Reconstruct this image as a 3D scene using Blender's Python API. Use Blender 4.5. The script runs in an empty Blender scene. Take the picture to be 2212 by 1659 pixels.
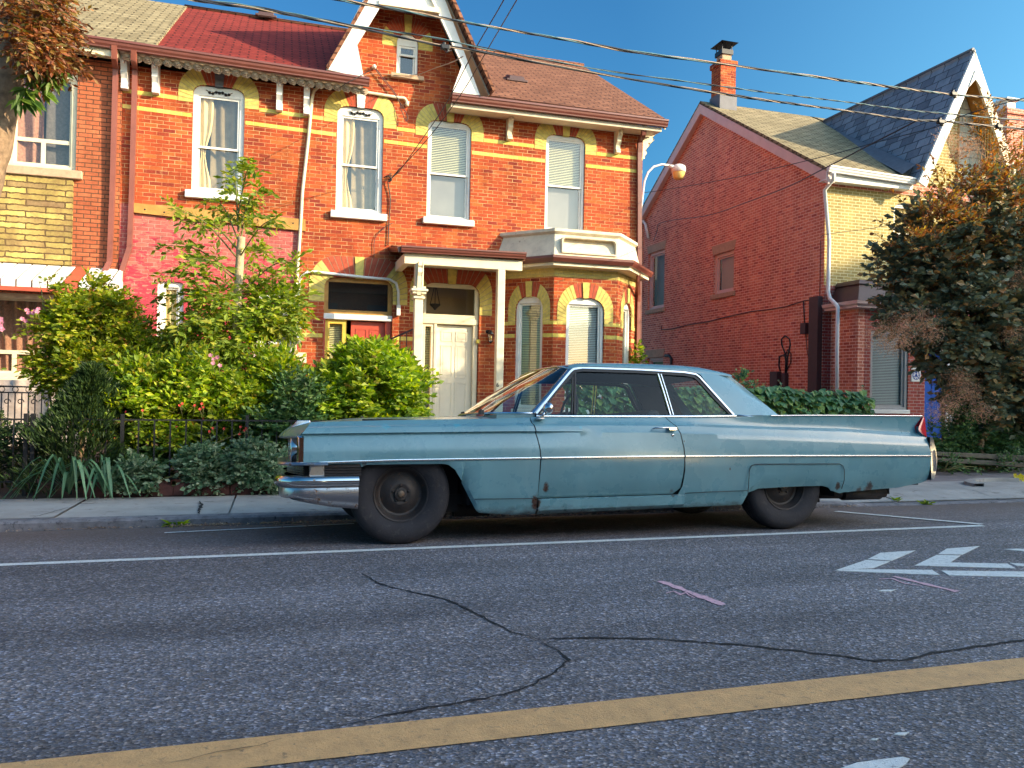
import bpy, math, random
from mathutils import Vector, Matrix, noise
from mathutils.geometry import tessellate_polygon
R_ = math.radians
sc = bpy.context.scene
COL = sc.collection
# ---------------------------------------------------------------- camera calibration (pixels of a 2212 x 1659 view of the photo)
CX, CY, FF = 1106.0, 829.5, 1690.0
YAW, PIT, ROL, CH = R_(16.7), R_(.356), .0197, 1.165
F0 = Vector((math.sin(YAW), math.cos(YAW), 0)); R0 = Vector((math.cos(YAW), -math.sin(YAW), 0)); U0 = Vector((0, 0, 1))
FV = math.cos(PIT)*F0 + math.sin(PIT)*U0; UV = -math.sin(PIT)*F0 + math.cos(PIT)*U0
RV = math.cos(ROL)*R0 + math.sin(ROL)*UV; TV = -math.sin(ROL)*R0 + math.cos(ROL)*UV
def ray(u, v): return FV + RV*((u-CX)/FF) + TV*((CY-v)/FF)
def at(u, v, Y):
    d = ray(u, v); t = Y/d.y; return Vector((d.x*t, Y, CH+d.z*t))
def ax(u, v, X):
    d = ray(u, v); t = X/d.x; return Vector((X, d.y*t, CH+d.z*t))
def az(u, v, z=0):
    d = ray(u, v); t = (z-CH)/d.z; return Vector((d.x*t, d.y*t, z))
# ---------------------------------------------------------------- mesh builder
class MB:
    def __init__(s): s.v = []; s.f = []; s.m = []; s.sm = []
    def quad(s, *p, mi=0, sm=False):
        n = len(s.v); s.v += [tuple(q) for q in p]; s.f.append(tuple(range(n, n+len(p)))); s.m.append(mi); s.sm.append(sm)
    def face(s, idx, mi=0, sm=False): s.f.append(tuple(idx)); s.m.append(mi); s.sm.append(sm)
    def box(s, x0, x1, y0, y1, z0, z1, mi=0, bev=0):
        if x1 < x0: x0, x1 = x1, x0
        if y1 < y0: y0, y1 = y1, y0
        if z1 < z0: z0, z1 = z1, z0
        s.hexa([(x0,y0,z0),(x1,y0,z0),(x1,y1,z0),(x0,y1,z0),(x0,y0,z1),(x1,y0,z1),(x1,y1,z1),(x0,y1,z1)], mi)
    def hexa(s, c, mi=0):
        n = len(s.v); s.v += [tuple(q) for q in c]
        for f in ((0,3,2,1),(4,5,6,7),(0,1,5,4),(1,2,6,5),(2,3,7,6),(3,0,4,7)):
            s.f.append(tuple(n+i for i in f)); s.m.append(mi); s.sm.append(False)
    def prism(s, pts, off, mi=0, sm=False, holes=(), cap=True, back=True):
        """planar polygon pts (3D) extruded by vector off, with optional holes"""
        off = Vector(off); loops = [[Vector(p) for p in pts]] + [[Vector(p) for p in h] for h in holes]
        flat = [p for l in loops for p in l]; n = len(s.v); N = len(flat)
        s.v += [tuple(p) for p in flat] + [tuple(p+off) for p in flat]
        if cap:
            for t in tessellate_polygon(loops):
                s.f.append((n+t[0], n+t[1], n+t[2])); s.m.append(mi); s.sm.append(False)
                if back: s.f.append((n+N+t[2], n+N+t[1], n+N+t[0])); s.m.append(mi); s.sm.append(False)
        b = n
        for l in loops:
            k = len(l)
            for i in range(k):
                j = (i+1) % k; s.f.append((b+i, b+j, b+N+j, b+N+i)); s.m.append(mi); s.sm.append(sm)
            b += k
    def grid(s, P, mi=0, sm=True, close=False):
        """P = rows of points"""
        n = len(s.v); w = len(P[0])
        for r in P: s.v += [tuple(q) for q in r]
        for i in range(len(P)-1):
            for j in range(w if close else w-1):
                k = (j+1) % w
                s.f.append((n+i*w+j, n+i*w+k, n+(i+1)*w+k, n+(i+1)*w+j)); s.m.append(mi); s.sm.append(sm)
    def tube(s, pts, r, n=8, mi=0, sm=True, cap=True):
        pts = [Vector(p) for p in pts]; rs = r if isinstance(r, (list, tuple)) else [r]*len(pts)
        rows = []; prev = None
        for i, p in enumerate(pts):
            d = (pts[min(i+1, len(pts)-1)] - pts[max(i-1, 0)]).normalized()
            if prev is None:
                a = Vector((0, 0, 1)) if abs(d.z) < .9 else Vector((1, 0, 0)); nx = d.cross(a).normalized()
            else: nx = (prev - d*prev.dot(d)).normalized()
            prev = nx; ny = d.cross(nx)
            rows.append([p + (nx*math.cos(2*math.pi*k/n) + ny*math.sin(2*math.pi*k/n))*rs[i] for k in range(n)])
        b = len(s.v); s.grid(rows, mi, sm, True)
        if cap:
            s.face([b+k for k in range(n)][::-1], mi); s.face([b+(len(pts)-1)*n+k for k in range(n)], mi)
    def ptube(s, pts, w, h, mi=0):
        """rectangular pipe along pts (w across, h)"""
        pts = [Vector(p) for p in pts]; rows = []
        for i, p in enumerate(pts):
            d = (pts[min(i+1, len(pts)-1)] - pts[max(i-1, 0)]).normalized()
            nx = d.cross(Vector((0, 1, 0))).normalized(); ny = nx.cross(d).normalized()
            rows.append([p + nx*a*w/2 + ny*b*h/2 for a, b in ((-1,-1),(1,-1),(1,1),(-1,1))])
        b = len(s.v); s.grid(rows, mi, False, True); L = (len(pts)-1)*4
        s.face([b+3, b+2, b+1, b], mi); s.face([b+L, b+L+1, b+L+2, b+L+3], mi)
    def lathe(s, prof, c, axis='z', n=24, mi=0, sm=True, sy=1):
        c = Vector(c); rows = []
        for r, h in prof:
            row = []
            for k in range(n):
                a = 2*math.pi*k/n; x, y = r*math.cos(a), r*math.sin(a)*sy
                row.append(c + (Vector((x, y, h)) if axis == 'z' else Vector((x, h, y)) if axis == 'y' else Vector((h, x, y))))
            rows.append(row)
        s.grid(rows, mi, sm, True)
    def xf(s, M):
        s.v = [tuple(M @ Vector(p)) for p in s.v]; return s
    def build(s, name, mats, parent=None, sharp=None, bevel=0, loc=None, seg=2):
        me = bpy.data.meshes.new(name); me.from_pydata(s.v, [], s.f)
        if not isinstance(mats, (list, tuple)): mats = [mats]
        for m in mats: me.materials.append(m)
        me.polygons.foreach_set('material_index', s.m); me.polygons.foreach_set('use_smooth', s.sm); me.validate(); me.update()
        if sharp: me.set_sharp_from_angle(angle=R_(sharp))
        o = bpy.data.objects.new(name, me); COL.objects.link(o)
        if parent is not None:
            o.parent = parent; o.location = -TOT[parent.name] if loc is None else loc
            TOT[o.name] = TOT[parent.name] + o.location
        else:
            TOT[o.name] = Vector((0, 0, 0))
            if loc is not None: o.location = loc
        if bevel:
            b = o.modifiers.new('b', 'BEVEL'); b.width = bevel; b.segments = seg; b.limit_method = 'ANGLE'; b.angle_limit = R_(40)
        return o
TOT = {}
def thing(name, label, cat, loc=(0, 0, 0), group=None):
    o = bpy.data.objects.new(name, None); COL.objects.link(o); o.location = loc; o.empty_display_size = .2
    TOT[o.name] = Vector(loc); o['label'] = label; o['category'] = cat
    if group: o['group'] = group
    return o
def tag(o, label, cat, group=None, kind=None):
    o['label'] = label; o['category'] = cat
    if group: o['group'] = group
    if kind: o['kind'] = kind
    return o
def struct(o): o['kind'] = 'structure'; return o
# ---------------------------------------------------------------- materials
def newmat(name):
    m = bpy.data.materials.new(name); m.use_nodes = True; nt = m.node_tree; nt.nodes.clear()
    out = nt.nodes.new('ShaderNodeOutputMaterial'); return m, nt, out
def N(nt, t, **k):
    n = nt.nodes.new('ShaderNode'+t)
    for a, b in k.items():
        if hasattr(n, a): setattr(n, a, b)
    return n
def setv(n, **k):
    for a, b in k.items():
        a = a.replace('_', ' ')
        for i in n.inputs:
            if i.name == a: i.default_value = b; break
def c4(c): return (c[0], c[1], c[2], 1)
def mixc(nt, fac, a, b, bt='MIX'):
    m = nt.nodes.new('ShaderNodeMix'); m.data_type = 'RGBA'; m.blend_type = bt
    for sock, val in ((m.inputs[0], fac), (m.inputs[6], a), (m.inputs[7], b)):
        if hasattr(val, 'links'): nt.links.new(val, sock)
        else: sock.default_value = val if not isinstance(val, tuple) or len(val) == 4 else c4(val)
    return m.outputs[2]
def math_(nt, op, a, b=0., c=None):
    m = nt.nodes.new('ShaderNodeMath'); m.operation = op
    for i, val in enumerate((a, b) if c is None else (a, b, c)):
        if hasattr(val, 'links'): nt.links.new(val, m.inputs[i])
        else: m.inputs[i].default_value = val
    return m.outputs[0]
def ramp(nt, fac, stops, interp='LINEAR'):
    r = nt.nodes.new('ShaderNodeValToRGB'); r.color_ramp.interpolation = interp
    while len(r.color_ramp.elements) > 1: r.color_ramp.elements.remove(r.color_ramp.elements[-1])
    for i, (p, c) in enumerate(stops):
        e = r.color_ramp.elements[0] if i == 0 else r.color_ramp.elements.new(p)
        e.position = p; e.color = c4(c) if isinstance(c, tuple) else (c, c, c, 1)
    nt.links.new(fac, r.inputs[0]); return r.outputs[0]
def noise_(nt, vec, scale, detail=4, rough=.6, out='Fac', dist=0):
    n = N(nt, 'TexNoise'); setv(n, Scale=scale, Detail=detail, Roughness=rough, Distortion=dist)
    if vec is not None: nt.links.new(vec, n.inputs['Vector'])
    return n.outputs[out]
def objco(nt): return N(nt, 'TexCoord').outputs['Object']
def scalev(nt, vec, s):
    m = N(nt, 'Mapping'); m.inputs['Scale'].default_value = s; nt.links.new(vec, m.inputs['Vector']); return m.outputs[0]
def bump(nt, h, strength=.3, dist=.01, nrm=None):
    b = N(nt, 'Bump'); b.inputs['Strength'].default_value = strength; b.inputs['Distance'].default_value = dist
    nt.links.new(h, b.inputs['Height'])
    if nrm: nt.links.new(nrm, b.inputs['Normal'])
    return b.outputs[0]
def pbr(name, col, rough=.6, metal=0., var=.15, vs=6., bmp=0., bs=40., spec=.5, dirt=None, coat=0, streak=False):
    m, nt, out = newmat(name); p = N(nt, 'BsdfPrincipled'); nt.links.new(p.outputs[0], out.inputs[0])
    co = objco(nt)
    n1 = noise_(nt, scalev(nt, co, (1, 1, .25)) if streak else co, vs, 5, .6)
    f = ramp(nt, n1, [(.25, 1-var), (.75, 1+var)])
    c = mixc(nt, 1., c4(col), f, 'MULTIPLY')
    if dirt:
        n2 = noise_(nt, co, vs*2.3, 6, .7); k = ramp(nt, n2, [(dirt[1], 0.), (dirt[1]+.12, 1.)])
        c = mixc(nt, k, c, c4(dirt[0]))
    nt.links.new(c, p.inputs['Base Color']); setv(p, Roughness=rough, Metallic=metal)
    p.inputs['Specular IOR Level'].default_value = spec
    if coat: p.inputs['Coat Weight'].default_value = coat; p.inputs['Coat Roughness'].default_value = .12
    if bmp: nt.links.new(bump(nt, noise_(nt, co, bs, 5, .7), bmp, .01), p.inputs['Normal'])
    return m
def wallvec(nt):
    """vector (distance along a vertical wall, height) whatever way the wall faces"""
    co = objco(nt); sp = N(nt, 'SeparateXYZ'); nt.links.new(co, sp.inputs[0])
    g = N(nt, 'NewGeometry'); sn = N(nt, 'SeparateXYZ'); nt.links.new(g.outputs['True Normal'], sn.inputs[0])
    a = math_(nt, 'MULTIPLY', sp.outputs[0], sn.outputs[1]); b = math_(nt, 'MULTIPLY', sp.outputs[1], sn.outputs[0])
    u = math_(nt, 'SUBTRACT', b, a); cb = N(nt, 'CombineXYZ'); nt.links.new(u, cb.inputs[0]); nt.links.new(sp.outputs[2], cb.inputs[1])
    return cb.outputs[0], co
def brickmat(name, c1, c2, mortar, bw=.215, rh=.0725, ms=.006, wob=.006, worn=.25, paint=None, stain=.35, bst=.7, spots=None, c3=None):
    m, nt, out = newmat(name); p = N(nt, 'BsdfPrincipled'); nt.links.new(p.outputs[0], out.inputs[0])
    v, co = wallvec(nt)
    if wob:
        nz = noise_(nt, co, 9., 3, .6, 'Color'); mm = N(nt, 'VectorMath'); mm.operation = 'MULTIPLY_ADD'
        nt.links.new(nz, mm.inputs[0]); mm.inputs[1].default_value = (wob*2, wob*2, 0); nt.links.new(v, mm.inputs[2]); v = mm.outputs[0]
    b = N(nt, 'TexBrick'); nt.links.new(v, b.inputs['Vector'])
    b.offset = .5; b.inputs['Color1'].default_value = (0, 0, 0, 1); b.inputs['Color2'].default_value = (1, 1, 1, 1); b.inputs['Mortar'].default_value = (.5, .5, .5, 1)
    setv(b, Scale=1., Mortar_Size=ms, Mortar_Smooth=.3, Bias=0., Brick_Width=bw, Row_Height=rh)
    tone = b.outputs['Color']
    if c3: c = ramp(nt, tone, [(0, c3), (.18, c1), (.55, c1), (1., c2)])
    else: c = ramp(nt, tone, [(0, c1), (1., c2)])
    n1 = noise_(nt, co, 1.3, 6, .65); c = mixc(nt, 1., c, ramp(nt, n1, [(.3, 1-stain), (.7, 1+stain*.6)]), 'MULTIPLY')
    n2 = noise_(nt, co, 28., 5, .7); c = mixc(nt, 1., c, ramp(nt, n2, [(.3, .82), (.7, 1.15)]), 'MULTIPLY')
    c = mixc(nt, 1., c, ramp(nt, noise_(nt, scalev(nt, co, (1, 1, .22)), 3.4, 6, .7), [(.28, .72), (.52, 1.03), (.8, 1.12)]), 'MULTIPLY')
    mf = b.outputs['Fac']
    n3 = noise_(nt, co, 5., 5, .7); wr = ramp(nt, n3, [(.62-worn*.3, 0.), (.8, 1.)])
    # mortar is partly the colour of the wall (weathered / painted over), partly pale
    mc = mixc(nt, ramp(nt, noise_(nt, co, 3.3, 5, .7), [(.38, 0.), (.62, 1.)]), c4(mortar[0]), c4(mortar[1]))
    c = mixc(nt, mf, c, mc)
    if spots: c = mixc(nt, math_(nt, 'MULTIPLY', wr, .75), c, c4(spots))
    if paint:
        sz_ = N(nt, 'SeparateXYZ'); nt.links.new(co, sz_.inputs[0]); n4 = math_(nt, 'ADD', noise_(nt, scalev(nt, co, (1, 1, 2.4)), 5.5, 7, .68, dist=.4), math_(nt, 'MULTIPLY', math_(nt, 'SUBTRACT', 3.1, sz_.outputs[2]), .10))
        pk = ramp(nt, n4, [(paint[1], 0.), (paint[1]+.05, 1.)]); c = mixc(nt, pk, c, c4(paint[0]))
    nt.links.new(c, p.inputs['Base Color']); setv(p, Roughness=.85); p.inputs['Specular IOR Level'].default_value = .25
    h = math_(nt, 'SUBTRACT', math_(nt, 'MULTIPLY', n2, .35), mf)
    nt.links.new(bump(nt, h, bst, .012), p.inputs['Normal'])
    return m
def shingmat(name, c1, c2, gap, bw=.3, rh=.14, vertical_axis='slope', ms=.020, soft=0.12):
    """roof covering: rows up the slope (z is stretched by the pitch)"""
    m, nt, out = newmat(name); p = N(nt, 'BsdfPrincipled'); nt.links.new(p.outputs[0], out.inputs[0])
    co = objco(nt); g = N(nt, 'NewGeometry'); sn = N(nt, 'SeparateXYZ'); nt.links.new(g.outputs['True Normal'], sn.inputs[0])
    sp = N(nt, 'SeparateXYZ'); nt.links.new(co, sp.inputs[0])
    hl = math_(nt, 'SQRT', math_(nt, 'ADD', math_(nt, 'MULTIPLY', sn.outputs[0], sn.outputs[0]), math_(nt, 'ADD', math_(nt, 'MULTIPLY', sn.outputs[1], sn.outputs[1]), .0001)))
    u = math_(nt, 'DIVIDE', math_(nt, 'SUBTRACT', math_(nt, 'MULTIPLY', sp.outputs[1], sn.outputs[0]), math_(nt, 'MULTIPLY', sp.outputs[0], sn.outputs[1])), hl)
    w = math_(nt, 'DIVIDE', sp.outputs[2], hl)
    cb = N(nt, 'CombineXYZ'); nt.links.new(u, cb.inputs[0]); nt.links.new(w, cb.inputs[1])
    mm = N(nt, 'VectorMath'); mm.operation = 'MULTIPLY_ADD'; nt.links.new(noise_(nt, co, 5., 3, .6, 'Color'), mm.inputs[0])
    mm.inputs[1].default_value = (.03, .03, 0); nt.links.new(cb.outputs[0], mm.inputs[2])
    b = N(nt, 'TexBrick'); nt.links.new(mm.outputs[0], b.inputs['Vector'])
    b.inputs['Color1'].default_value = (0, 0, 0, 1); b.inputs['Color2'].default_value = (1, 1, 1, 1); b.inputs['Mortar'].default_value = (.5, .5, .5, 1)
    setv(b, Scale=1., Mortar_Size=ms, Mortar_Smooth=.2, Brick_Width=bw, Row_Height=rh)
    c = mixc(nt, b.outputs['Color'], c4(c1), c4(c2))
    c = mixc(nt, 1., c, ramp(nt, noise_(nt, co, 2., 6, .7), [(.3, .75), (.7, 1.2)]), 'MULTIPLY')
    c = mixc(nt, 1., c, ramp(nt, noise_(nt, co, 60., 3, .7), [(.3, .8), (.7, 1.2)]), 'MULTIPLY')
    c = mixc(nt, math_(nt, 'MULTIPLY', b.outputs['Fac'], .85), c, c4(gap))
    # each course steps down to the one below
    saw = math_(nt, 'FRACT', math_(nt, 'DIVIDE', w, rh))
    nt.links.new(c, p.inputs['Base Color']); setv(p, Roughness=.9); p.inputs['Specular IOR Level'].default_value = .2
    h = math_(nt, 'SUBTRACT', math_(nt, 'MULTIPLY', saw, -soft*4), b.outputs['Fac'])
    nt.links.new(bump(nt, h, .8, .03), p.inputs['Normal'])
    return m
def leafmat(name, cols, trans=.35, rough=.5, spec=.4, scale=1.7):
    """cols: list of (pos, colour) over a random value per leaf"""
    m, nt, out = newmat(name); g = N(nt, 'NewGeometry')
    cl_ = ramp(nt, g.outputs['Random Per Island'], cols)
    n = noise_(nt, objco(nt), scale, 3, .6); cl_ = mixc(nt, 1., cl_, ramp(nt, n, [(.3, .7), (.7, 1.3)]), 'MULTIPLY')
    p = N(nt, 'BsdfPrincipled'); nt.links.new(cl_, p.inputs['Base Color']); setv(p, Roughness=rough); p.inputs['Specular IOR Level'].default_value = spec
    t = N(nt, 'BsdfTranslucent'); hs = N(nt, 'HueSaturation'); setv(hs, Saturation=1.15, Value=1.5); nt.links.new(cl_, hs.inputs['Color']); nt.links.new(hs.outputs[0], t.inputs[0])
    mx = N(nt, 'MixShader'); mx.inputs[0].default_value = trans; nt.links.new(p.outputs[0], mx.inputs[1]); nt.links.new(t.outputs[0], mx.inputs[2])
    nt.links.new(mx.outputs[0], out.inputs[0]); return m
def glassmat(name, tint=(.85, .9, .9), refl=1.0, dark=0.):
    m, nt, out = newmat(name); fr = N(nt, 'Fresnel'); gb = N(nt, 'NewGeometry'); nt.links.new(math_(nt, 'SUBTRACT', 1.5, math_(nt, 'MULTIPLY', gb.outputs['Backfacing'], .8333)), fr.inputs[0])
    gl = N(nt, 'BsdfGlossy'); setv(gl, Roughness=.015, Color=(1, 1, 1, 1)); tr = N(nt, 'BsdfTransparent'); tr.inputs[0].default_value = c4(tint)
    f = math_(nt, 'ADD', math_(nt, 'MULTIPLY', fr.outputs[0], refl*1.6), dark)
    mx = N(nt, 'MixShader'); nt.links.new(f, mx.inputs[0]); nt.links.new(tr.outputs[0], mx.inputs[1]); nt.links.new(gl.outputs[0], mx.inputs[2])
    nt.links.new(mx.outputs[0], out.inputs[0]); return m
def rnd(seed): return random.Random(seed)
M = {}
M['brick'] = brickmat('red_brick', (.40, .066, .022), (.52, .125, .033), ((.40, .13, .055), (.66, .42, .20)), worn=.15, spots=(.60, .36, .16), c3=(.24, .035, .022))
M['brick_arch'] = pbr('arch_brick', (.42, .075, .034), .85, var=.3, vs=14, bmp=.4)
M['mortar'] = pbr('mortar', (.42, .30, .18), .9, var=.2, vs=20, bmp=.3)
M['buff'] = pbr('buff_brick', (.64, .50, .13), .85, var=.30, vs=9, bmp=.5)
M['buffband'] = brickmat('buff_band', (.64, .51, .10), (.76, .60, .16), ((.5, .40, .16), (.66, .52, .24)), bw=.215, rh=.5, worn=.1, stain=.15)
M['buffwall'] = brickmat('buff_wall', (.60, .47, .13), (.70, .55, .20), ((.45, .35, .15), (.55, .45, .22)), worn=.1, stain=.2)
M['brick_a'] = brickmat('rough_red_brick', (.44, .115, .05), (.54, .16, .07), ((.10, .05, .03), (.14, .07, .04)), bw=.23, rh=.078, ms=.009, wob=.004, worn=.1, bst=.9)
M['stone_a'] = brickmat('split_stone', (.44, .32, .10), (.64, .50, .15), ((.10, .06, .03), (.14, .09, .04)), bw=.62, rh=.105, ms=.014, wob=.03, worn=.5, stain=.5, bst=1., c3=(.26, .16, .09), spots=(.22, .12, .06))
M['painted'] = brickmat('painted_brick', (.44, .095, .085), (.54, .17, .13), ((.52, .24, .19), (.60, .33, .26)), worn=.2, paint=((.46, .045, .07), .47), stain=.2)
M['brick_c'] = brickmat('old_red_brick', (.64, .19, .12), (.78, .31, .19), ((.92, .62, .48), (.84, .56, .44)), bw=.205, rh=.0725, ms=.009, wob=.004, worn=.1, c3=(.42, .09, .065), stain=.18)
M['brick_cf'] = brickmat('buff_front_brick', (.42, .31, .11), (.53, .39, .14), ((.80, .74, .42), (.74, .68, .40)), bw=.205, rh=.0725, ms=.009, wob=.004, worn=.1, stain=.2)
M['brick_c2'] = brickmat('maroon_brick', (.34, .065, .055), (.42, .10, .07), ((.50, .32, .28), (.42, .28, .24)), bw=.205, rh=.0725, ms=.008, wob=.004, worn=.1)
M['stone_c'] = brickmat('pale_stone', (.62, .58, .44), (.72, .68, .52), ((.30, .26, .20), (.34, .30, .24)), bw=.5, rh=.2, ms=.012, wob=.03, worn=.1, stain=.2)
M['tan_stone'] = pbr('tan_stone', (.50, .34, .22), .9, var=.2, vs=10, bmp=.6, bs=60)
M['shing_red'] = shingmat('red_shingles', (.21, .028, .022), (.28, .038, .028), (.05, .01, .008), bw=.33, rh=.14)
M['shing_brown'] = shingmat('brown_shingles', (.19, .08, .045), (.27, .12, .07), (.06, .025, .02), bw=.33, rh=.14)
M['shing_tan'] = shingmat('tan_shingles', (.27, .215, .12), (.38, .31, .18), (.07, .055, .03), bw=.33, rh=.14)
M['slate'] = shingmat('grey_slate', (.17, .185, .22), (.30, .325, .365), (.035, .04, .05), bw=.42, rh=.26, ms=.012)
M['white'] = pbr('white_paint', (.82, .80, .74), .55, var=.08, vs=7, dirt=((.45, .40, .32), .68))
M['parapet'] = pbr('weathered_cream', (.70, .62, .46), .7, var=.18, vs=5, dirt=((.34, .22, .13), .60), bmp=.3)
M['cream'] = pbr('cream_paint', (.78, .68, .47), .55, var=.10, vs=6, dirt=((.45, .34, .20), .66))
M['door_cream'] = pbr('cream_door_paint', (.80, .72, .55), .45, var=.05, vs=3)
M['pinkwhite'] = pbr('pinkish_board', (.72, .52, .46), .6, var=.08, vs=5)
M['soffit'] = pbr('soffit', (.62, .52, .38), .6, var=.08, vs=5)
M['gutter'] = pbr('brown_gutter', (.16, .046, .032), .38, var=.15, vs=5, spec=.6)
M['pipe_pink'] = pbr('pinkish_brown_pipe', (.26, .082, .056), .4, var=.12, vs=5)
M['wood'] = pbr('ochre_wood', (.46, .235, .05), .6, var=.35, vs=5, bmp=.3, streak=False)
M['yellow_frame'] = pbr('yellow_frame', (.66, .46, .06), .5, var=.15, vs=6)
M['red_door'] = pbr('red_door_paint', (.50, .07, .035), .45, var=.15, vs=5)
M['blue_door'] = pbr('blue_door_paint', (.02, .10, .42), .45, var=.12, vs=4)
M['iron'] = pbr('black_iron', (.012, .012, .014), .5, var=.2, vs=20)
M['dkbrown'] = pbr('dark_brown_metal', (.07, .035, .035), .55, var=.15, vs=6)
M['cable'] = pbr('cable_black', (.03, .035, .045), .5, var=.3, vs=30)
M['cable_lt'] = pbr('cable_light', (.42, .30, .20), .45, var=.3, vs=30)
M['cable_teal'] = pbr('cable_teal', (.10, .20, .22), .45, var=.3, vs=30)
M['greymetal'] = pbr('grey_metal', (.38, .38, .38), .45, metal=.3, var=.15, vs=8)
M['leadgrey'] = pbr('lead_grey', (.13, .13, .15), .6, var=.2, vs=8)
M['curtain'] = pbr('gold_curtain', (.78, .60, .28), .9, var=.15, vs=4)
M['curtain_p'] = pbr('patterned_curtain', (.36, .17, .11), .9, var=.45, vs=26)
M['curtain_g'] = pbr('grey_lace', (.13, .11, .10), .9, var=.35, vs=22)
M['blind'] = pbr('blind_slats', (.62, .57, .32), .6, var=.06, vs=5)
M['blindblue'] = pbr('blue_blind_slats', (.52, .60, .60), .6, var=.06, vs=5)
M['tan_shade'] = pbr('tan_roller_shade', (.52, .36, .20), .9, var=.05, vs=3)
M['curtain_d'] = pbr('brown_sheer', (.22, .16, .09), .9, var=.3, vs=6)
M['dark'] = pbr('dark_room', (.035, .03, .028), .9, var=.2, vs=2)
M['grey_panel'] = pbr('grey_panel', (.20, .18, .17), .8, var=.15, vs=3)
M['glass_soft'] = glassmat('shaded_window_glass', (.9, .9, .88), .22, .0)
M['glass'] = glassmat('window_glass', (.93, .95, .93), .85, .02)
M['awn_white'] = pbr('awning_white', (.82, .80, .74), .5, var=.08, vs=6, dirt=((.40, .34, .28), .62))
M['awn_red'] = pbr('awning_red', (.55, .10, .05), .5, var=.12, vs=6)
M['bark'] = pbr('bark', (.26, .17, .10), .95, var=.5, vs=16, bmp=1., bs=26)
M['bark_pale'] = pbr('pale_bark', (.46, .36, .22), .9, var=.3, vs=14, bmp=.6, bs=30)
M['stem'] = pbr('green_stem', (.16, .15, .05), .8, var=.2, vs=10)
M['edging'] = pbr('red_brown_edging_block', (.10, .035, .028), .9, var=.4, vs=8, bmp=.6, bs=30)
M['timber'] = pbr('old_timber', (.13, .11, .08), .9, var=.35, vs=7, bmp=.6, bs=22)
M['amber'] = pbr('amber_lens', (.78, .56, .18), .25, var=.15, vs=12)
M['blackplastic'] = pbr('black_plastic', (.02, .02, .022), .5)
# leaves
M['lf_rose'] = leafmat('rose_leaves', [(0, (.09, .15, .012)), (.4, (.22, .29, .018)), (.85, (.44, .46, .03)), (1., (.44, .26, .06))], .45)
M['lf_bright'] = leafmat('bright_leaves', [(0, (.08, .16, .015)), (.5, (.23, .33, .022)), (.93, (.44, .48, .03)), (1., (.34, .20, .06))], .45)
M['lf_round'] = leafmat('bush_leaves', [(0, (.08, .16, .02)), (.5, (.23, .34, .03)), (.95, (.46, .52, .05)), (1., (.36, .24, .06))], .45)
M['lf_sap'] = leafmat('sapling_leaves', [(0, (.10, .16, .02)), (.6, (.24, .33, .03)), (1., (.42, .40, .05))], .42)
M['lf_dark'] = leafmat('dark_conifer', [(0, (.012, .030, .010)), (.7, (.03, .06, .016)), (1., (.07, .11, .02))], .2)
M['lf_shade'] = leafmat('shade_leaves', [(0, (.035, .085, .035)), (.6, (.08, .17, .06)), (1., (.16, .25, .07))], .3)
M['lf_varieg'] = leafmat('pale_edged_leaves', [(0, (.08, .16, .08)), (.6, (.17, .26, .14)), (1., (.38, .43, .28))], .3)
M['lf_vine'] = leafmat('vine_leaves', [(0, (.06, .15, .07)), (.6, (.13, .27, .12)), (1., (.28, .38, .09))], .3)
M['lf_strap'] = leafmat('strap_leaves', [(0, (.06, .15, .08)), (1., (.14, .27, .13))], .2)
M['lf_smoke'] = leafmat('smoke_bush_leaves', [(0, (.07, .095, .065)), (.5, (.15, .185, .115)), (.78, (.24, .21, .09)), (1., (.42, .20, .08))], .25)
M['lf_smoke_tip'] = leafmat('smoke_bush_tips', [(0, (.16, .06, .03)), (.5, (.30, .13, .045)), (1., (.34, .26, .06))], .4)
M['plume'] = leafmat('smoke_plumes', [(0, (.42, .22, .13)), (1., (.72, .46, .30))], .3)
M['lf_rust'] = leafmat('rust_leaves', [(0, (.07, .035, .015)), (.35, (.22, .07, .03)), (.65, (.36, .13, .04)), (.8, (.30, .18, .05)), (1., (.10, .12, .03))])
M['lf_green'] = leafmat('green_tree_leaves', [(0, (.05, .12, .02)), (1., (.16, .26, .03))])
M['lf_autumn'] = leafmat('distant_autumn_leaves', [(0, (.12, .07, .02)), (.6, (.30, .13, .04)), (1., (.38, .16, .05))])
M['fl_pink'] = leafmat('pink_petals', [(0, (.60, .16, .28)), (1., (.75, .35, .45))])
M['fl_red'] = leafmat('red_petals', [(0, (.60, .03, .03)), (1., (.75, .10, .06))])
M['fl_yellow'] = leafmat('yellow_flowers', [(0, (.55, .42, .02)), (1., (.7, .6, .05))])
M['litter'] = leafmat('dry_litter', [(0, (.10, .06, .04)), (.7, (.26, .15, .09)), (1., (.45, .32, .20))], .1)
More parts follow.
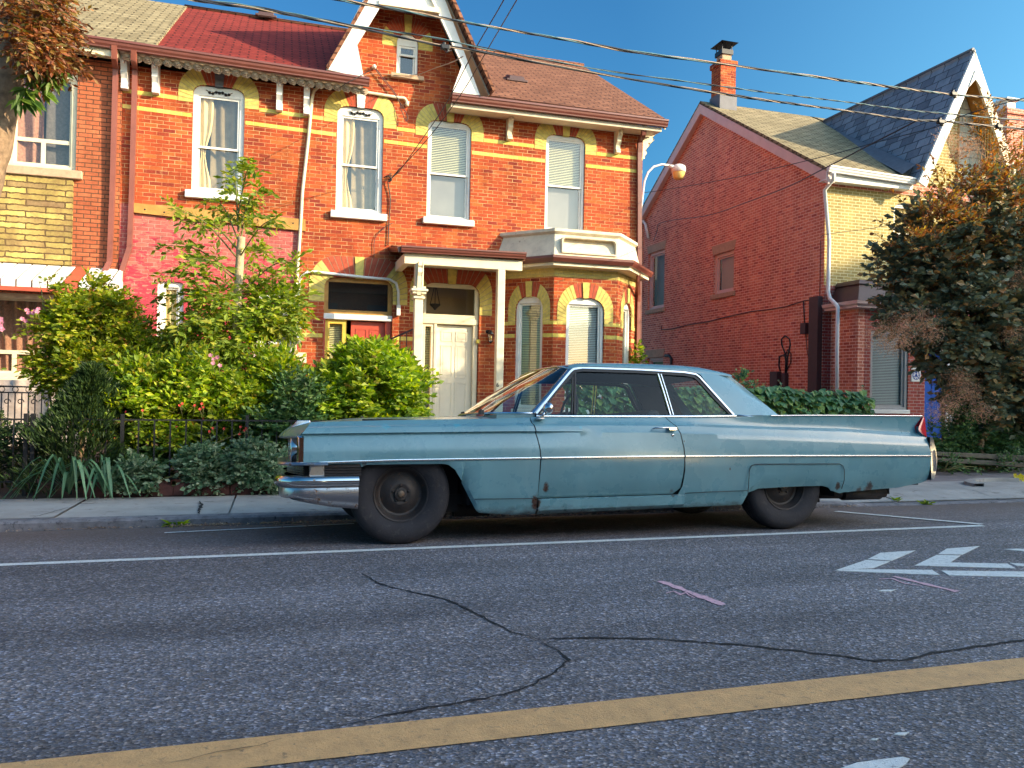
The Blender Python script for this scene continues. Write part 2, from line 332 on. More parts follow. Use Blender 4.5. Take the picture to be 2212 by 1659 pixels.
# ---------------------------------------------------------------- world, sun, camera
EL, AZ = R_(21), R_(55)
SUN = Vector((math.sin(AZ)*math.cos(EL), -math.cos(AZ)*math.cos(EL), math.sin(EL)))
w = bpy.data.worlds.new("World"); sc.world = w; w.use_nodes = True; nt = w.node_tree
bg = nt.nodes['Background']; sky = nt.nodes.new('ShaderNodeTexSky'); sky.sky_type = 'NISHITA'; sky.sun_disc = False
sky.sun_elevation = EL; sky.sun_rotation = math.atan2(SUN.x, SUN.y); sky.air_density = 1.3; sky.dust_density = .6; sky.ozone_density = 2.2; sky.altitude = 100
hs = nt.nodes.new('ShaderNodeHueSaturation'); hs.inputs['Saturation'].default_value = 1.15
nt.links.new(sky.outputs[0], hs.inputs['Color'])
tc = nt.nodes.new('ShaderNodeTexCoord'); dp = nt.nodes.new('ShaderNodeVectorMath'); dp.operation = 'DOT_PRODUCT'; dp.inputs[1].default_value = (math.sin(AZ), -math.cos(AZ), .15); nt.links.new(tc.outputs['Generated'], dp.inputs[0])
# the sky is a deeper blue away from the sun and paler, warmer towards it and overhead; sun side boosted as added fill light
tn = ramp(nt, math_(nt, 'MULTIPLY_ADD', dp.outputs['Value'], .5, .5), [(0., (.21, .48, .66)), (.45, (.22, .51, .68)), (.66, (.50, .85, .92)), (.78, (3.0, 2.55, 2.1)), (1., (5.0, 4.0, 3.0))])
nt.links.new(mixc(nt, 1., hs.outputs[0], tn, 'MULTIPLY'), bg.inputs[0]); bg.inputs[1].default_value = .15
ld = bpy.data.lights.new('sun', 'SUN'); ld.energy = 5.0; ld.angle = R_(.5); ld.color = (1., .84, .57)
lo = bpy.data.objects.new('sun', ld); COL.objects.link(lo); lo.rotation_euler = SUN.to_track_quat('Z', 'Y').to_euler(); lo.location = (20, -20, 20)
cd = bpy.data.cameras.new('camera'); cam = bpy.data.objects.new('camera', cd); COL.objects.link(cam); sc.camera = cam
cd.sensor_width = 36; cd.lens = 36*FF/2212; cd.clip_end = 2000; cd.clip_start = .05
cam.matrix_world = Matrix(((RV.x, TV.x, -FV.x, 0), (RV.y, TV.y, -FV.y, 0), (RV.z, TV.z, -FV.z, CH), (0, 0, 0, 1)))
sc.view_settings.view_transform = 'Standard'; sc.view_settings.look = 'None'; sc.view_settings.exposure = .85; sc.view_settings.gamma = 1
sc.cycles.use_denoising = True
sc.cycles.max_bounces = 8; sc.cycles.transparent_max_bounces = 16
# ---------------------------------------------------------------- ground, road, sidewalk
def asphalt(name, base, warm=0):
    m, nt, out = newmat(name); p = N(nt, 'BsdfPrincipled'); nt.links.new(p.outputs[0], out.inputs[0]); co = objco(nt)
    vo = N(nt, 'TexVoronoi'); setv(vo, Scale=115.); nt.links.new(scalev(nt, co, (.75, 1, 1)), vo.inputs['Vector'])
    sp = N(nt, 'SeparateColor'); nt.links.new(vo.outputs['Color'], sp.inputs[0])
    st = ramp(nt, sp.outputs[0], [(0, .45), (.25, .85), (.7, 1.1), (.88, 1.6), (1., 3.0)])
    c = mixc(nt, 1., c4(base), st, 'MULTIPLY')
    tint = ramp(nt, sp.outputs[1], [(0, (.88, .94, 1.12)), (.5, (1., .98, 1.0)), (1., (1.25, 1.02, .85))]); c = mixc(nt, 1., c, tint, 'MULTIPLY')
    n = noise_(nt, scalev(nt, co, (.35, 1.2, 1)), .9, 6, .6); c = mixc(nt, 1., c, ramp(nt, n, [(.3, .68), (.7, 1.28)]), 'MULTIPLY')
    n5 = noise_(nt, scalev(nt, co, (.10, 1.6, 1)), 1.3, 5, .6); c = mixc(nt, 1., c, ramp(nt, n5, [(.35, .80), (.65, 1.15)]), 'MULTIPLY')      # wheel tracks
    n6 = noise_(nt, scalev(nt, co, (.7, 1, 1)), 2.1, 7, .72); c = mixc(nt, ramp(nt, n6, [(.66, 0.), (.74, .6)]), c, (.035, .033, .036, 1))                    # oil and tar stains
    n2 = noise_(nt, co, 30, 4, .8); c = mixc(nt, 1., c, ramp(nt, n2, [(.35, .6), (.65, 1.35)]), 'MULTIPLY')
    # brown grit gathers along the gutter
    s3 = N(nt, 'SeparateXYZ'); nt.links.new(co, s3.inputs[0]); k = ramp(nt, math_(nt, 'ADD', math_(nt, 'MULTIPLY', s3.outputs[1], .1), math_(nt, 'MULTIPLY', noise_(nt, co, 2.5, 6, .7), .08)), [(.60, 0.), (.80, .8)])
    c = mixc(nt, k, c, mixc(nt, noise_(nt, co, 70, 4, .8), (.05, .032, .028, 1), (.22, .15, .12, 1)))
    nt.links.new(c, p.inputs['Base Color']); setv(p, Roughness=.8); p.inputs['Specular IOR Level'].default_value = .35
    h = math_(nt, 'ADD', vo.outputs['Distance'], math_(nt, 'MULTIPLY', n2, .6)); nt.links.new(bump(nt, h, .55, .008), p.inputs['Normal'])
    return m
M['asphalt'] = asphalt('asphalt', (.142, .136, .140))
M['lane'] = pbr('lane_paving', (.20, .17, .17), .9, var=.3, vs=3, bmp=.5, bs=60, dirt=((.10, .06, .05), .6))
M['concrete'] = pbr('sidewalk_concrete', (.34, .315, .29), .9, var=.22, vs=2.6, bmp=.5, bs=90, dirt=((.17, .145, .13), .58))
M['kerb'] = pbr('kerb_concrete', (.14, .135, .15), .9, var=.3, vs=5, bmp=.5, bs=50)
M['kerb'] = pbr('kerb_concrete', (.17, .16, .17), .95, var=.45, vs=9, bmp=1., bs=28, dirt=((.05, .045, .05), .56))
M['soil'] = pbr('soil', (.045, .032, .022), .95, var=.4, vs=8, bmp=.8, bs=30)
M['paintw'] = pbr('road_white', (.66, .66, .63), .7, var=.14, vs=19, bmp=.6, bs=90, dirt=((.15, .15, .16), .565))
M['painty'] = pbr('road_yellow', (.64, .35, .14), .7, var=.18, vs=13, bmp=.6, bs=90, dirt=((.26, .16, .08), .58))
M['paintp'] = pbr('road_pink', (.62, .36, .40), .8, var=.25, vs=30, dirt=((.12, .10, .12), .55))
M['crack'] = pbr('crack', (.008, .008, .010), .95, var=.3, vs=30)
def road_z(y):
    if y < 5.65: return 0.
    if y < 7.6: return -.07*(y-5.65)
    return -.1365 - (y-7.6)*.20
b = MB(); b.quad((-400, -400, -.30), (400, -400, -.30), (400, 600, -.30), (-400, 600, -.30)); struct(b.build('ground', M['soil']))
b = MB(); ys = [-9, -4, 0, 2, 4, 5, 5.65, 6.2, 6.8, 7.2, 7.6, 7.72, 7.86]; xs = [-120, -40, -12]+[-8+i for i in range(22)]+[20, 40, 120]
b.grid([[(x, y, road_z(y)) for x in xs] for y in ys], sm=False); struct(b.build('road', M['asphalt']))
def ktop(x): return -.088 if x < 5.9 else (-.088-.075*min(1, (x-5.9)/1.2))
def sw_z(x, y): return -.088 - .010*(y-8) if x < 9 else -.088-.010*(y-8)
b = MB()
kx = [-60, -20]+[-6+i*.5 for i in range(40)]+[20, 60]
b.grid([[(x, 7.84+.012*noise.noise((x*1.3, 0, 0)), -.25) for x in kx], [(x, 7.845+.012*noise.noise((x*1.3, 0, 0)), ktop(x)-.02) for x in kx],
        [(x, 7.865+.012*noise.noise((x*1.3, 0, 0)), ktop(x)) for x in kx], [(x, 7.995, ktop(x)+.002) for x in kx], [(x, 8.0, -.25) for x in kx]])
struct(b.build('kerb', M['kerb'], sharp=30))
b = MB()   # sidewalk slabs with open joints
jx = [-14, -8, -4.3, -1.92, -.42, 1.1, 2.7, 4.3, 5.9, 7.5, 9.1, 10.7, 12.3, 20, 60]
for a, c_ in zip(jx, jx[1:]):
    dz = .004*math.sin(a*7); n = 4 if c_-a < 4 else 2
    rows = []
    for j, y in enumerate((8.004, 8.4, 8.9, 9.4)):
        rows.append([(a+.009+(c_-a-.018)*i/n, y, (ktop(a+(c_-a)*i/n) if y < 8.1 else -.088-.01*(y-8))+dz) for i in range(n+1)])
    b.grid(rows, sm=False)
    n0 = len(b.v)
b.quad((-20, 8.0, -.12), (60, 8.0, -.2), (60, 9.4, -.14), (-20, 9.4, -.14))
struct(b.build('sidewalk', M['concrete']))
# garden soil left of the lane, lane paving right of the houses
b = MB(); gx = [-30, -8, -4, -2, 0, 2, 4, 6, 7.9]; gy = [9.4, 10, 11, 12.5, 14, 15.9]
b.grid([[(x, y, -.10+.05*noise.noise((x, y, 0))+.05*(y-9.4)/2*(y > 9.5)) for x in gx] for y in gy]); struct(b.build('garden_soil', M['soil']))
b = MB(); b.grid([[(x, y, -.115-.002*(y-9.4)) for x in (7.9, 9, 10, 11, 12, 14, 18, 30)] for y in (9.4, 10.4, 12, 15, 20, 30, 45)], sm=False); struct(b.build('laneway', M['lane']))
# curved concrete strip edging the bed at the right
b = MB(); c0b = az(2230, 1052, -.1); st = [c0b+Vector((-.95*math.cos(a), .75*math.sin(a), .0)) for a in [R_(8+14*k) for k in range(9)]]; ct = c0b
inn = [ct+(p-ct)*.84 for p in st]
b.grid([[p+Vector((0, 0, -.05)) for p in st], [p+Vector((0, 0, .05)) for p in st], [p+Vector((0, 0, .055)) for p in inn], [p+Vector((0, 0, -.05)) for p in inn]], sm=False)
struct(b.build('bed_border', M['concrete']))
def ribbon(b, pts, wd, z, jit=.006, step=.06, rg=None, taper=True):
    """thin irregular strip following ground points"""
    rg = rg or rnd(4); P = [Vector((p.x, p.y, 0)) for p in pts]; out = []
    for a, c_ in zip(P, P[1:]):
        n = max(1, int((c_-a).length/step))
        for i in range(n): out.append(a.lerp(c_, i/n))
    out.append(P[-1]); L = []; Rr = []
    for i, p in enumerate(out):
        d = (out[min(i+1, len(out)-1)]-out[max(i-1, 0)]).normalized(); nx = Vector((-d.y, d.x, 0)); k = wd*(.55+.8*rg.random())/2
        if taper: k *= min(1, .25+(i/8), .25+(len(out)-1-i)/8)
        p = p+nx*rg.uniform(-jit, jit); z2 = (z if not callable(z) else z(p.y))
        L.append((p.x+nx.x*k, p.y+nx.y*k, z2)); Rr.append((p.x-nx.x*k, p.y-nx.y*k, z2))
    b.grid([L, Rr], sm=False)
cr = rnd(11)
c1 = [(780, 1239), (820, 1262), (890, 1280), (960, 1294), (1000, 1312), (1050, 1337), (1106, 1367), (1161, 1382)]
c2 = [(1161, 1382), (1206, 1407), (1228, 1427), (1206, 1447), (1156, 1477), (1106, 1497), (1050, 1509), (975, 1524), (900, 1534), (800, 1554), (720, 1572)]
c3 = [(1161, 1382), (1296, 1379), (1426, 1382), (1606, 1395), (1806, 1417), (1886, 1428), (1946, 1427), (2031, 1409), (2212, 1384), (2400, 1366)]
c5 = [(370, 1652), (470, 1630), (560, 1615), (610, 1602)]
b = MB()
for c_, wd in ((c1, .015), (c2, .012), (c3, .017), (c5, .005)):
    ribbon(b, [az(u, v) for u, v in c_], wd, .0085 if c_ is c5 else .004, rg=cr, jit=.008, step=.035)
swz = lambda y: -.088-.01*(y-8)+.008
ribbon(b, [az(u, v, -.09) for u, v in ((432, 1082), (436, 1092), (429, 1103), (433, 1112))], .030, swz, rg=cr, jit=.012, step=.05)
ribbon(b, [az(u, v, -.09) for u, v in ((165, 1092), (120, 1105), (70, 1120))], .012, swz, rg=cr, jit=.008, step=.05)
ribbon(b, [az(u, v, -.09) for u, v in ((330, 1098), (352, 1102), (381, 1101))], .008, swz, rg=cr, jit=.008, step=.05)
for c_ in (c1, c2, c3):                                            # hairline offshoots and crumbled spots
    for u, v in c_[1:-1]:
        for _ in range(2):
            p = az(u+cr.uniform(-25, 25), v, 0); p2 = p+Vector((cr.uniform(-.10, .10), cr.uniform(-.12, .12), 0)); ribbon(b, [p, p.lerp(p2, .5)+Vector((.01, .01, 0)), p2], .005, .0042, rg=cr, jit=.006, step=.03)
struct(b.build('road_crack', M['crack']))
b = MB(); b.grid([[(x, y, .004) for x in (-60, -6, -3, 0, 3, 6, 60)] for y in (2.497, 2.706)], sm=False); struct(b.build('yellow_line', M['painty']))
b = MB(); b.grid([[(x, y, .004+road_z(y)) for x in (-60, -3, 0, 3, 6.19)] for y in (5.565, 5.635)], sm=False)
rz = lambda y: road_z(y)+.004
def rquad(b, pts):
    P = [az(u, v, road_z(5.6)) for u, v in pts]; P = [Vector((p.x, p.y, rz(p.y))) for p in P]; b.quad(*P)
p0 = az(1806, 1099, -.07); p1 = az(2121, 1134, 0)
d = (p1-p0); nx = Vector((-d.y, d.x, 0)).normalized()*.042
q = [p0.lerp(p1, t) for t in (0, .4, .8, 1)]; b.grid([[Vector((p.x, p.y, rz(p.y)+.004))+nx*s for p in q] for s in (-1, 1)], sm=False)
struct(b.build('parking_line', M['paintw']))
b = MB(); p0 = az(355, 1157, -.12); p1 = az(765, 1132, -.12); q = [p0.lerp(p1, t) for t in (0, .5, 1)]
b.grid([[Vector((p.x, p.y+s, rz(p.y+s)+.003)) for p in q] for s in (-.03, .03)], sm=False); struct(b.build('gutter_line', M['paintw']))
K = lambda x, y: (1106+x*.5, 1152+y*.5)
chv = [[(1397, 162), (1530, 117), (1632, 124), (1562, 152)], [(1538, 113), (1592, 86), (1743, 76), (1640, 120)], [(1437, 157), (1815, 160), (1848, 182), (1404, 164)],
       [(1740, 141), (1835, 95), (1938, 98), (1893, 128), (2140, 133), (2174, 153)], [(1842, 91), (1878, 68), (2020, 57), (1945, 94)], [(1855, 163), (2260, 168), (2300, 192), (1890, 184)], [(2125, 70), (2180, 68), (2330, 75), (2330, 90)], [(2150, 130), (2330, 140), (2330, 150), (2180, 142)]]
b = MB()
for c_ in chv: b.prism([az(*K(*p))+Vector((0, 0, .004)) for p in c_], (0, 0, -.003), back=False)
struct(b.build('bicycle_chevron', M['paintw']))
b = MB(); b.prism([az(u, v)+Vector((0, 0, .004)) for u, v in ((1816, 1662), (1850, 1650), (1900, 1643), (1950, 1637), (1965, 1641), (1958, 1652), (1940, 1662))], (0, 0, -.003), back=False)
for u, v, w_, h_ in ((1895, 1278, 40, 3), (1930, 1589, 34, 5), (1880, 1600, 18, 3)):
    b.prism([az(u, v)+Vector((0, 0, .004)), az(u+w_*.3, v-h_)+Vector((0, 0, .004)), az(u+w_, v-h_)+Vector((0, 0, .004)), az(u+w_*.7, v+1)+Vector((0, 0, .004))], (0, 0, -.003), back=False)
struct(b.build('worn_white_mark', M['paintw']))
b = MB()
ribbon(b, [az(1425, 1256), az(1490, 1280), az(1562, 1308)], .055, .004, jit=.004, step=.05, rg=cr, taper=False)
ribbon(b, [az(1437, 1281), az(1455, 1279), az(1470, 1286), az(1482, 1282), az(1500, 1293)], .05, .0045, jit=.012, step=.05, rg=cr)
ribbon(b, [az(1930, 1246), az(2000, 1263), az(2068, 1279)], .045, .004, jit=.004, step=.05, rg=cr, taper=False)
ribbon(b, [az(1901, 1253), az(1930, 1251), az(1955, 1262), az(1992, 1268)], .05, .0045, jit=.012, step=.05, rg=cr)
struct(b.build('pink_survey_mark', M['paintp']))
# ---------------------------------------------------------------- unseen block added across the street, its roofline shaped to shade the road
a_ = Vector((math.sin(AZ), -math.cos(AZ), 0)); b_ = Vector((math.cos(AZ), math.sin(AZ), 0)); T0 = 46
HB = 2.6+math.tan(EL)*T0
rt = thing('shade_block', 'unseen tall flat roofed brick block added behind the viewer to shade the road', 'shade caster', a_*T0)
for pa, pb_, hq in ((-16, 8.2, 3.1), (8.2, 14, 2.45), (14, 19, 2.85), (19, 40, 3.65)):      # wings stepped in height to set the shadow edge
    b = MB(); c_ = [a_*T0+b_*pa, a_*T0+b_*pb_, a_*(T0+13)+b_*pb_, a_*(T0+13)+b_*pa]
    b.hexa([Vector((p.x, p.y, -.3)) for p in c_]+[Vector((p.x, p.y, hq+math.tan(EL)*T0)) for p in c_]); b.build('shade_wing', M['brick_c'], rt)
for fl in range(0, 7, 1):
    for k in range(0, 14):
        p = a_*(T0-.03)+b_*(-13+k*3.9)+Vector((0, 0, 1.2+fl*2.95)); q = b_*1.6; b = MB(); b.prism([p, p+q, p+q+Vector((0, 0, 1.4)), p+Vector((0, 0, 1.4))], a_*.02); b.build('window', M['leadgrey'], rt)  # windows of the added shade block
# houses facing the row from across the street (behind the viewer; they show only as reflections)
for k, (x0, x1, h, mt, lb) in enumerate(((-34, -23, 6.4, 'brick_c', 'gabled brick house across the street, farthest left behind the viewer'), (-22, -11, 7., 'brick_cf', 'yellow brick gabled house across the street behind the viewer'), (-10.4, .2, 6.8, 'brick_c', 'red brick gabled house across the street behind the viewer, next to the yellow one'), (.8, 10.4, 6.3, 'brick', 'orange brick gabled house across the street behind the viewer, nearest the added shade block'))):
    r2 = thing('brick_house', lb, 'house', ((x0+x1)/2, -12, 0), 'houses across the street'); b = MB(); b.box(x0, x1, -21, -12, -.3, h); b.build('wall', M[mt], r2)
    b = MB(); b.prism([Vector((x0-.2, -11.6, h)), Vector((x0-.2, -16.5, h+2.6)), Vector((x0-.2, -21.4, h))], (x1-x0+.4, 0, 0)); b.build('roof', M['shing_brown'], r2)
    for fl in (1., 4.):
        for j in range(3):
            xx = x0+1.2+j*(x1-x0-1.4)/3; b = MB(); b.box(xx, xx+1.1, -12.0, -11.93, fl, fl+1.7); w_ = b.build('window', M['leadgrey'], r2)
# ---------------------------------------------------------------- walls with openings, windows, arches
class Wall:
    def __init__(s, A, B, th=.25):
        s.A = Vector((A[0], A[1], 0)); B = Vector((B[0], B[1], 0)); s.L = (B-s.A).length; s.d = (B-s.A).normalized()
        s.n = Vector((s.d.y, -s.d.x, 0)); s.th = th      # outward normal: right of the walking direction
    def p(s, a, z, off=0.): q = s.A + s.d*a + s.n*off; return Vector((q.x, q.y, z))
    def sz(s, u, v):
        r = ray(u, v); C = Vector((0, 0, CH)); t = (s.A-C).dot(s.n)/r.dot(s.n); q = C+r*t
        return ((q-s.A).dot(s.d), q.z)
    def rect(s, uL, vT, uR, vB):
        """opening seen in the photo: left edge, top, right edge, bottom -> s0, s1, z0, z1"""
        m = (vT+vB)/2; um = (uL+uR)/2
        a, b_ = s.sz(uL, m)[0], s.sz(uR, m)[0]
        return (min(a, b_), max(a, b_), s.sz(um, vB)[1], s.sz(um, vT)[1])
    def poly(s, b, pts, off0, off1, mi=0, holes=()):
        b.prism([s.p(a, z, off0) for a, z in pts], s.n*(off1-off0), mi, holes=[[s.p(a, z, off0) for a, z in h] for h in holes])
    def bx(s, b, a0, a1, z0, z1, o0, o1, mi=0):
        c = [s.p(a0, z0, o1), s.p(a1, z0, o1), s.p(a1, z0, o0), s.p(a0, z0, o0), s.p(a0, z1, o1), s.p(a1, z1, o1), s.p(a1, z1, o0), s.p(a0, z1, o0)]
        b.hexa(c, mi)
def rr(a0, a1, z0, z1, r=0., n=6, ry=None):
    """opening outline, top corners rounded by r (r = half width and ry for a flat arch)"""
    if r <= 0: return [(a0, z0), (a1, z0), (a1, z1), (a0, z1)]
    ry = ry or r; P = [(a0, z0), (a1, z0)]
    for k in range(n+1):
        t = math.pi/2*k/n; P.append((a1-r+r*math.cos(t), z1-ry+ry*math.sin(t)))
    for k in range(n+1):
        t = math.pi/2*(1-k/n); P.append((a0+r-r*math.cos(t), z1-ry+ry*math.sin(t)))
    return P
def frame_ring(W, b, o, i, off0, off1, mi=0): W.poly(b, o, off0, off1, mi, holes=[i])
def inset(R, d, db=None): return (R[0]+d, R[1]-d, R[2]+(d if db is None else db), R[3]-d)
def window(W, root, R, r=0., ry=None, mat='white', rail=None, sill=None, cur=None, rec=.07, fw=.07, sash=.04, name='window', glass='glass', mull=None, head=.0, label=None, sillmat=None, sash_mat=None, top_in=None):
    """R = (s0, s1, z0, z1) opening in wall W. Parts: window > frame, sash, pane, sill, curtain"""
    a0, a1, z0, z1 = R
    b = MB(); inner = (a0+fw, a1-fw, z0+fw*.8, (top_in if top_in else z1-fw-head))
    frame_ring(W, b, rr(a0+.002, a1-.002, z0+.002, z1-.002, r, ry=ry), rr(*inner), -rec-.07, -rec)
    f = b.build(name, M[mat], root, bevel=.008)
    if label: f['label'] = label
    b = MB(); panes = []
    ia, ib, iz0, iz1 = inner
    if rail is None: panes = [(inner, -rec-.045)]
    elif isinstance(rail, str) and rail == 'picture':
        panes = [((ia, ib, iz0+(iz1-iz0)*.28, iz1), -rec-.04)]; mx = ia+(ib-ia)*.5
        panes += [((ia, mx, iz0, iz0+(iz1-iz0)*.28), -rec-.04), ((mx, ib, iz0, iz0+(iz1-iz0)*.28), -rec-.04)]
    else: panes = [((ia, ib, rail-sash*.6, iz1), -rec-.02), ((ia, ib, iz0, rail+sash*.6), -rec-.055)]
    g = MB()
    for (q, off) in panes:
        frame_ring(W, b, rr(*q), rr(*inset(q, sash)), off-.028, off)
        x = inset(q, sash*.9); g.quad(*[W.p(a, z, off-.016) for a, z in rr(*x)])
    b.build('sash', M[sash_mat or mat], f, bevel=.005); g.build('pane', M[glass], f)
    if sill:
        e, h, proj = sill; b = MB(); W.bx(b, a0-e, a1+e, z0-h, z0, -rec, proj); b.build('sill', M[sillmat or mat], f, bevel=.012)
    if cur: curtain(W, f, inner, -rec-.11, cur)
    return f
def curtain(W, par, q, off, kind):
    a0, a1, z0, z1 = q
    def drape(x0, x1, z0, z1, mat, amp=.025, wl=.09, off=off, tie=None, nm='curtain'):
        b = MB(); n = max(8, int((x1-x0)/.012)); rows = []
        for j in range(9):
            t = j/8; z = z1+(z0-z1)*t; row = []
            for i in range(n+1):
                s = i/n; x = x0+(x1-x0)*s
                if tie is not None:                       # gathered towards x = tie at mid height
                    k = math.exp(-((t-.62)/.22)**2)*.75; x = x+(tie-x)*k
                row.append(W.p(x, z, off+amp*math.sin(s*(x1-x0)/wl*2*math.pi+1.3*math.sin(t*2+s*5))))
            rows.append(row)
        b.grid(rows); b.build(nm, M[mat], par)
    if kind == 'gold': 
        w_ = (a1-a0); drape(a0, a0+w_*.36, z0, z1, 'curtain', wl=.10, amp=.03, tie=a0+w_*.12)
        drape(a0+w_*.30, a1, z0, z1, 'curtain_d', amp=.035, wl=.17, off=off-.08, nm='net_curtain')
    elif kind == 'pattern': drape(a0, a0+(a1-a0)*.5, z0, z1, 'curtain_p', amp=.05, wl=.2); drape(a0+(a1-a0)*.5, a1, z0, z1, 'curtain_g', amp=.02, wl=.3, off=off-.1, nm='net_curtain')
    elif kind == 'patternfull': drape(a0, a1, z0, z1, 'curtain_p', amp=.04, wl=.16)
    elif kind == 'cream': drape(a0, a1, z0, z1, 'curtain', amp=.02, wl=.1)
    elif kind in ('blind_top', 'blind', 'blind_blue'):
        zb = z0 if kind != 'blind_top' else z0+(z1-z0)*.47
        b = MB(); z = z1-.02; st = .036
        while z > zb:
            c = [W.p(a0, z, off+.012), W.p(a1, z, off+.012), W.p(a1, z+.024, off-.012), W.p(a0, z+.024, off-.012)]
            b.quad(*c); z -= st
        b.build('blind', M['blindblue' if kind == 'blind_blue' else 'blind'], par)
        b = MB(); W.poly(b, rr(a0-.02, a1+.02, z0, zb if kind == 'blind_top' else z1), off-.05, off-.045)
        b.build('inner_screen', M['grey_panel'], par)
    elif kind == 'shade':
        b = MB(); W.poly(b, rr(a0+.03, a1, z0, z1), off-.02, off-.015); b.build('roller_shade', M['tan_shade'], par)
    elif kind == 'dark':
        b = MB(); W.poly(b, rr(a0-.05, a1+.05, z0-.05, z1+.05), off-.35, off-.34); b.build('inner_screen', M['dark'], par)
    elif kind == 'grey':
        b = MB(); W.poly(b, rr(a0-.05, a1+.05, z0-.05, z1+.05), off-.15, off-.14); b.build('inner_screen', M['grey_panel'], par)
def arch(W, root, R, r, ry=None, th=.26, topth=.34, legs=.25, side=.34, mats=('buff', 'brick_arch'), key=.09, keymat='buff', n=26, out=.006, name='window_arch', red=True):
    """flat arch of wedge bricks: buff shoulders, red middle, keystone"""
    a0, a1, z0, z1 = R; ry = ry or r
    def path(e, et):                       # e = sideways offset, et = upward offset; returns polyline left->right
        A0, A1, Z1 = a0-e, a1+e, z1+et; rx = r+e; rz = ry+et*.95
        P = [(A0, z1-ry-legs)]
        for k in range(13):
            t = math.pi/2*(1-k/12); P.append((A0+rx-rx*math.sin(math.pi/2-t), 0) if False else (A0+rx-rx*math.sin(t), Z1-rz+rz*math.cos(t)))
        for k in range(13):
            t = math.pi/2*k/12; P.append((A1-rx+rx*math.sin(t), Z1-rz+rz*math.cos(t)))
        P.append((A1, z1-ry-legs)); return P
    def samp(P, t):
        L = [0]
        for p, q in zip(P, P[1:]): L.append(L[-1]+math.hypot(q[0]-p[0], q[1]-p[1]))
        d = t*L[-1]
        for i in range(len(P)-1):
            if d <= L[i+1]+1e-9:
                k = (d-L[i])/max(1e-9, L[i+1]-L[i]); return (P[i][0]+(P[i+1][0]-P[i][0])*k, P[i][1]+(P[i+1][1]-P[i][1])*k)
        return P[-1]
    I, O = path(.0, .0), path(th, topth); b = MB()
    rg = rnd(int(abs(a0)*100)+7)
    for k in range(n):
        t0, t1 = k/n+.0025, (k+1)/n-.0025; tm = (t0+t1)/2
        mi = 1 if (red and abs(tm-.5) < side/2) else 0
        i0, i1, o0, o1 = samp(I, t0), samp(I, t1), samp(O, t0), samp(O, t1)
        W.poly(b, [i0, i1, o1, o0], -.03, out+rg.uniform(0, .004), mi)
    W.poly(b, I+O[::-1], -.05, .0015, 2)
    o = b.build(name, [M[mats[0]], M[mats[1]], M['mortar']], root)
    if key:
        b = MB(); m = (a0+a1)/2; zt = z1+topth+.02
        for j in range(3):
            e0 = key*(.55+.0*j); za, zb = z1-.01+(zt-z1)*j/3, z1-.01+(zt-z1)*(j+1)/3-.008
            wa, wb = key*(.75+.25*j/3), key*(.75+.25*(j+1)/3)
            W.poly(b, [(m-wa, za), (m+wa, za), (m+wb, zb), (m-wb, zb)], -.03, .03)
        b.build('keystone', M[keymat], o, bevel=.006)
    return o
def gutter(name, root, p, q, mat='gutter', d=.13, h=.13, n=Vector((0, -1, 0))):
    """K-profile gutter from p to q (top back edge)"""
    p, q = Vector(p), Vector(q); b = MB(); off = q-p
    pr = [(0, 0), (d, 0), (d, -h*.25), (d*.86, -h*.36), (d*.80, -h*.62), (d*.62, -h*.86), (d*.6, -h), (0, -h), (0, -h+.01), (d*.55, -h+.012), (d*.92, -.02), (0.01, -.02)]
    b.prism([p+n*a+Vector((0, 0, z)) for a, z in pr[:8]], off); return b.build(name, M[mat], root)
def bracket(root, x, y, ztop, h, depth, wd, mat='white', W=None, style=0, name='eave_bracket'):
    """scroll bracket against the wall; profile in the plane across the wall"""
    b = MB(); pr = []
    if style == 0: pr = [(0, 0), (1, 0), (1, -.14), (.82, -.17), (.9, -.3), (.72, -.42), (.62, -.5), (.66, -.58), (.42, -.72), (.38, -.84), (.46, -.9), (.40, -1), (.12, -1.0), (0, -.95)]
    else: pr = [(0, 0), (1, 0), (1.02, -.12), (.85, -.2), (.95, -.3), (.78, -.40), (.55, -.42), (.60, -.52), (.45, -.60), (.30, -.70), (.38, -.80), (.28, -.9), (.2, -1), (0, -1)]
    P = [Vector((x-wd/2, y-depth*a, ztop+h*z)) for a, z in pr]; b.prism(P, (wd, 0, 0))
    b.box(x-wd*.72, x+wd*.72, y-depth*1.04, y, ztop-h*.04, ztop+.03)
    b.box(x-wd*.62, x+wd*.62, y-depth*.5, y, ztop-h*1.02, ztop-h*.93)
    # carved groove on the face
    b.box(x-wd*.18, x+wd*.18, y-depth*1.06, y-depth*.5, ztop-h*.38, ztop-h*.16)
    return b.build(name, M[mat], root, bevel=.01)
# ================================================================ semi-detached brick pair in the middle
FY = 16.0
XL, XR = -2.86, 7.76
hb = thing('semi_detached_house', 'orange-red brick pair of houses with yellow brick bands, steep white-boarded gable and a bay', 'house', (2.4, 16, 0))
WB = Wall((0, FY), (1, FY))
w1 = WB.rect(415, 187, 527, 417); w2 = WB.rect(727, 232, 827, 460); w3 = WB.rect(923, 262, 1017, 474); w4 = WB.rect(1178, 293, 1263, 500)
d1 = WB.rect(698, 601, 846, 905); d1 = (d1[0], d1[1], .35, d1[3])
d2 = WB.rect(911, 612, 1034, 905); d2 = (d2[0], d2[1], .35, d2[3])
lw = WB.rect(337, 608, 395, 850); lw2 = WB.rect(548, 630, 640, 850)
gw = WB.rect(857, 72, 903, 164)
zt = at(655, 470, FY).z   # top of the painted part
XP = WB.sz(650, 480)[0]
gap = [(.98, 7.05), (2.40, 10.25), (3.88, 7.05)]
upper = [(XL, zt), (XP, zt), (XP, -.2), (XR, -.2), (XR, 7.05)]+gap[::-1]+[(XL, 7.05)]
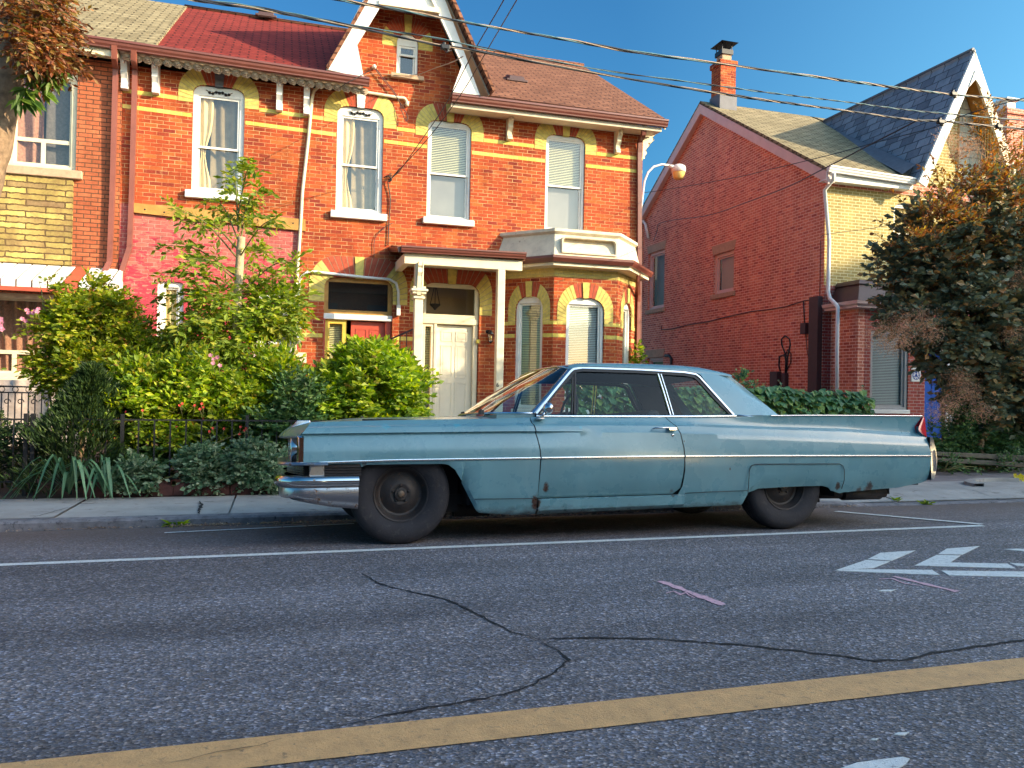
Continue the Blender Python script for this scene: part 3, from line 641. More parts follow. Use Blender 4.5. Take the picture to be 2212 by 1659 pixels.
b = MB(); holes = [rr(*w1, r=.2, ry=.16), rr(*w2, r=.2, ry=.16), rr(*w3, r=.2, ry=.16), rr(*w4, r=.2, ry=.16), rr(*gw, r=(gw[1]-gw[0])/2, ry=.2), rr(*d1, r=.22, ry=.2), rr(*d2, r=.25, ry=.22)]
WB.poly(b, upper, 0, -.25, 0, holes=holes); b.build('front_wall', M['brick'], hb)
b = MB(); WB.poly(b, [(XL, -.2), (XP-.0005, -.2), (XP-.0005, zt-.0005), (XL, zt-.0005)], 0, -.25, 0, holes=[rr(*lw, r=.1, ry=.08), rr(*lw2, r=.1, ry=.08)])
o = b.build('painted_wall', M['painted'], hb); o['label'] = 'lower wall of the left house in worn crimson paint'
b = MB(); sw = Wall((XR, FY+.0), (XR, 25)); 
b.prism([Vector((XR-.001, y, z)) for y, z in ((16.25, -.2), (24.8, -.2), (24.8, 7.1), (20.5, 9.9), (16.25, 7.25))], (-.22, 0, 0))
b.prism([Vector((x, 24.8, z)) for x, z in ((XL, -.2), (XR-.25, -.2), (XR-.25, 7.1), (XL, 7.1))], (0, .22, 0)); b.build('side_wall', M['brick'], hb)
b = MB(); b.box(XL+.05, XR-.3, 18.5, 18.6, -.1, 9); b.box(XL+.05, XR-.3, 16.3, 24.7, -.1, -.02); b.box(XL+.05, XR-.3, 16.3, 24.7, 3.5, 3.7); b.box(2.3, 2.4, 16.3, 18.4, 0, 7); b.build('partition', M['dark'], hb)
# roof: front slopes, back slope
EZ, RZ, RY, EY = 7.20, 10.26, 20.45, 15.52
def slope(b, pts, th=.07): b.prism([Vector(p) for p in pts], (0, .04, -th))
b = MB(); slope(b, [(-2.34, EY, EZ), (.80, EY, EZ), (2.30, RY, RZ), (-2.34, RY, RZ)]); o = b.build('roof', M['shing_red'], hb); o['label'] = 'red shingle roof of the left house'
b = MB(); slope(b, [(4.05, EY, EZ-.02), (8.05, EY, EZ-.02), (8.05, RY, RZ), (2.50, RY, RZ)]); slope(b, [(-2.34, 25.4, EZ), (-2.34, RY, RZ+.003), (8.05, RY, RZ+.003), (8.05, 25.4, EZ)])
o = b.build('roof', M['shing_brown'], hb); o['label'] = 'brown shingle roof of the right house'
b = MB(); b.prism([Vector((8.04, y, z)) for y, z in ((EY, EZ-.09), (EY, EZ-.26), (RY, RZ-.32), (25.4, EZ-.26), (25.4, EZ-.09), (RY, RZ-.09))], (.03, 0, 0))
b.prism([Vector((7.78, y, z)) for y, z in ((EY, EZ-.1), (EY, EZ-.13), (RY, RZ-.15), (25.4, EZ-.13), (25.4, EZ-.10), (RY, RZ-.12))], (.26, 0, 0)); b.build('rake_board', M['cream'], hb)
b = MB(); b.tube([(-2.34, RY, RZ+.02), (8.05, RY, RZ+.02)], .05, 6); b.build('ridge_cap', M['shing_brown'], hb)
# central gable: two steep slabs, boards, siding
AP = Vector((2.40, 0, 10.62)); FL = Vector((.72, 0, 7.28)); FR = Vector((4.14, 0, 7.22))
b = MB()
for foot, s in ((FL, -1), (FR, 1)):
    d = (foot-AP).normalized(); nn = Vector((-d.z, 0, d.x))*(1 if s < 0 else -1); nn = nn if nn.z > 0 else -nn
    P = [AP-nn*.05, foot-nn*.05, foot-nn*.11, AP-nn*.11]; b.prism([Vector((p.x, 15.36 if s < 0 else 15.22, p.z)) for p in P], (0, 5.2, 0))
o = b.build('gable_roof', M['shing_brown'], hb)
W5 = Wall((0, 15.40), (1, 15.40))
S = lambda u, v: W5.sz(u, v)
la = S(890, -160)
b = MB(); W5.poly(b, [S(782, 4), S(706, 150), S(785, 167), S(772, 96), S(819, 18), S(838, -20), (la[0], la[1]-.55), (la[0], la[1]-.02)], 0, -.05)
o = b.build('bargeboard', M['white'], hb, bevel=.006)
b = MB(); W5.poly(b, [(la[0]+.002, la[1]-.02), (la[0]+.002, la[1]-.55), S(930, -6), S(947, 30), S(998, 140), S(978, 198), S(1036, 205), S(964, 6)], 0, -.05)
b.build('bargeboard', M['white'], hb, bevel=.006)
W6 = Wall((0, 15.47), (1, 15.47)); S6 = lambda u, v: W6.sz(u, v)
b = MB(); W6.poly(b, [S6(819, 6), S6(946, 26), (la[0]+.02, la[1]-.4)], 0, -.05)
for k in range(6):
    u = 832+k*20; p = S6(u, 8+k*3); W6.bx(b, p[0], p[0]+.012, p[1], p[1]+.55-abs(u-885)*.006, .0, .006)
o = b.build('gable_siding', M['white'], hb)
b = MB(); p, q = S6(818, 8), S6(948, 28); b.prism([Vector((p[0], 15.36, p[1]+.04)), Vector((q[0], 15.36, q[1]+.04)), Vector((q[0], 15.36, q[1]-.05)), Vector((p[0], 15.36, p[1]-.05))], (0, .16, 0))
b.build('collar_beam', M['cream'], hb, bevel=.008)
b = MB()     # boards closing the space between bargeboards and wall (soffit of the gable)
for foot, s in ((FL, -1), (FR, 1)):
    d = (foot-AP).normalized(); nn = Vector((-d.z, 0, d.x)); nn = nn if nn.z > 0 else -nn
    P = [AP-nn*.115, foot-nn*.115, foot-nn*.14, AP-nn*.14]; b.prism([Vector((p.x, 15.45, p.z)) for p in P], (0, .56, 0))
b.build('gable_soffit', M['soffit'], hb)
# yellow brick bands
bz = [(-2.86, 6.315), (-2.6, 6.306), (-.5, 6.251), (1.974, 6.191), (4.0, 6.15), (6.37, 6.138), (7.76, 6.135)]
def bandz(x):
    for (a, za), (c_, zc) in zip(bz, bz[1:]):
        if x <= c_: return za+(zc-za)*(x-a)/(c_-a)
    return bz[-1][1]
def band(zoff, h, segs, mat='buffband', name='brick_band'):
    for x0, x1 in segs:
        b = MB(); n = max(1, int((x1-x0)/.6)); xs = [x0+(x1-x0)*i/n for i in range(n+1)]
        t = [(x, bandz(x)+zoff) for x in xs]; WB.poly(b, t[::-1]+[(x, z-h) for x, z in t], -.02, .004); b.build(name, M[mat], hb)
for zo in (.29, 0):
    e = .27 if zo else .02
    segs = [(XL, w1[0]-e), (w1[1]+e, w2[0]-e), (w2[1]+e, w3[0]-e), (w3[1]+e, w4[0]-e), (w4[1]+e, XR)]
    band(zo, .072, segs)
# upper windows
r1 = WB.sz(470, 318)[1]; r2 = WB.sz(775, 356)[1]; r3 = WB.sz(970, 375)[1]; r4 = WB.sz(1218, 401)[1]
f1 = window(WB, hb, w1, .2, .16, 'white', r1, (.10, .14, .10), 'gold', head=.10, rec=.05, fw=.085)
f2 = window(WB, hb, w2, .2, .16, 'white', r2, (.10, .14, .10), 'gold', head=.10, rec=.05, fw=.085)
f3 = window(WB, hb, w3, .2, .16, 'white', r3, (.08, .13, .10), 'blind_top', head=.03, rec=.05, fw=.05)
f4 = window(WB, hb, w4, .2, .16, 'white', r4, None, 'blind_top', head=.03, rec=.05, fw=.05)
gz_ = WB.sz(880, 117)[1]
f5 = window(WB, hb, gw, (gw[1]-gw[0])/2, .2, 'white', gz_, (.12, .09, .10), 'dark', head=.2, rec=.04, fw=.05, sillmat='tan_stone')
for f, R in ((f1, w1), (f2, w2)):      # small fruit-and-leaf ornament on the window head
    b = MB(); m = (R[0]+R[1])/2; z = R[3]-.11
    for k in range(-3, 4):
        p = WB.p(m+k*.058, z-.010*abs(k)+(.02 if k % 2 else 0), -.035); b.lathe([(0, .028), (.024, .014), (.03, 0), (.02, -.018), (0, -.024)], p, 'y', 8)
    b.tube([WB.p(m-.24, z+.03, -.035), WB.p(m-.15, z-.02, -.03), WB.p(m, z+.02, -.03), WB.p(m+.15, z-.02, -.03), WB.p(m+.24, z+.03, -.035)], .007, 5)
    b.build('ornament', M['iron'], f)
for R, km in ((w1, 'leadgrey'), (w2, 'white'), (w3, 'buff'), (w4, 'buff')): arch(WB, hb, R, .2, .16, legs=.20, keymat=km)
arch(WB, hb, gw, (gw[1]-gw[0])/2, .2, th=.30, topth=.36, legs=.10, side=.62, key=.08, n=24)
# doors ------------------------------------------------------------------
tz = WB.sz(770, 679)[1]; tz2 = WB.sz(770, 691)[1]
b = MB(); D = (d1[0], d1[1], tz, d1[3]); frame_ring(WB, b, rr(*D, r=.22, ry=.2), rr(*inset(D, .085)), -.16, -.08); fr = b.build('transom_window', M['wood'], hb, bevel=.01)
b = MB(); b.quad(*[WB.p(a, z, -.13) for a, z in rr(*inset(D, .07))]); b.build('pane', M['glass'], fr)
b = MB(); WB.poly(b, rr(*inset(D, .02)), -.40, -.39); b.build('inner_screen', M['dark'], fr)
b = MB(); WB.bx(b, d1[0]-.02, d1[1]+.02, tz2, tz, -.2, -.02); b.build('door_lintel', M['white'], hb, bevel=.01)
x1_, x2_ = WB.sz(748, 780)[0], WB.sz(753, 780)[0]
b = MB(); Sd = (d1[0]+.03, x1_, .4, tz2); frame_ring(WB, b, rr(*Sd), rr(*inset(Sd, .09)), -.2, -.1); sl = b.build('side_light', M['yellow_frame'], hb, bevel=.01)
b = MB(); b.quad(*[WB.p(a, z, -.17) for a, z in rr(*inset(Sd, .08))]); b.build('pane', M['glass'], sl); curtain(WB, sl, inset(Sd, .08), -.21, 'blind')
def door(W, x0, x1, z0, z1, mat, off, rows, name='front_door'):
    b = MB(); W.poly(b, rr(x0, x1, z0, z1), off, off-.05); cols = 2; w_ = x1-x0
    for (a, c_) in rows:
        for k in range(2):
            xa = x0+w_*(.14+.40*k); xb = xa+w_*.32; R = (xa, xb, z0+(z1-z0)*a, z0+(z1-z0)*c_)
            frame_ring(W, b, rr(*R), rr(*inset(R, .022)), off-.005, off+.010); W.poly(b, rr(*inset(R, .05)), off-.005, off+.006)
    return b.build(name, M[mat], hb if W is WB else hc, bevel=.006)
o = door(WB, x2_+.05, d1[1]-.12, .4, tz2-.02, 'red_door', -.17, ((.06, .28), (.33, .60), (.65, .93))); o['label'] = 'red panelled front door'
b = MB(); WB.bx(b, d1[1]-.12, d1[1]-.01, .4, tz2, -.22, -.08); WB.bx(b, d1[0]+.001, d1[0]+.03, .4, tz2+.002, -.22, .01); b.build('door_jamb', M['red_door'], hb)
arch(WB, hb, d1, .22, .2, th=.30, topth=.42, legs=.30, side=.45, key=.09)
# right door
tz3 = WB.sz(970, 688)[1]; tz4 = WB.sz(970, 700)[1]; D = (d2[0], d2[1], tz3, d2[3])
b = MB(); frame_ring(WB, b, rr(*D, r=.25, ry=.22), rr(*inset(D, .085)), -.17, -.06); fr = b.build('transom_window', M['cream'], hb, bevel=.012)
b = MB(); b.quad(*[WB.p(a, z, -.13) for a, z in rr(*inset(D, .07))]); b.build('pane', M['glass'], fr)
b = MB(); WB.poly(b, rr(*inset(D, -.1)), -.85, -.84); b.build('hall_wall', M['tan_shade'], fr)
b = MB(); xm = WB.sz(946, 640)[0]; zl = WB.sz(946, 660)[1]
for s in (-1, 0, 1): b.tube([WB.p(xm+s*.10, zl+.06, -.3), WB.p(xm+s*.02, D[3]-.05, -.3)], .008, 5)
b.lathe([(0, -.07), (.02, -.06), (.05, -.02), (.11, .03), (.12, .06), (0, .05)], WB.p(xm, zl, -.3), 'z', 12); b.build('pendant_lamp', M['iron'], fr)
b = MB(); WB.bx(b, d2[0]+.01, d2[1]-.01, tz4, tz3+.001, -.2, -.04); b.build('door_lintel', M['cream'], hb, bevel=.012)
xa, xb = WB.sz(937, 800)[0], WB.sz(1022, 800)[0]
b = MB(); Sd = (d2[0]+.02, xa, .4, tz4); frame_ring(WB, b, rr(*Sd), rr(*inset(Sd, .06)), -.2, -.08); sl = b.build('side_light', M['cream'], hb, bevel=.01)
b = MB(); b.quad(*[WB.p(a, z, -.17) for a, z in rr(*inset(Sd, .05))]); b.build('pane', M['glass'], sl); curtain(WB, sl, inset(Sd, .05), -.21, 'blind')
o = door(WB, xa+.06, xb, .4, tz4-.02, 'door_cream', -.15, ((.08, .42), (.47, .80), (.84, .94))); o['label'] = 'cream six-panel front door'
b = MB(); WB.bx(b, xa, xa+.06, .4, tz4, -.2, -.06); WB.bx(b, xb, d2[1]-.01, .4, tz4, -.2, -.06); b.build('door_jamb', M['cream'], hb, bevel=.01)
arch(WB, hb, d2, .25, .22, th=.27, topth=.42, legs=.42, side=.50, key=.10)
# lower bands between the doors
for v, h in ((727, .08), (700, .0)):
    z = WB.sz(870, v)[1]
    if h:
        for x0, x1 in ((XP+.02, d1[0]-.02), (d1[1]+.02, d2[0]-.02), (d2[1]+.02, 4.0)): b = MB(); WB.poly(b, rr(x0, x1, z-h, z), -.02, .004); b.build('brick_band', M['buffband'], hb)
# lower left window in the painted wall
f = window(WB, hb, lw, .1, .08, 'white', None, (.06, .1, .06), 'cream', rec=.06, fw=.10); f = window(WB, hb, lw2, .1, .08, 'white', WB.sz(590, 740)[1], (.06, .1, .06), 'grey', rec=.06, fw=.10)
# timber plank with bolts
b = MB(); p0, p1 = WB.sz(291, 440), WB.sz(660, 475)
q0, q1 = WB.sz(291, 460), WB.sz(660, 500)
WB.poly(b, [q0, q1, p1, p0], 0, .06); o = b.build('wood_ledger', M['wood'], hb, bevel=.006)
bb = MB()
for k in range(9):
    t = .06+k*.108; x = p0[0]+(p1[0]-p0[0])*t; z = p0[1]+(p1[1]-p0[1])*t-.1-.02*(k % 2); bb.lathe([(0, -.068), (.012, -.068), (.016, -.06)], WB.p(x, z, 0), 'y', 8)
bb.build('bolt', M['iron'], o)
# eaves ------------------------------------------------------------------
g0, g1 = at(262, 92, 15.52), at(797, 172, 15.52)
g = gutter('gutter', hb, g0+Vector((-.0, 0, 0)), g1, h=.15)
b = MB(); b.prism([Vector((XL, 15.53, g0.z-.13)), Vector((g1.x-.1, 15.53, g1.z-.13)), Vector((g1.x-.1, 16.02, g1.z-.10)), Vector((XL, 16.02, g0.z-.10))], (0, 0, .03)); b.build('soffit', M['white'], hb)
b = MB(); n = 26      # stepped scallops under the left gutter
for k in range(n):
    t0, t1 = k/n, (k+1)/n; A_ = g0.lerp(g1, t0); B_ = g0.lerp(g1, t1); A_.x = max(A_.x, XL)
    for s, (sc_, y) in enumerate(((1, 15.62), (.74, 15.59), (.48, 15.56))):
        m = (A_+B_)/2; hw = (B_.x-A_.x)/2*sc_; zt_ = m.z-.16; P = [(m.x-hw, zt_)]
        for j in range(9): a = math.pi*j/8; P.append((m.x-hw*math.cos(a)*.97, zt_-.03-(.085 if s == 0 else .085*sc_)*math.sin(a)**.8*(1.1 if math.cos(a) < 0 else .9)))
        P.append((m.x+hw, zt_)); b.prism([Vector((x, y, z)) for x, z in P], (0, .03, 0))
b.build('scalloped_fascia', pbr('shaded_scallops', (.40, .31, .22), .7, var=.2, vs=8), hb)  # shade of the gutter is put into this darker scallop colour
for u, v in ((270, 112), (337, 122), (605, 163), (664, 172)):
    p = at(u, v, 15.85); bracket(hb, p.x, FY, p.z, .66, .30, .10)
g2, g3 = at(975, 205, 15.52), at(1439, 262, 15.52)
gutter('gutter', hb, g2, g3, h=.15)
b = MB(); b.prism([Vector((g2.x, 15.53, g2.z-.15)), Vector((g3.x-.1, 15.53, g3.z-.15)), Vector((g3.x-.1, 15.53, g3.z-.24)), Vector((g2.x, 15.53, g2.z-.24))], (0, .03, 0))
b.prism([Vector((g2.x, 15.56, g2.z-.23)), Vector((g3.x-.1, 15.56, g3.z-.23)), Vector((g3.x-.1, 16.0, g3.z-.20)), Vector((g2.x, 16.0, g2.z-.20))], (0, 0, .02)); b.build('soffit', M['soffit'], hb)
for u, v in ((1105, 240), (1340, 272)):
    p = at(u, v, 15.8); bracket(hb, p.x, FY, p.z, .56, .28, .09, mat='cream')
p = at(1396, 285, 15.95); b = MB()   # corner bracket seen from the side, projecting right
pr = [(0, 0), (1, 0), (1.02, -.12), (.85, -.2), (.95, -.3), (.78, -.40), (.55, -.42), (.60, -.52), (.45, -.60), (.30, -.70), (.38, -.80), (.28, -.9), (.2, -1), (0, -1)]
b.prism([Vector((XR+.30*a, 16.03, p.z+.05+.62*z)) for a, z in pr], (0, .09, 0)); b.build('eave_bracket', M['cream'], hb, bevel=.01)
# roof vents
for (u, v, Y) in ((575, 33, 17.2+1.6), (1113, 172, 17.3)):
    p = at(u, v, Y); zr = EZ+(Y-EY)*(RZ-EZ)/(RY-EY)
    t = (zr); q = at(u, v, Y); 
    # slide along the ray until the point sits on the roof slope
    lo_, hi_ = 15.6, 20.3
    for _ in range(30):
        m = (lo_+hi_)/2; q = at(u, v, m); zr = EZ+(m-EY)*(RZ-EZ)/(RY-EY)
        if q.z > zr: lo_ = m
        else: hi_ = m
    b = MB(); sl_ = (RZ-EZ)/(RY-EY)
    b.hexa([(q.x-.2, q.y-.16, q.z-.16*sl_-.02), (q.x+.2, q.y-.16, q.z-.16*sl_-.02), (q.x+.2, q.y+.2, q.z+.2*sl_-.02), (q.x-.2, q.y+.2, q.z+.2*sl_-.02),
            (q.x-.17, q.y-.13, q.z-.13*sl_+.12), (q.x+.17, q.y-.13, q.z-.13*sl_+.12), (q.x+.17, q.y+.17, q.z+.17*sl_+.05), (q.x-.17, q.y+.17, q.z+.17*sl_+.05)])
    b.box(q.x-.25, q.x+.25, q.y-.18, q.y-.10, q.z-.10, q.z-.05); b.build('roof_vent', M['dkbrown'], hb, bevel=.01)
# pipes ------------------------------------------------------------------
Pw = lambda u, v, off=.05: (lambda q: WB.p(q[0], q[1], off))(WB.sz(u, v))
b = MB(); b.ptube([at(289, 108, 15.45), at(289, 128, 15.5), at(292, 150, 15.88), at(285, 412, 15.94), at(280, 535, 15.94), at(262, 590, 15.9), at(254, 640, 15.88), at(252, 700, 15.88)], .09, .07); b.build('downspout', M['pipe_pink'], hb)
b = MB(); b.tube([Pw(878, 221), Pw(873, 214), Pw(862, 213), Pw(765, 197), Pw(705, 188), Pw(688, 189), Pw(678, 199), Pw(674, 215), Pw(666, 300), Pw(653, 415), Pw(649, 490), Pw(640, 620), Pw(637, 780)], .032, 8); b.tube([Pw(879, 221), Pw(878, 231)], .04, 8); b.build('conduit', M['cream'], hb)
b = MB(); b.tube([Pw(645, 655), Pw(645, 625), Pw(650, 600), Pw(664, 588), Pw(680, 588), Pw(790, 600), Pw(840, 604), Pw(855, 612), Pw(860, 630), Pw(860, 660)], .028, 8); b.box(*[c for c in (Pw(856, 660).x, Pw(864, 660).x, 15.90, 15.98, Pw(860, 682).z, Pw(860, 660).z)]); b.build('conduit', M['white'], hb)
b = MB(); p, q = Pw(634, 712), Pw(652, 652); b.box(p.x, q.x, 15.82, 15.995, p.z, q.z); b.build('meter_box', M['greymetal'], hb, bevel=.015)
b = MB(); p, q = Pw(632, 752), Pw(650, 716); b.lathe([(.0, -.16), (.08, -.16), (.09, -.1), (.09, 0)], Vector(((p.x+q.x)/2, 15.995, (p.z+q.z)/2)), 'y', 16); b.build('electric_meter', M['greymetal'], hb)
b = MB(); b.ptube([at(1392, 268, 15.55), at(1390, 290, 15.62), at(1382, 306, 15.9), at(1381, 330, 15.93), at(1381, 588, 15.93), at(1379, 830, 15.93)], .10, .07); b.build('downspout', M['gutter'], hb)
b = MB(); b.tube([Pw(1012, 245, .03), Pw(985, 310, .03)], .01, 5); 
# bay ----------------------------------------------------------------------
BY = 15.1
bx0, bx1 = at(1195, 700, BY).x, at(1333, 700, BY).x; ba, bb_ = bx0-.86, min(XR-.02, bx1+.86)
plan = [(ba, FY), (bx0, BY), (bx1, BY), (bb_, FY)]
zb1 = at(1250, 600, BY).z     # top of the red brick, under the buff frieze
zb2 = zb1+.17
def offplan(d): k = d*.4142; return [(ba-d-k*0-d*.0, FY), (bx0-k, BY-d), (bx1+k, BY-d), (bb_+d, FY)]
FWs = [Wall(plan[0], plan[1]), Wall(plan[1], plan[2]), Wall(plan[2], plan[3])]
Rf = FWs[1].rect(1222, 643, 1304, 850); Rf = (Rf[0], Rf[1], .75, Rf[3])
Rl = FWs[0].rect(1112, 640, 1171, 850); Rl = (Rl[0], Rl[1], .75, Rl[3])
Rr = (FWs[2].L*.30, FWs[2].L*.74, .75, Rf[3])
zs = FWs[1].sz(1250, 686)[1]
for W_, R in zip(FWs, (Rl, Rf, Rr)):
    rad = (R[1]-R[0])*.42
    b = MB(); W_.poly(b, [(0, -.2), (W_.L, -.2), (W_.L, zb1), (0, zb1)], 0, -.2, holes=[rr(*R, r=rad, ry=.26)]); b.build('bay_wall', M['brick'], hb)
    window(W_, hb, R, rad, .26, 'white', None, (.04, .08, .05), 'blind_blue' if W_ is FWs[1] else 'blind', rec=.05, fw=.06, head=.08, glass='glass')
    arch(W_, hb, R, rad, .26, th=.20 if W_ is FWs[1] else .17, topth=.30, legs=.32, side=.26, n=26, key=.075, name='window_arch')
    zz = zs-.06
    for h0 in (zz-.10, zz-.36):
        for x0, x1 in ((.0, R[0]-.005), (R[1]+.005, W_.L)): b = MB(); W_.poly(b, rr(x0, x1, h0, h0+.075), -.02, .004); b.build('brick_band', M['buffband'], hb)
    b = MB(); W_.poly(b, [(0, zb1), (W_.L, zb1), (W_.L, zb2), (0, zb2)], .006, -.2); b.build('bay_frieze', M['buffwall'], hb)
def ring(b, d0, z0, d1, z1, mi=0):
    A_, B_ = offplan(d0), offplan(d1); b.grid([[(x, y, z0) for x, y in A_], [(x, y, z1) for x, y in B_]], mi, False)
b = MB(); ring(b, .0, zb2, .30, zb2+.01); ring(b, .30, zb2+.01, .30, zb2+.07); b.build('bay_soffit', M['cream'], hb)
b = MB(); ring(b, .30, zb2+.07, .36, zb2+.08); ring(b, .36, zb2+.08, .41, zb2+.15); ring(b, .41, zb2+.15, .41, zb2+.20); ring(b, .41, zb2+.20, .18, zb2+.21); b.build('bay_gutter', M['gutter'], hb)
pz = at(1260, 498, BY-.02).z
b = MB(); ring(b, .18, zb2+.20, .14, zb2+.24); ring(b, .14, zb2+.24, -.02, pz-.10); ring(b, -.02, pz-.10, .06, pz-.06); ring(b, .06, pz-.06, .06, pz); P = offplan(.06); b.quad(*[(x, y, pz) for x, y in P]); 
for s in (0,):
    pa, pb = (bx0+.12, BY-.155, zb2+.27), (bx1-.05, BY-.155, zb2+.27)
o = b.build('bay_parapet', M['parapet'], hb, bevel=.012)
b = MB(); zp0, zp1 = zb2+.30, pz-.17; WP = Wall((bx0, BY-.135), (bx1, BY-.135)); frame_ring(WP, b, rr(.10, WP.L-.10, zp0, zp1, .10), rr(.13, WP.L-.13, zp0+.03, zp1-.03, .08), -.12, .03); b.build('panel_moulding', M['parapet'], o)
b = MB(); b.ptube([(bx1+.62, BY+.30, zb2+.06), (bx1+.66, BY+.42, zb2-.12), (bb_+.0, FY-.12, zb2-.34), (bb_+.02, FY-.08, zb2-.5), (bb_+.02, FY-.08, .1)], .07, .06); b.build('downspout', M['pipe_pink'], hb)
# porch -------------------------------------------------------------------
PY = 14.75
pg0, pg1 = at(868, 533, PY), at(1134, 548, PY)
zg = (pg0.z+pg1.z)/2
b = MB(); x0, x1 = pg0.x, pg1.x
b.prism([Vector((x0-.02, PY, zg-.02)), Vector((x0-.02, FY-.01, zg+.22)), Vector((x0-.02, FY-.01, zg+.14)), Vector((x0-.02, PY, zg-.12))], (x1-x0+.02, 0, 0)); b.build('porch_roof', M['shing_brown'], hb)
gutter('gutter', hb, (x0-.02, PY, pg0.z+.01), (x1, PY, pg1.z+.01), d=.12, h=.12)
gutter('gutter', hb, (x0-.02, FY-.01, pg0.z+.2), (x0-.02, PY, pg0.z), d=.07, h=.10, n=Vector((-1, 0, 0)))
b = MB(); b.box(x0+.06, x1-.04, PY+.03, PY+.16, zg-.32, zg-.12); b.box(x0+.06, x0+.19, PY+.161, FY-.001, zg-.31, zg-.12); b.box(x0+.19, x1-.04, PY+.161, FY-.001, zg-.19, zg-.13)
for k in range(14): b.box(x0+.3+k*.13, x0+.305+k*.13, PY+.17, FY-.02, zg-.195, zg-.19)
b.build('porch_beam', M['cream'], hb, bevel=.008)
def post(u0, u1, name='porch_post'):
    a, c_ = at(u0, 720, PY+.1).x, at(u1, 720, PY+.1).x; b = MB(); m = (a+c_)/2; hw = (c_-a)/2; y = PY+.1
    ztop = zg-.32
    b.box(a, c_, y-hw, y+hw, .2, ztop); zc = at((u0+u1)/2, 636, y).z
    return b, m, hw, y, zc, ztop
b, m, hw, y, zc, ztop = post(893, 911)
for dz, e in ((0, .05), (.05, .08), (.10, .04), (-.09, .03)): b.box(m-hw-e, m+hw+e, y-hw-e, y+hw+e, zc+dz, zc+dz+.045)
o = b.build('porch_post', M['cream'], hb, bevel=.01)
b = MB(); pr = [(0, 0), (1, 0), (1.0, -.1), (.8, -.16), (.85, -.3), (.6, -.42), (.5, -.62), (.35, -.8), (.42, -.9), (.3, -1), (0, -1)]
b.prism([Vector((m-.04, y-hw-.14*a, ztop+.02+.62*z)) for a, z in pr], (.08, 0, 0)); b.build('post_bracket', M['cream'], o, bevel=.008)
b, m, hw, y, zc, ztop = post(1071, 1087); o = b.build('porch_post', M['cream'], hb, bevel=.012)
def text(root, s, loc, size, mat, rot=(R_(90), 0, 0), name='house_number', ext=.003):
    cu = bpy.data.curves.new(name, 'FONT'); cu.body = s; cu.size = size; cu.extrude = ext; cu.align_x = 'CENTER'
    to = bpy.data.objects.new(name+'_tmp', cu); COL.objects.link(to); dg = bpy.context.evaluated_depsgraph_get(); dg.update()
    me = bpy.data.meshes.new_from_object(to.evaluated_get(dg)); bpy.data.objects.remove(to); o = bpy.data.objects.new(name, me); COL.objects.link(o)
    me.materials.clear(); me.materials.append(M[mat]); o.parent = root; o.location = Vector(loc)-TOT[root.name]; o.rotation_euler = rot; TOT[o.name] = Vector(loc); return o
p = at(1075, 836, y-hw); text(hb, '6', (p.x, y-hw-.004, p.z), .125, 'iron'); p = at(1079, 851, y-hw); text(hb, '8', (p.x+.01, y-hw-.004, p.z), .125, 'iron')
b = MB(); p, q = at(1163, 783, 15.97), at(1205, 764, 15.97); q0_ = WB.sz(628+20, 790); pl0, pl1 = Pw(636, 783, .0), Pw(662, 762, .0)
b.box(pl0.x, pl1.x, 15.975, 15.999, pl0.z, pl1.z); pq = b.build('number_plaque', M['cream'], hb, bevel=.006); text(pq, '66', ((pl0.x+pl1.x)/2, 15.973, pl0.z+.045), .15, 'tan_stone')
# step and stair rail at the right door
b = MB(); b.box(d1[0]-.3, ba+.2, 14.8, 15.999, -.1, .38); b.box(d2[0]-.1, d2[1]+.1, 14.4, 14.8, -.1, .2); b.build('porch_floor', M['concrete'], hb)
b = MB(); rp0, rp1 = at(845, 732, 15.3), at(893, 711, 14.9); b.tube([rp0+Vector((-.35, .2, -.2)), rp0, rp1], .018, 6)
for k in range(7):
    q = (rp0+Vector((-.3, .2, -.2))).lerp(rp1, k/6); b.tube([q, (q.x, q.y, .38)], .010, 5)
b.build('stair_railing', M['dkbrown'], hb)
# wall lamp
wl = thing('wall_lantern', 'black iron wall lantern with glass cage beside the cream front door', 'lamp', Pw(1057, 730, 0))
p = Pw(1057, 730, .12); b = MB()
b.lathe([(.0, .17), (.015, .15), (.03, .13), (.075, .08), (.07, .07)], p, 'z', 6); b.lathe([(0, -.13), (.02, -.11), (.04, -.09), (.045, -.08)], p, 'z', 6)
for k in range(6): a = k*math.pi/3; b.tube([p+Vector((.045*math.cos(a), .045*math.sin(a), -.085)), p+Vector((.068*math.cos(a), .068*math.sin(a), .075))], .005, 4)
b.tube([Pw(1054, 716, .0), Pw(1053, 714, .07), Pw(1057, 716, .12), p+Vector((0, 0, .16))], .012, 6); b.lathe([(.0, -.02), (.035, -.015), (.04, 0)], Pw(1053, 716, 0), 'y', 10); b.build('cage', M['iron'], wl)
b = MB(); b.lathe([(.04, -.08), (.062, .07)], p, 'z', 6, sm=False); b.build('lamp_glass', M['glass'], wl); b = MB(); b.lathe([(0, -.05), (.02, -.04), (.028, 0), (.015, .04), (0, .05)], p, 'z', 8); b.build('bulb', M['amber'], wl)
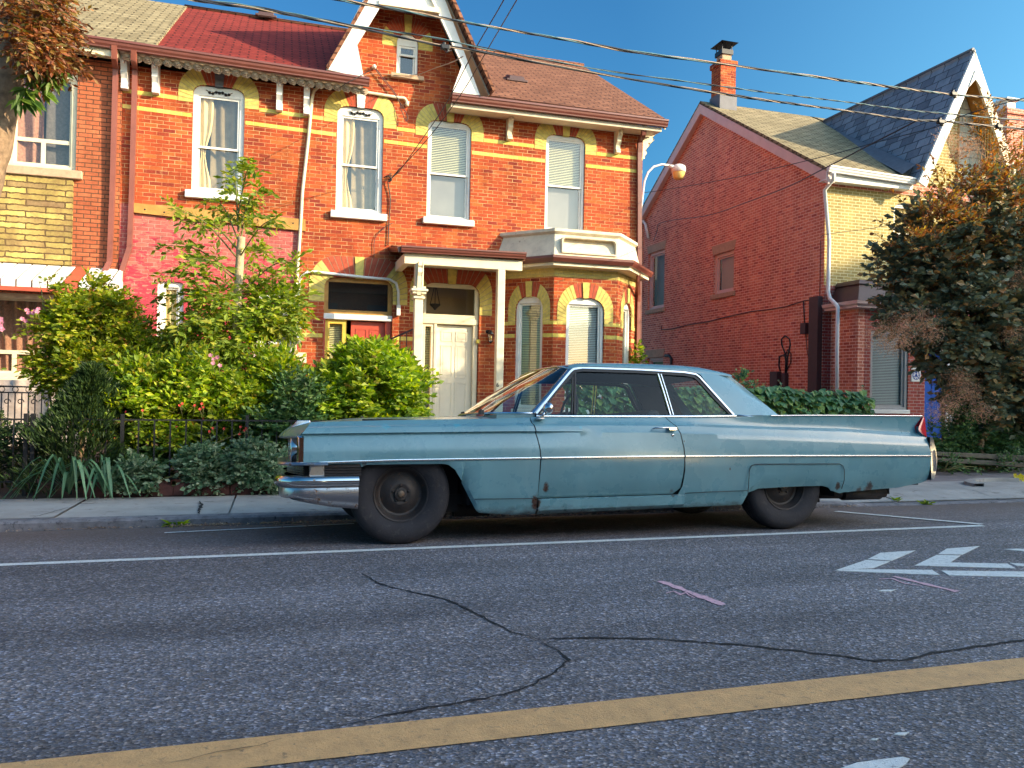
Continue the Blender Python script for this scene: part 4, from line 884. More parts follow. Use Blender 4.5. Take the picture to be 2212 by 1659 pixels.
# ================================================================ house at the left edge
ha = thing('terraced_house', 'brick and split-stone house at the left edge with tan shingle roof and striped awning', 'house', (-5.5, 15.95, 0))
WA = Wall((-10, 15.95), (-2.865, 15.95))
ua = WA.rect(15, 150, 166, 364); la_ = WA.rect(-80, 632, 132, 815)
sx = WA.sz(157, 450)[0]; zst = WA.sz(100, 368)[1]; zsb = WA.sz(100, 571)[1]
b = MB(); WA.poly(b, [(0, -.2), (WA.L, -.2), (WA.L, 7.05), (0, 7.05)], 0, -.25, holes=[rr(*ua), rr(*la_)]); b.build('front_wall', M['brick_a'], ha)
b = MB(); WA.poly(b, rr(0, sx, zsb, zst-.02), 0, .045); b.build('stone_panel', M['stone_a'], ha, bevel=.008)
b = MB(); b.box(-10, -2.9, 18.2, 18.3, -.1, 8); b.box(-10, -2.9, 16.3, 24.7, 3.5, 3.7); b.box(-10, -2.9, 24.7, 24.9, 0, 7.1); b.box(-10.05, -10, 15.95, 24.9, 0, 7.1); b.build('partition', M['dark'], ha)
window(WA, ha, ua, mat='cream', rail='picture', sill=(.12, .15, .09), cur='pattern', rec=.06, fw=.10, sash=.035, sillmat='tan_stone', label='upper picture window with patterned curtains')
window(WA, ha, la_, mat='cream', rail='picture', sill=(.05, .08, .06), cur='patternfull', rec=.06, fw=.10, sash=.035)
b = MB(); slope(b, [(-10, EY, EZ+.04), (-2.28, EY, EZ+.04), (-2.28, RY, RZ+.04), (-10, RY, RZ+.04)], .09); slope(b, [(-10, 25.4, EZ), (-10, RY, RZ+.03), (-2.36, RY, RZ+.03), (-2.36, 25.4, EZ)]); b.build('roof', M['shing_tan'], ha)
gl = g0+(g0-g1).normalized()*6
gutter('gutter', ha, gl, g0-Vector((.003, 0, 0)), h=.15)
b = MB(); b.prism([Vector((gl.x, 15.56, gl.z-.2)), Vector((-2.87, 15.56, g0.z-.2)), Vector((-2.87, 15.94, g0.z-.17)), Vector((gl.x, 15.94, gl.z-.17))], (0, 0, .03))
b.prism([Vector((gl.x, 15.53, gl.z-.13)), Vector((-2.87, 15.53, g0.z-.13)), Vector((-2.87, 15.53, g0.z-.27)), Vector((gl.x, 15.53, gl.z-.27))], (0, .03, 0)); b.build('soffit', M['cream'], ha)
b = MB(); b.ptube([at(247, 98, 15.45), at(247, 125, 15.5), at(250, 150, 15.83), at(243, 412, 15.88), at(237, 566, 15.88), at(222, 595, 15.80), at(218, 690, 15.80)], .09, .07); b.build('downspout', M['pipe_pink'], ha)
# striped awning
zt_ = WA.sz(100, 573)[1]; y1 = 15.05; p0 = at(0, 600, y1); z1 = p0.z; z2 = at(0, 617, y1).z; xr_ = at(249, 590, 15.2).x
def awn(x0, x1, mat): 
    b = MB(); b.hexa([(x0, y1, z1-.02), (x1, y1, z1-.02), (x1, 15.93, zt_-.02), (x0, 15.93, zt_-.02), (x0, y1, z1), (x1, y1, z1), (x1, 15.93, zt_), (x0, 15.93, zt_)])
    b.box(x0, x1, y1-.02, y1-.002, z2, z1+.001); return b
aw = thing('window_awning', 'white metal window awning with one red stripe on the leftmost house', 'awning', (-4, 15.9, zt_))
x = -8.; k = 0; red_at = at(166, 600, y1).x
panels_w, panels_r = MB(), MB()
while x < xr_-.05:
    xe = min(x+.235, xr_); red = x <= red_at < xe or x <= at(195, 600, y1).x < xe and False
    q = awn(x, xe-.028, None); tgt = panels_r if red else panels_w
    n0 = len(tgt.v); tgt.v += q.v; tgt.f += [tuple(i+n0 for i in f) for f in q.f]; tgt.m += q.m; tgt.sm += q.sm; x = xe
panels_w.prism([Vector((xr_-.02, 15.93, zt_-.01)), Vector((xr_-.02, 15.93, z2-.05)), Vector((xr_-.02, y1, z2)), Vector((xr_-.02, y1, z1-.01))], (.02, 0, 0))
panels_w.build('slats', M['awn_white'], aw); o = panels_r.build('stripe', M['awn_red'], aw)
b = MB(); b.box(-8, xr_-.02, y1-.03, y1+.05, z2-.07, z2-.002); b.build('valance', M['awn_red'], aw)
# clear sheeting and old railing under the lower window
b = MB(); rows = []
for j in range(8):
    t = j/7; z = 1.15-1.1*t; rows.append([(-7+i*.04, 14.9+.05*math.sin(i*.5+t*2+3*noise.noise((i*.1, t, 0)))+.04*noise.noise((i*.3, t*3, 2)), z) for i in range(100)])
b.grid(rows); o = b.build('plastic_sheet', pbr('wrinkled_sheet', (.42, .34, .30), .22, var=.35, vs=8, spec=.8, bmp=.4, bs=9)); tag(o, 'wrinkled brownish plastic sheet hanging beneath the lower window of the leftmost house', 'sheet')
pr_ = thing('porch_railing', 'thin dark scrolled porch railing in front of the leftmost house', 'railing', (-3.3, 13.5, 0)); b = MB()
r0, r1 = at(-40, 833, 13.5), at(105, 837, 13.5); r2, r3 = at(-40, 847, 13.5), at(105, 849, 13.5); b.tube([r0, r1], .014, 6); b.tube([r2, r3], .012, 6)
b.build('rail', M['iron'], pr_); b = MB()
for k in range(11):
    x = r0.x+(r1.x-r0.x)*k/10; b.tube([(x, 13.5, r2.z), (x, 13.5, .1)], .010, 5)
    if k % 2: 
        c_ = Vector((x+.07, 13.5, r2.z-.14)); b.tube([c_+Vector((.05*math.cos(a*.6)*(1-a*.07), 0, .05*math.sin(a*.6)*(1-a*.07))) for a in range(11)], .007, 4)
        c_ = Vector((x+.0, 13.5, (r0.z+r2.z)/2)); b.tube([c_+Vector((.04*math.cos(a*.7), 0, .04*math.sin(a*.7))) for a in range(10)], .006, 4)
b.build('balusters', M['iron'], pr_)
# ================================================================ house with the blank side wall on the right
CXW, CYF, CYB = 12.25, 15.5, 26.4
hc = thing('corner_house', 'red brick house on the right with blank brick side wall, chimney and slate-roofed gable', 'house', (15, 15.5, 0))
WS = Wall((CXW, CYB), (CXW, CYF)); WC = Wall((CXW+.001, CYF), (18.4, CYF))
s1 = WS.rect(1541, 545, 1585, 633); s2 = WS.rect(1400, 543, 1435, 667); s3 = WS.rect(1398, 772, 1432, 840)
pk = WS.sz(1530, 232)
b = MB(); WS.poly(b, [(0, -.2), (WS.L, -.2), (WS.L, 6.35), (WS.L-.02, 6.38), (pk[0], pk[1]), (0, 6.38)], 0, -.25, holes=[rr(*s1), rr(*s2), rr(*s3)]); b.build('side_wall', M['brick_c'], hc)
for R in (s1, s2, s3):
    window(WS, hc, R, mat='pinkwhite', sill=(.09, .13, .05), cur='shade' if R is s1 else 'grey', glass='glass_soft', rec=.07, fw=.10, sash=.05, sillmat='tan_stone', rail=None)
    b = MB(); WS.poly(b, [(R[0]-.02, R[3]+.001), (R[1]+.02, R[3]+.001), (R[1]+.10, R[3]+.26), (R[0]-.10, R[3]+.26)], -.03, .012); b.build('stone_lintel', M['tan_stone'], hc)
zbn = 3.75   # buff brick above, red below
cb_u = WC.sz(2110, 300)[0]
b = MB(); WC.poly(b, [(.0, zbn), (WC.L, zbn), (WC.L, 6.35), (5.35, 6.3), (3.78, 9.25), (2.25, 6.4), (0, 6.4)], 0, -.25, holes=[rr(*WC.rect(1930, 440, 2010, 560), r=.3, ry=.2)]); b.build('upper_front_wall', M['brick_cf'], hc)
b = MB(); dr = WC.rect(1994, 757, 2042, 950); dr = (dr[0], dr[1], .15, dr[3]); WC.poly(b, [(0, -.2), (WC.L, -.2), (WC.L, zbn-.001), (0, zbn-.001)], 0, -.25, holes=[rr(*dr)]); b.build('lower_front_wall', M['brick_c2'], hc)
b = MB(); WC.poly(b, [(WC.sz(2068, 300)[0], 6.3), (5.2, 6.3), (3.9, 9.0)], .003, .05); b.build('stone_gable_panel', M['stone_c'], hc)
b = MB(); zz = WC.sz(1880, 432)[1]; WC.poly(b, rr(0, WC.L, 6.08, 6.36), -.02, .02); b.build('frieze', M['brick_c'], hc)
window(WC, hc, WC.rect(1930, 440, 2010, 560), .3, .2, mat='white', rail=WC.sz(1965, 505)[1], sill=(.1, .12, .08), cur='cream')
b = MB(); b.box(CXW+.3, 18.2, 18.5, 18.6, 0, 8); b.box(CXW+.3, 18.2, 15.8, 26.2, 3.4, 3.6); b.box(18.4, 18.6, 15.5, 26.4, -.2, 6.4); b.box(CXW, 18.4, 26.3, 26.39, -.2, 6.4); b.build('partition', M['dark'], hc)
CE, CR, CEY, CRY = 6.40, 9.97, 15.18, 21.0; GX, GZ = 16.03, 9.62
b = MB(); slope(b, [(12.06, CEY, CE), (14.5, CEY, CE), (15.95, 20.5, CR-.3), (15.95, CRY, CR), (12.06, CRY, CR)]); slope(b, [(12.06, 26.8, CE), (12.06, CRY, CR+.003), (18.6, CRY, CR+.003), (18.6, 26.8, CE)])
slope(b, [(17.6, CEY, CE), (18.6, CEY, CE), (18.6, CRY, CR), (16.1, CRY, CR)]); b.build('roof', M['shing_tan'], hc)
b = MB()
for s in (-1, 1):
    dx = 1.60*s; dz = -3.3; L = math.hypot(dx, dz); nn = Vector((-dz/L, 0, dx/L)); nn = nn if nn.z > 0 else -nn
    P = [Vector((GX, 15.0, GZ)), Vector((GX+dx, 15.0, GZ+dz)), Vector((GX+dx, 15.0, GZ+dz))-nn*.09, Vector((GX, 15.0, GZ))-nn*.09]; b.prism(P, (0, 5.5, 0))
b.build('gable_roof', M['slate'], hc)
b = MB(); b.tube([(GX, 14.98, GZ+.01), (GX, 20.4, GZ+.01)], .05, 6)
# lead valley on the left slope of the gable
v0, v1 = Vector((14.46, CEY+.02, CE+.05)), Vector((GX-.2, 20.2, GZ-.35)); dd = (v1-v0)
b.quad(v0+Vector((-.28, .0, .02)), v0+Vector((.10, .0, .28)), v1+Vector((.06, 0, .16)), v1+Vector((-.2, 0, .05))); b.build('valley_flashing', M['leadgrey'], hc)
for s, nm in ((-1, 'bargeboard'), (1, 'bargeboard')):
    dx = 1.60*s; dz = -3.3; L = math.hypot(dx, dz); nn = Vector((-dz/L, 0, dx/L)); nn = nn if nn.z > 0 else -nn
    A_ = Vector((GX, 14.93, GZ))-nn*.02; B_ = A_+Vector((dx*1.02, 0, dz*1.02)); b = MB(); b.prism([A_+Vector((.002*s, 0, 0)), B_, B_-nn*.24, Vector((GX+.002*s, 14.93, GZ-.57))], (0, .06, 0)); b.build(nm, M['white' if s < 0 else 'cream'], hc)
b = MB(); b.prism([Vector((GX-.19, 14.90, GZ-.95)), Vector((GX, 14.90, GZ-.52)), Vector((GX+.19, 14.90, GZ-.95)), Vector((GX, 14.90, GZ-.74))], (0, .025, 0)); b.build('gable_ornament', M['white'], hc)
b = MB()
for s in (-1, 1):
    dx = 1.60*s; dz = -3.3; L = math.hypot(dx, dz); nn = Vector((-dz/L, 0, dx/L)); nn = nn if nn.z > 0 else -nn
    A_ = Vector((GX+dx*.08, 15.0, GZ+dz*.08))-nn*.095; B_ = A_+Vector((dx*.92, 0, dz*.92)); b.prism([A_, B_, B_-nn*.03, A_-nn*.03], (0, .49, 0))
b.build('gable_soffit', M['wood'], hc)
q0, q1 = at(1800, 362, 15.05), at(1976, 389, 15.05); gutter('gutter', hc, (12.02, 15.18, q0.z+.06), (14.5, 15.18, q1.z+.06), mat='white', h=.14)
b = MB(); b.box(12.05, 14.5, 15.2, 15.24, 6.12, 6.34); b.box(12.05, 14.5, 15.24, 15.49, 6.14, 6.17); b.build('soffit', M['white'], hc)
b = MB()     # rake boards on the side gable
for (ya, za, yb, zb_) in ((CEY, CE-.08, CRY, CR-.06), (26.8, CE-.08, CRY, CR-.06)):
    b.prism([Vector((12.06, ya, za)), Vector((12.06, yb, zb_)), Vector((12.06, yb, zb_-.32)), Vector((12.06, ya, za-.28))], (.05, 0, 0))
    b.prism([Vector((12.11, ya, za-.20)), Vector((12.11, yb, zb_-.22)), Vector((12.11, yb, zb_-.26)), Vector((12.11, ya, za-.24))], (.139, 0, 0))
b.build('rake_board', M['pinkwhite'], hc)
# chimney on the ridge
c0, c1_ = ax(1526, 215, 12.3), ax(1576, 215, 12.3)
ch = MB(); cyc = 20.6; ch.box(12.35, 12.86, 20.35, 20.87, 9.2, 10.88); ch.box(12.31, 12.90, 20.31, 20.91, 10.88, 11.02); chm = ch.build('chimney', M['brick'], hc)
b = MB(); b.box(12.46, 12.76, 20.45, 20.78, 11.02, 11.26); b.build('chimney_flue', M['tan_stone'], chm); b = MB(); b.box(12.32, 12.89, 20.32, 20.90, 9.4, 10.02); b.build('chimney_base', M['leadgrey'], chm)
b = MB(); b.box(12.42, 12.80, 20.41, 20.82, 11.24, 11.38)
for x in (12.45, 12.77):
    for y in (20.45, 20.78): b.box(x-.01, x+.01, y-.01, y+.01, 11.38, 11.56)
b.hexa([(12.33, 20.28, 11.56), (12.90, 20.28, 11.56), (12.90, 20.95, 11.56), (12.33, 20.95, 11.56), (12.56, 20.55, 11.66), (12.68, 20.55, 11.66), (12.68, 20.68, 11.66), (12.56, 20.68, 11.66)]); b.build('chimney_cap', M['iron'], chm)
# downpipe, corner board, boxes and cables on the side wall
b = MB(); xw = CXW-.06
b.tube([at(1801, 372, 15.05), at(1800, 388, 15.15), (12.18, 15.44, at(1789, 412, 15.44).z), at(1791, 520, 15.40), at(1789, 630, 15.38), at(1793, 645, 15.3), at(1806, 658, 14.9), at(1810, 664, 14.8), at(1808, 760, 14.75), at(1808, 900, 14.75)], .045, 10); b.build('downspout', M['white'], hc)
b = MB(); b.box(CXW-.14, CXW-.001, 15.52, 15.85, -.1, WS.sz(1776, 640)[1]); b.build('corner_board', M['dkbrown'], hc, bevel=.01)
Q = lambda u, v, off=.02: (lambda q: WS.p(q[0], q[1], off))(WS.sz(u, v))
def wbox(u0, v0, u1, v1, d, nm, mat='dkbrown'):
    a, c_ = WS.sz(u0, (v0+v1)/2), WS.sz(u1, (v0+v1)/2); z0, z1 = WS.sz((u0+u1)/2, v1)[1], WS.sz((u0+u1)/2, v0)[1]
    b = MB(); WS.bx(b, a[0], c_[0], z0, z1, .0, d); return b.build(nm, M[mat], hc, bevel=.01)
wbox(1737, 698, 1748, 722, .12, 'junction_box'); wbox(1672, 803, 1688, 865, .14, 'conduit_box'); wbox(1695, 806, 1703, 865, .10, 'conduit_box')
b = MB()
T_ = lambda pts, r=.014: b.tube([Q(*p) for p in pts], r, 6)
T_([(1687, 802), (1684, 790), (1685, 770), (1696, 766), (1699, 780), (1698, 806)], .02)
T_([(1698, 806), (1699, 768), (1690, 745), (1689, 733), (1697, 725), (1707, 733), (1708, 745), (1702, 775), (1700, 806)], .016)
T_([(1700, 800), (1709, 785), (1710, 765), (1703, 755), (1699, 765)], .012)
T_([(1737, 650), (1738, 675), (1739, 698)], .012)
b.build('looped_cable', M['iron'], hc)
b = MB(); T_([(1430, 704), (1430, 712), (1450, 711), (1490, 701), (1530, 695), (1560, 687), (1623, 673), (1660, 669), (1697, 663), (1737, 650), (1775, 645)], .012); T_([(1742, 722), (1745, 760), (1752, 790), (1748, 850)], .008); T_([(1774, 520), (1774, 560), (1772, 640)], .007); b.build('wall_cable', M['dkbrown'], hc)
b = MB(); T_([(1452, 800), (1452, 775), (1447, 768), (1438, 768)], .05); b.build('vent_pipe', M['iron'], hc)
b = MB(); b.tube([Q(1388, 640, .06), Q(1388, 500, .06), Q(1389, 482, .08), Q(1394, 477, .1), Q(1400, 485, .1), Q(1405, 515, .08)], .045, 8); b.build('service_mast', M['white'], hc)
# bay with the hipped metal roof
BX0, BYF, BX1 = 12.47, 14.6, 14.35
zg_ = at(1820, 662, 14.8).z
WB1, WB2 = Wall((BX0-.003, CYF), (BX0-.003, BYF-.003)), Wall((BX0, BYF), (BX1, BYF))
bw_ = WB2.rect(1880, 715, 1962, 885)
for W_, hl in ((WB1, []), (WB2, [rr(*bw_)]), (Wall((BX1+.003, BYF-.003), (BX1+.003, CYF)), [])):
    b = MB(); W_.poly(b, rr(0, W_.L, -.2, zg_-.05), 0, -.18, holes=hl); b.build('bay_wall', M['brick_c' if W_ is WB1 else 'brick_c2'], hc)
window(WB2, hc, bw_, mat='greymetal', rail=None, sill=(.03, .09, .05), cur='blind_blue', glass='glass_soft', rec=.03, fw=.07, sash=.05, sillmat='white')
zr1, zr2 = zg_+.12, at(1850, 604, 14.8).z
def cring(b, d0, z0, d1, z1):
    f = lambda d, z: [(BX0-d, CYF-.002, z), (BX0-d, BYF-d, z), (BX1+d, BYF-d, z), (BX1+d, CYF-.002, z)]
    b.grid([f(d0, z0), f(d1, z1)], sm=False)
b = MB(); cring(b, .0, zg_-.05, .2, zg_-.045); cring(b, .2, zg_-.045, .2, zg_+.0); cring(b, .2, zg_, .26, zg_+.03); cring(b, .26, zg_+.03, .28, zg_+.10); cring(b, .28, zg_+.10, .1, zg_+.11); b.build('bay_gutter', M['pinkwhite'], hc)
b = MB(); cring(b, .16, zg_+.10, .06, zg_+.14); cring(b, .06, zg_+.14, -.12, zr2-.12); cring(b, -.12, zr2-.12, -.08, zr2-.1); cring(b, -.08, zr2-.1, -.14, zr2); f = [(BX0+.14, CYF, zr2), (BX0+.14, BYF+.14, zr2), (BX1-.14, BYF+.14, zr2), (BX1-.14, CYF, zr2)]; b.quad(*f); b.build('bay_roof', M['dkbrown'], hc)
# door, frame, plaque
b = MB(); Do = dr; WC.poly(b, rr(dr[0]+.01, dr[1]-.01, dr[2], dr[3]-.08), -.14, -.09); 
for k in range(2):
    for (a, c_) in ((.08, .42), (.48, .90)):
        x0 = dr[0]+.1+k*(dr[1]-dr[0]-.2)*.52; x1 = x0+(dr[1]-dr[0]-.2)*.42; zz0 = dr[2]+(dr[3]-dr[2])*a; zz1 = dr[2]+(dr[3]-dr[2])*c_; WC.poly(b, rr(x0, x1, zz0, zz1), -.1, -.075)
o = b.build('front_door', M['blue_door'], hc, bevel=.006); o['label'] = 'bright blue front door'
b = MB(); WC.bx(b, dr[0], dr[1], dr[3]-.08, dr[3]+.06, -.1, .03); xq = WC.sz(2058, 850)[0]; WC.bx(b, dr[1], xq, .1, dr[3]+.06, -.1, .04); b.build('door_frame', M['white'], hc, bevel=.008)
b = MB(); pl = WC.rect(1967, 792, 1991, 825) if False else None
p, q = at(1969, 824, BYF-.02), at(1989, 793, BYF-.02)
WB2r = WB2
b.box(p.x-.0, q.x, BYF-.02, BYF-.001, p.z, q.z); plq = b.build('round_emblem_sign', M['white'], hc)
cxp, czp, rp = (p.x+q.x)/2, (p.z+q.z)/2-.02, (q.x-p.x)*.42
M['signblue'] = pbr('sign_blue', (.02, .06, .30), .5)
b = MB()
def annulus(b, c, r0, r1, y, n=28):
    b.prism([Vector((c[0]+r1*math.cos(2*math.pi*k/n), y, c[1]+r1*math.sin(2*math.pi*k/n))) for k in range(n)], (0, -.003, 0), holes=[[Vector((c[0]+r0*math.cos(2*math.pi*k/n), y, c[1]+r0*math.sin(2*math.pi*k/n))) for k in range(n)]] if r0 else ())
annulus(b, (cxp, czp), rp*.86, rp, BYF-.021); annulus(b, (cxp, czp), rp*.58, rp*.64, BYF-.021)
b.prism([Vector((cxp-.05, BYF-.021, czp-.04)), Vector((cxp, BYF-.021, czp+.06)), Vector((cxp+.05, BYF-.021, czp-.04))], (0, -.003, 0)); b.box(cxp-.02, cxp+.02, BYF-.024, BYF-.021, czp+.05, czp+.09)
for k in range(9): a = k*2*math.pi/9; b.box(cxp+rp*.75*math.cos(a)-.008, cxp+rp*.75*math.cos(a)+.008, BYF-.024, BYF-.021, czp+rp*.75*math.sin(a)-.01, czp+rp*.75*math.sin(a)+.01)
b.build('emblem', M['signblue'], plq)
# brick house further right, only its chimney and roof edge show
hd = thing('neighbouring_house', 'distant brick house behind the smoke bush, only its square chimney and roof showing', 'house', (20.5, 18, 0))
b = MB(); b.box(18.9, 24, 17.5, 26, -.2, 6.2); b.build('wall', M['brick_c'], hd)
b = MB(); b.prism([Vector((18.7, 17.2, 6.2)), Vector((18.7, 21.7, 8.2)), Vector((18.7, 26.2, 6.2))], (5.5, 0, 0)); b.build('roof', M['slate'], hd)
p, q = at(2156, 310, 18.5), at(2192, 250, 18.5); b = MB(); b.box(p.x, q.x, 18.2, 18.9, 5, q.z); b.box(p.x-.05, q.x+.05, 18.15, 18.95, q.z-.1, q.z+.06); c_ = b.build('chimney', M['brick_c'], hd)
b = MB(); b.box(p.x+.1, p.x+.42, 18.3, 18.75, q.z+.06, q.z+.30); b.box(p.x+.0, p.x+.55, 18.2, 18.85, q.z+.36, q.z+.40); b.box(p.x+.12, p.x+.15, 18.32, 18.7, q.z+.3, q.z+.36); b.build('chimney_cap', M['white'], c_)
# ================================================================ street lamp
LY = 18.8; lp = at(1466, 368, LY)
sl_ = thing('street_lamp', 'grey street lamp with amber bowl on a curved arm beside the houses', 'street lamp', (9.05, LY, -.1))
b = MB(); b.tube([(9.05, LY, -.1), (9.05, LY, 3), (9.05, LY, 5.6)], [.11, .09, .07], 10); b.build('pole', M['greymetal'], sl_)
b = MB(); b.tube([(9.05, LY, 5.3), (9.07, LY, 5.7), at(1392, 392, LY), at(1400, 372, LY), at(1412, 360, LY), at(1430, 355, LY), at(1450, 358, LY)], .028, 8); b.build('arm', M['white'], sl_)
b = MB(); b.lathe([(0, .16), (.10, .15), (.17, .11), (.19, .04), (.19, -.05), (.16, -.06)], lp, 'z', 20); b.tube([lp+Vector((-.3, 0, .08)), lp+Vector((-.1, 0, .08))], .05, 8); b.build('lamp_housing', M['white'], sl_)
b = MB(); b.lathe([(.17, -.06), (.165, -.12), (.13, -.22), (.07, -.25), (0, -.255)], lp, 'z', 20); b.build('lamp_bowl', M['amber'], sl_)
# ================================================================ overhead cables
CYL = 8.5
def smooth(pts, n=8):
    P = [pts[0]*2-pts[1]]+list(pts)+[pts[-1]*2-pts[-2]]; out = []
    for i in range(1, len(P)-2):
        for k in range(n):
            t = k/n; a, b_, c_, d = P[i-1], P[i], P[i+1], P[i+2]
            out.append(.5*((2*b_)+(c_-a)*t+(2*a-5*b_+4*c_-d)*t*t+(3*b_-a-3*c_+d)*t**3))
    out.append(pts[-1]); return out
def resample(P, st):
    out = [P[0]]; acc = 0
    for a, c_ in zip(P, P[1:]):
        L = (c_-a).length; n = max(1, int(L/st)); 
        for i in range(1, n+1): out.append(a.lerp(c_, i/n))
    return out
def twisted(label, px, Y, strands, pitch=.55, rad=.012, wob=0, grp='overhead cables along the street'):
    pts = [at(u, v, Y) for u, v in px]; path = resample(smooth(pts), .05)
    t = thing('overhead_cable', label, 'cable', path[len(path)//2], grp); L = 0
    for k, (r, mat) in enumerate(strands):
        row = []; L = 0
        for i, p in enumerate(path):
            if i: L += (p-path[i-1]).length
            a = 2*math.pi*(L/pitch*(1+.15*math.sin(L*.7))+k/len(strands)); R = rad*(1+.25*math.sin(L*1.9)); row.append(p+Vector((0, math.cos(a), math.sin(a)))*R)
        b = MB(); b.tube(row, r, 6); b.build('strand', M[mat], t)
    return t
twisted('uppermost thick twisted cable bundle with light strands crossing above the chimney', [(560, -40), (738, 0), (863, 22), (1015, 50), (1106, 66), (1231, 87), (1356, 110), (1531, 134), (1659, 152), (1809, 172), (1934, 189), (2059, 204), (2212, 217), (2400, 235)], CYL, [(.009, 'cable'), (.008, 'cable_lt'), (.008, 'cable_teal')], .95, .009)
twisted('middle thin twisted cable between the two thicker ones', [(200, -45), (425, -3), (553, 15), (760, 54), (828, 65), (928, 80), (1106, 116), (1306, 152), (1481, 176), (1659, 200), (1834, 221), (1984, 240), (2212, 260), (2400, 276)], CYL+.15, [(.0055, 'cable'), (.006, 'cable_teal')], .8, .006)
twisted('lowest dark twisted cable with splice clamps over the slate gable', [(180, -48), (400, -3), (553, 19), (760, 58), (903, 88), (953, 98), (1028, 110), (1106, 125), (1243, 150), (1356, 170), (1531, 198), (1659, 217), (1834, 240), (1971, 259), (2034, 262), (2212, 279), (2400, 296)], CYL, [(.009, 'cable'), (.008, 'cable'), (.006, 'cable_lt')], 1.0, .008)
for (u, v, lab) in ((2060, 203, 'small black cable clamp on the uppermost cable in front of the slate roof'), (2032, 263, 'black splice clamp on the lowest cable near the slate gable edge'), (962, 102, 'black splice clamp hanging on the cables in front of the brick gable'), (2158, 273, 'black clamp on the lowest cable at the far right near the distant chimney')):
    p = at(u, v, CYL-.01); t = thing('cable_clamp', lab, 'clamp', p, 'clamps on the overhead cables'); b = MB()
    b.box(p.x-.05, p.x+.05, CYL-.035, CYL+.02, p.z-.025, p.z+.025); b.box(p.x-.03, p.x+.0, CYL-.03, CYL+.01, p.z+.02, p.z+.05); b.box(p.x+.015, p.x+.04, CYL-.03, CYL+.01, p.z-.055, p.z-.02)
    b.build('body', M['iron'], t, bevel=.006)
    b = MB(); b.tube([p+Vector((-.05, -.02, 0)), p+Vector((0, -.03, -.07)), p+Vector((.07, -.02, -.03))], .005, 5); b.build('tail', M['iron'], t)
def wire(label, pts, r=.006, mat='cable', grp=None, name='service_wire'):
    P = resample(smooth(pts, 6), .15); b = MB(); b.tube(P, r, 5); o = b.build(name, M[mat]); tag(o, label, 'wire', grp); return o
wire('left of the two straight black wires rising steeply from the brick wall between the windows', [at(863, 370, 15.9), at(910, 303, 14.5), at(963, 225, 13), at(1023, 112, 11.3), at(1088, 0, 9.6), at(1150, -120, 8.5)], .008, 'cable', 'service drop wires')
wire('right of the two straight black wires rising steeply from the brick wall between the windows', [at(853, 377, 15.9), at(928, 295, 14.5), at(1000, 197, 13), at(1060, 95, 11.3), at(1116, 0, 9.6), at(1185, -120, 8.5)], .008, 'cable', 'service drop wires')
wire('dark loose wire hanging down the brick from the wall bracket beside the third window', [at(863, 370, 15.9), at(845, 385, 15.93), at(838, 392, 15.95), at(843, 430, 15.97), at(840, 480, 15.97), at(838, 530, 15.97)], .012, 'iron')
wire('thin curved wire looping from the wall down to the porch roof corner', [at(848, 482, 15.97), at(830, 492, 15.97), at(810, 515, 15.97), at(808, 556, 15.97)], .007, 'dkbrown')
wire('black wire bracket tail on the brick wall right of the second window', [at(829, 384, 15.97), at(838, 380, 15.9), at(846, 388, 15.88), at(840, 392, 15.9), at(852, 378, 15.88), at(864, 364, 15.88)], .014, 'iron')
wire('brown wires slanting down the gable wall from a white insulator', [at(808, 146, 15.93), at(830, 175, 15.93), at(850, 200, 15.93), at(868, 228, 15.9), at(880, 250, 15.88), at(877, 262, 15.88), at(868, 240, 15.9), at(856, 205, 15.93), at(812, 148, 15.93)], .008, 'dkbrown')
wire('grey wire sagging across the gable window sill from the overhead clamp', [at(1000, 122, 10), at(975, 135, 12), at(940, 147, 14), at(905, 160, 15.7), at(870, 163, 15.86), at(800, 160, 15.95), at(760, 180, 15.95)], .008, 'cable_lt')
wire('dark wire running from the insulator to the left along the gable foot', [at(806, 148, 15.93), at(785, 160, 15.4), at(740, 185, 15.35), at(733, 192, 15.9)], .008, 'iron')
ins = MB(); p = at(808, 145, 15.95); ins.lathe([(0, -.12), (.03, -.11), (.045, -.07), (.02, -.05), (.045, -.02), (.03, 0)], (p.x, 15.99, p.z), 'y', 12); o = ins.build('insulator', M['white']); tag(o, 'small white ceramic insulator on the gable brick left of its window', 'insulator')
wire('long black wire from the side wall of the right house up to the overhead cables', [at(1412, 520, 22.5)+Vector((0, 0, 0)), Q(1428, 500, .15), Q(1440, 486, .3), Q(1480, 478, .45), at(1530, 465, 18.5), at(1610, 438, 15.8), at(1700, 404, 13.2), at(1784, 362, 11.2), at(1884, 310, 9.6), at(1939, 282, 9), at(1985, 258, 8.55)], .011, 'cable')
wire('thin black wire crossing from the street lamp corner to the slate gable', [at(1392, 416, 16.5), at(1437, 410, 15.8), at(1586, 384, 13), at(1659, 367, 11.8), at(1784, 337, 10.4), at(1884, 310, 9.6), at(2021, 275, 8.6)], .007, 'cable')
wire('thin black wire rising to the right in front of the slate gable', [at(2021, 276, 8.55), at(2050, 262, 8.3), at(2110, 240, 8.0), at(2212, 212, 7.6), at(2330, 180, 7.2)], .006, 'cable')
wire('thin wire stretched over the upper yellow brick wall of the right house', [Q(1777, 514, .06), at(1787, 506, 15.35), at(1890, 492, 13.5), at(1970, 474, 12)], .006, 'dkbrown')
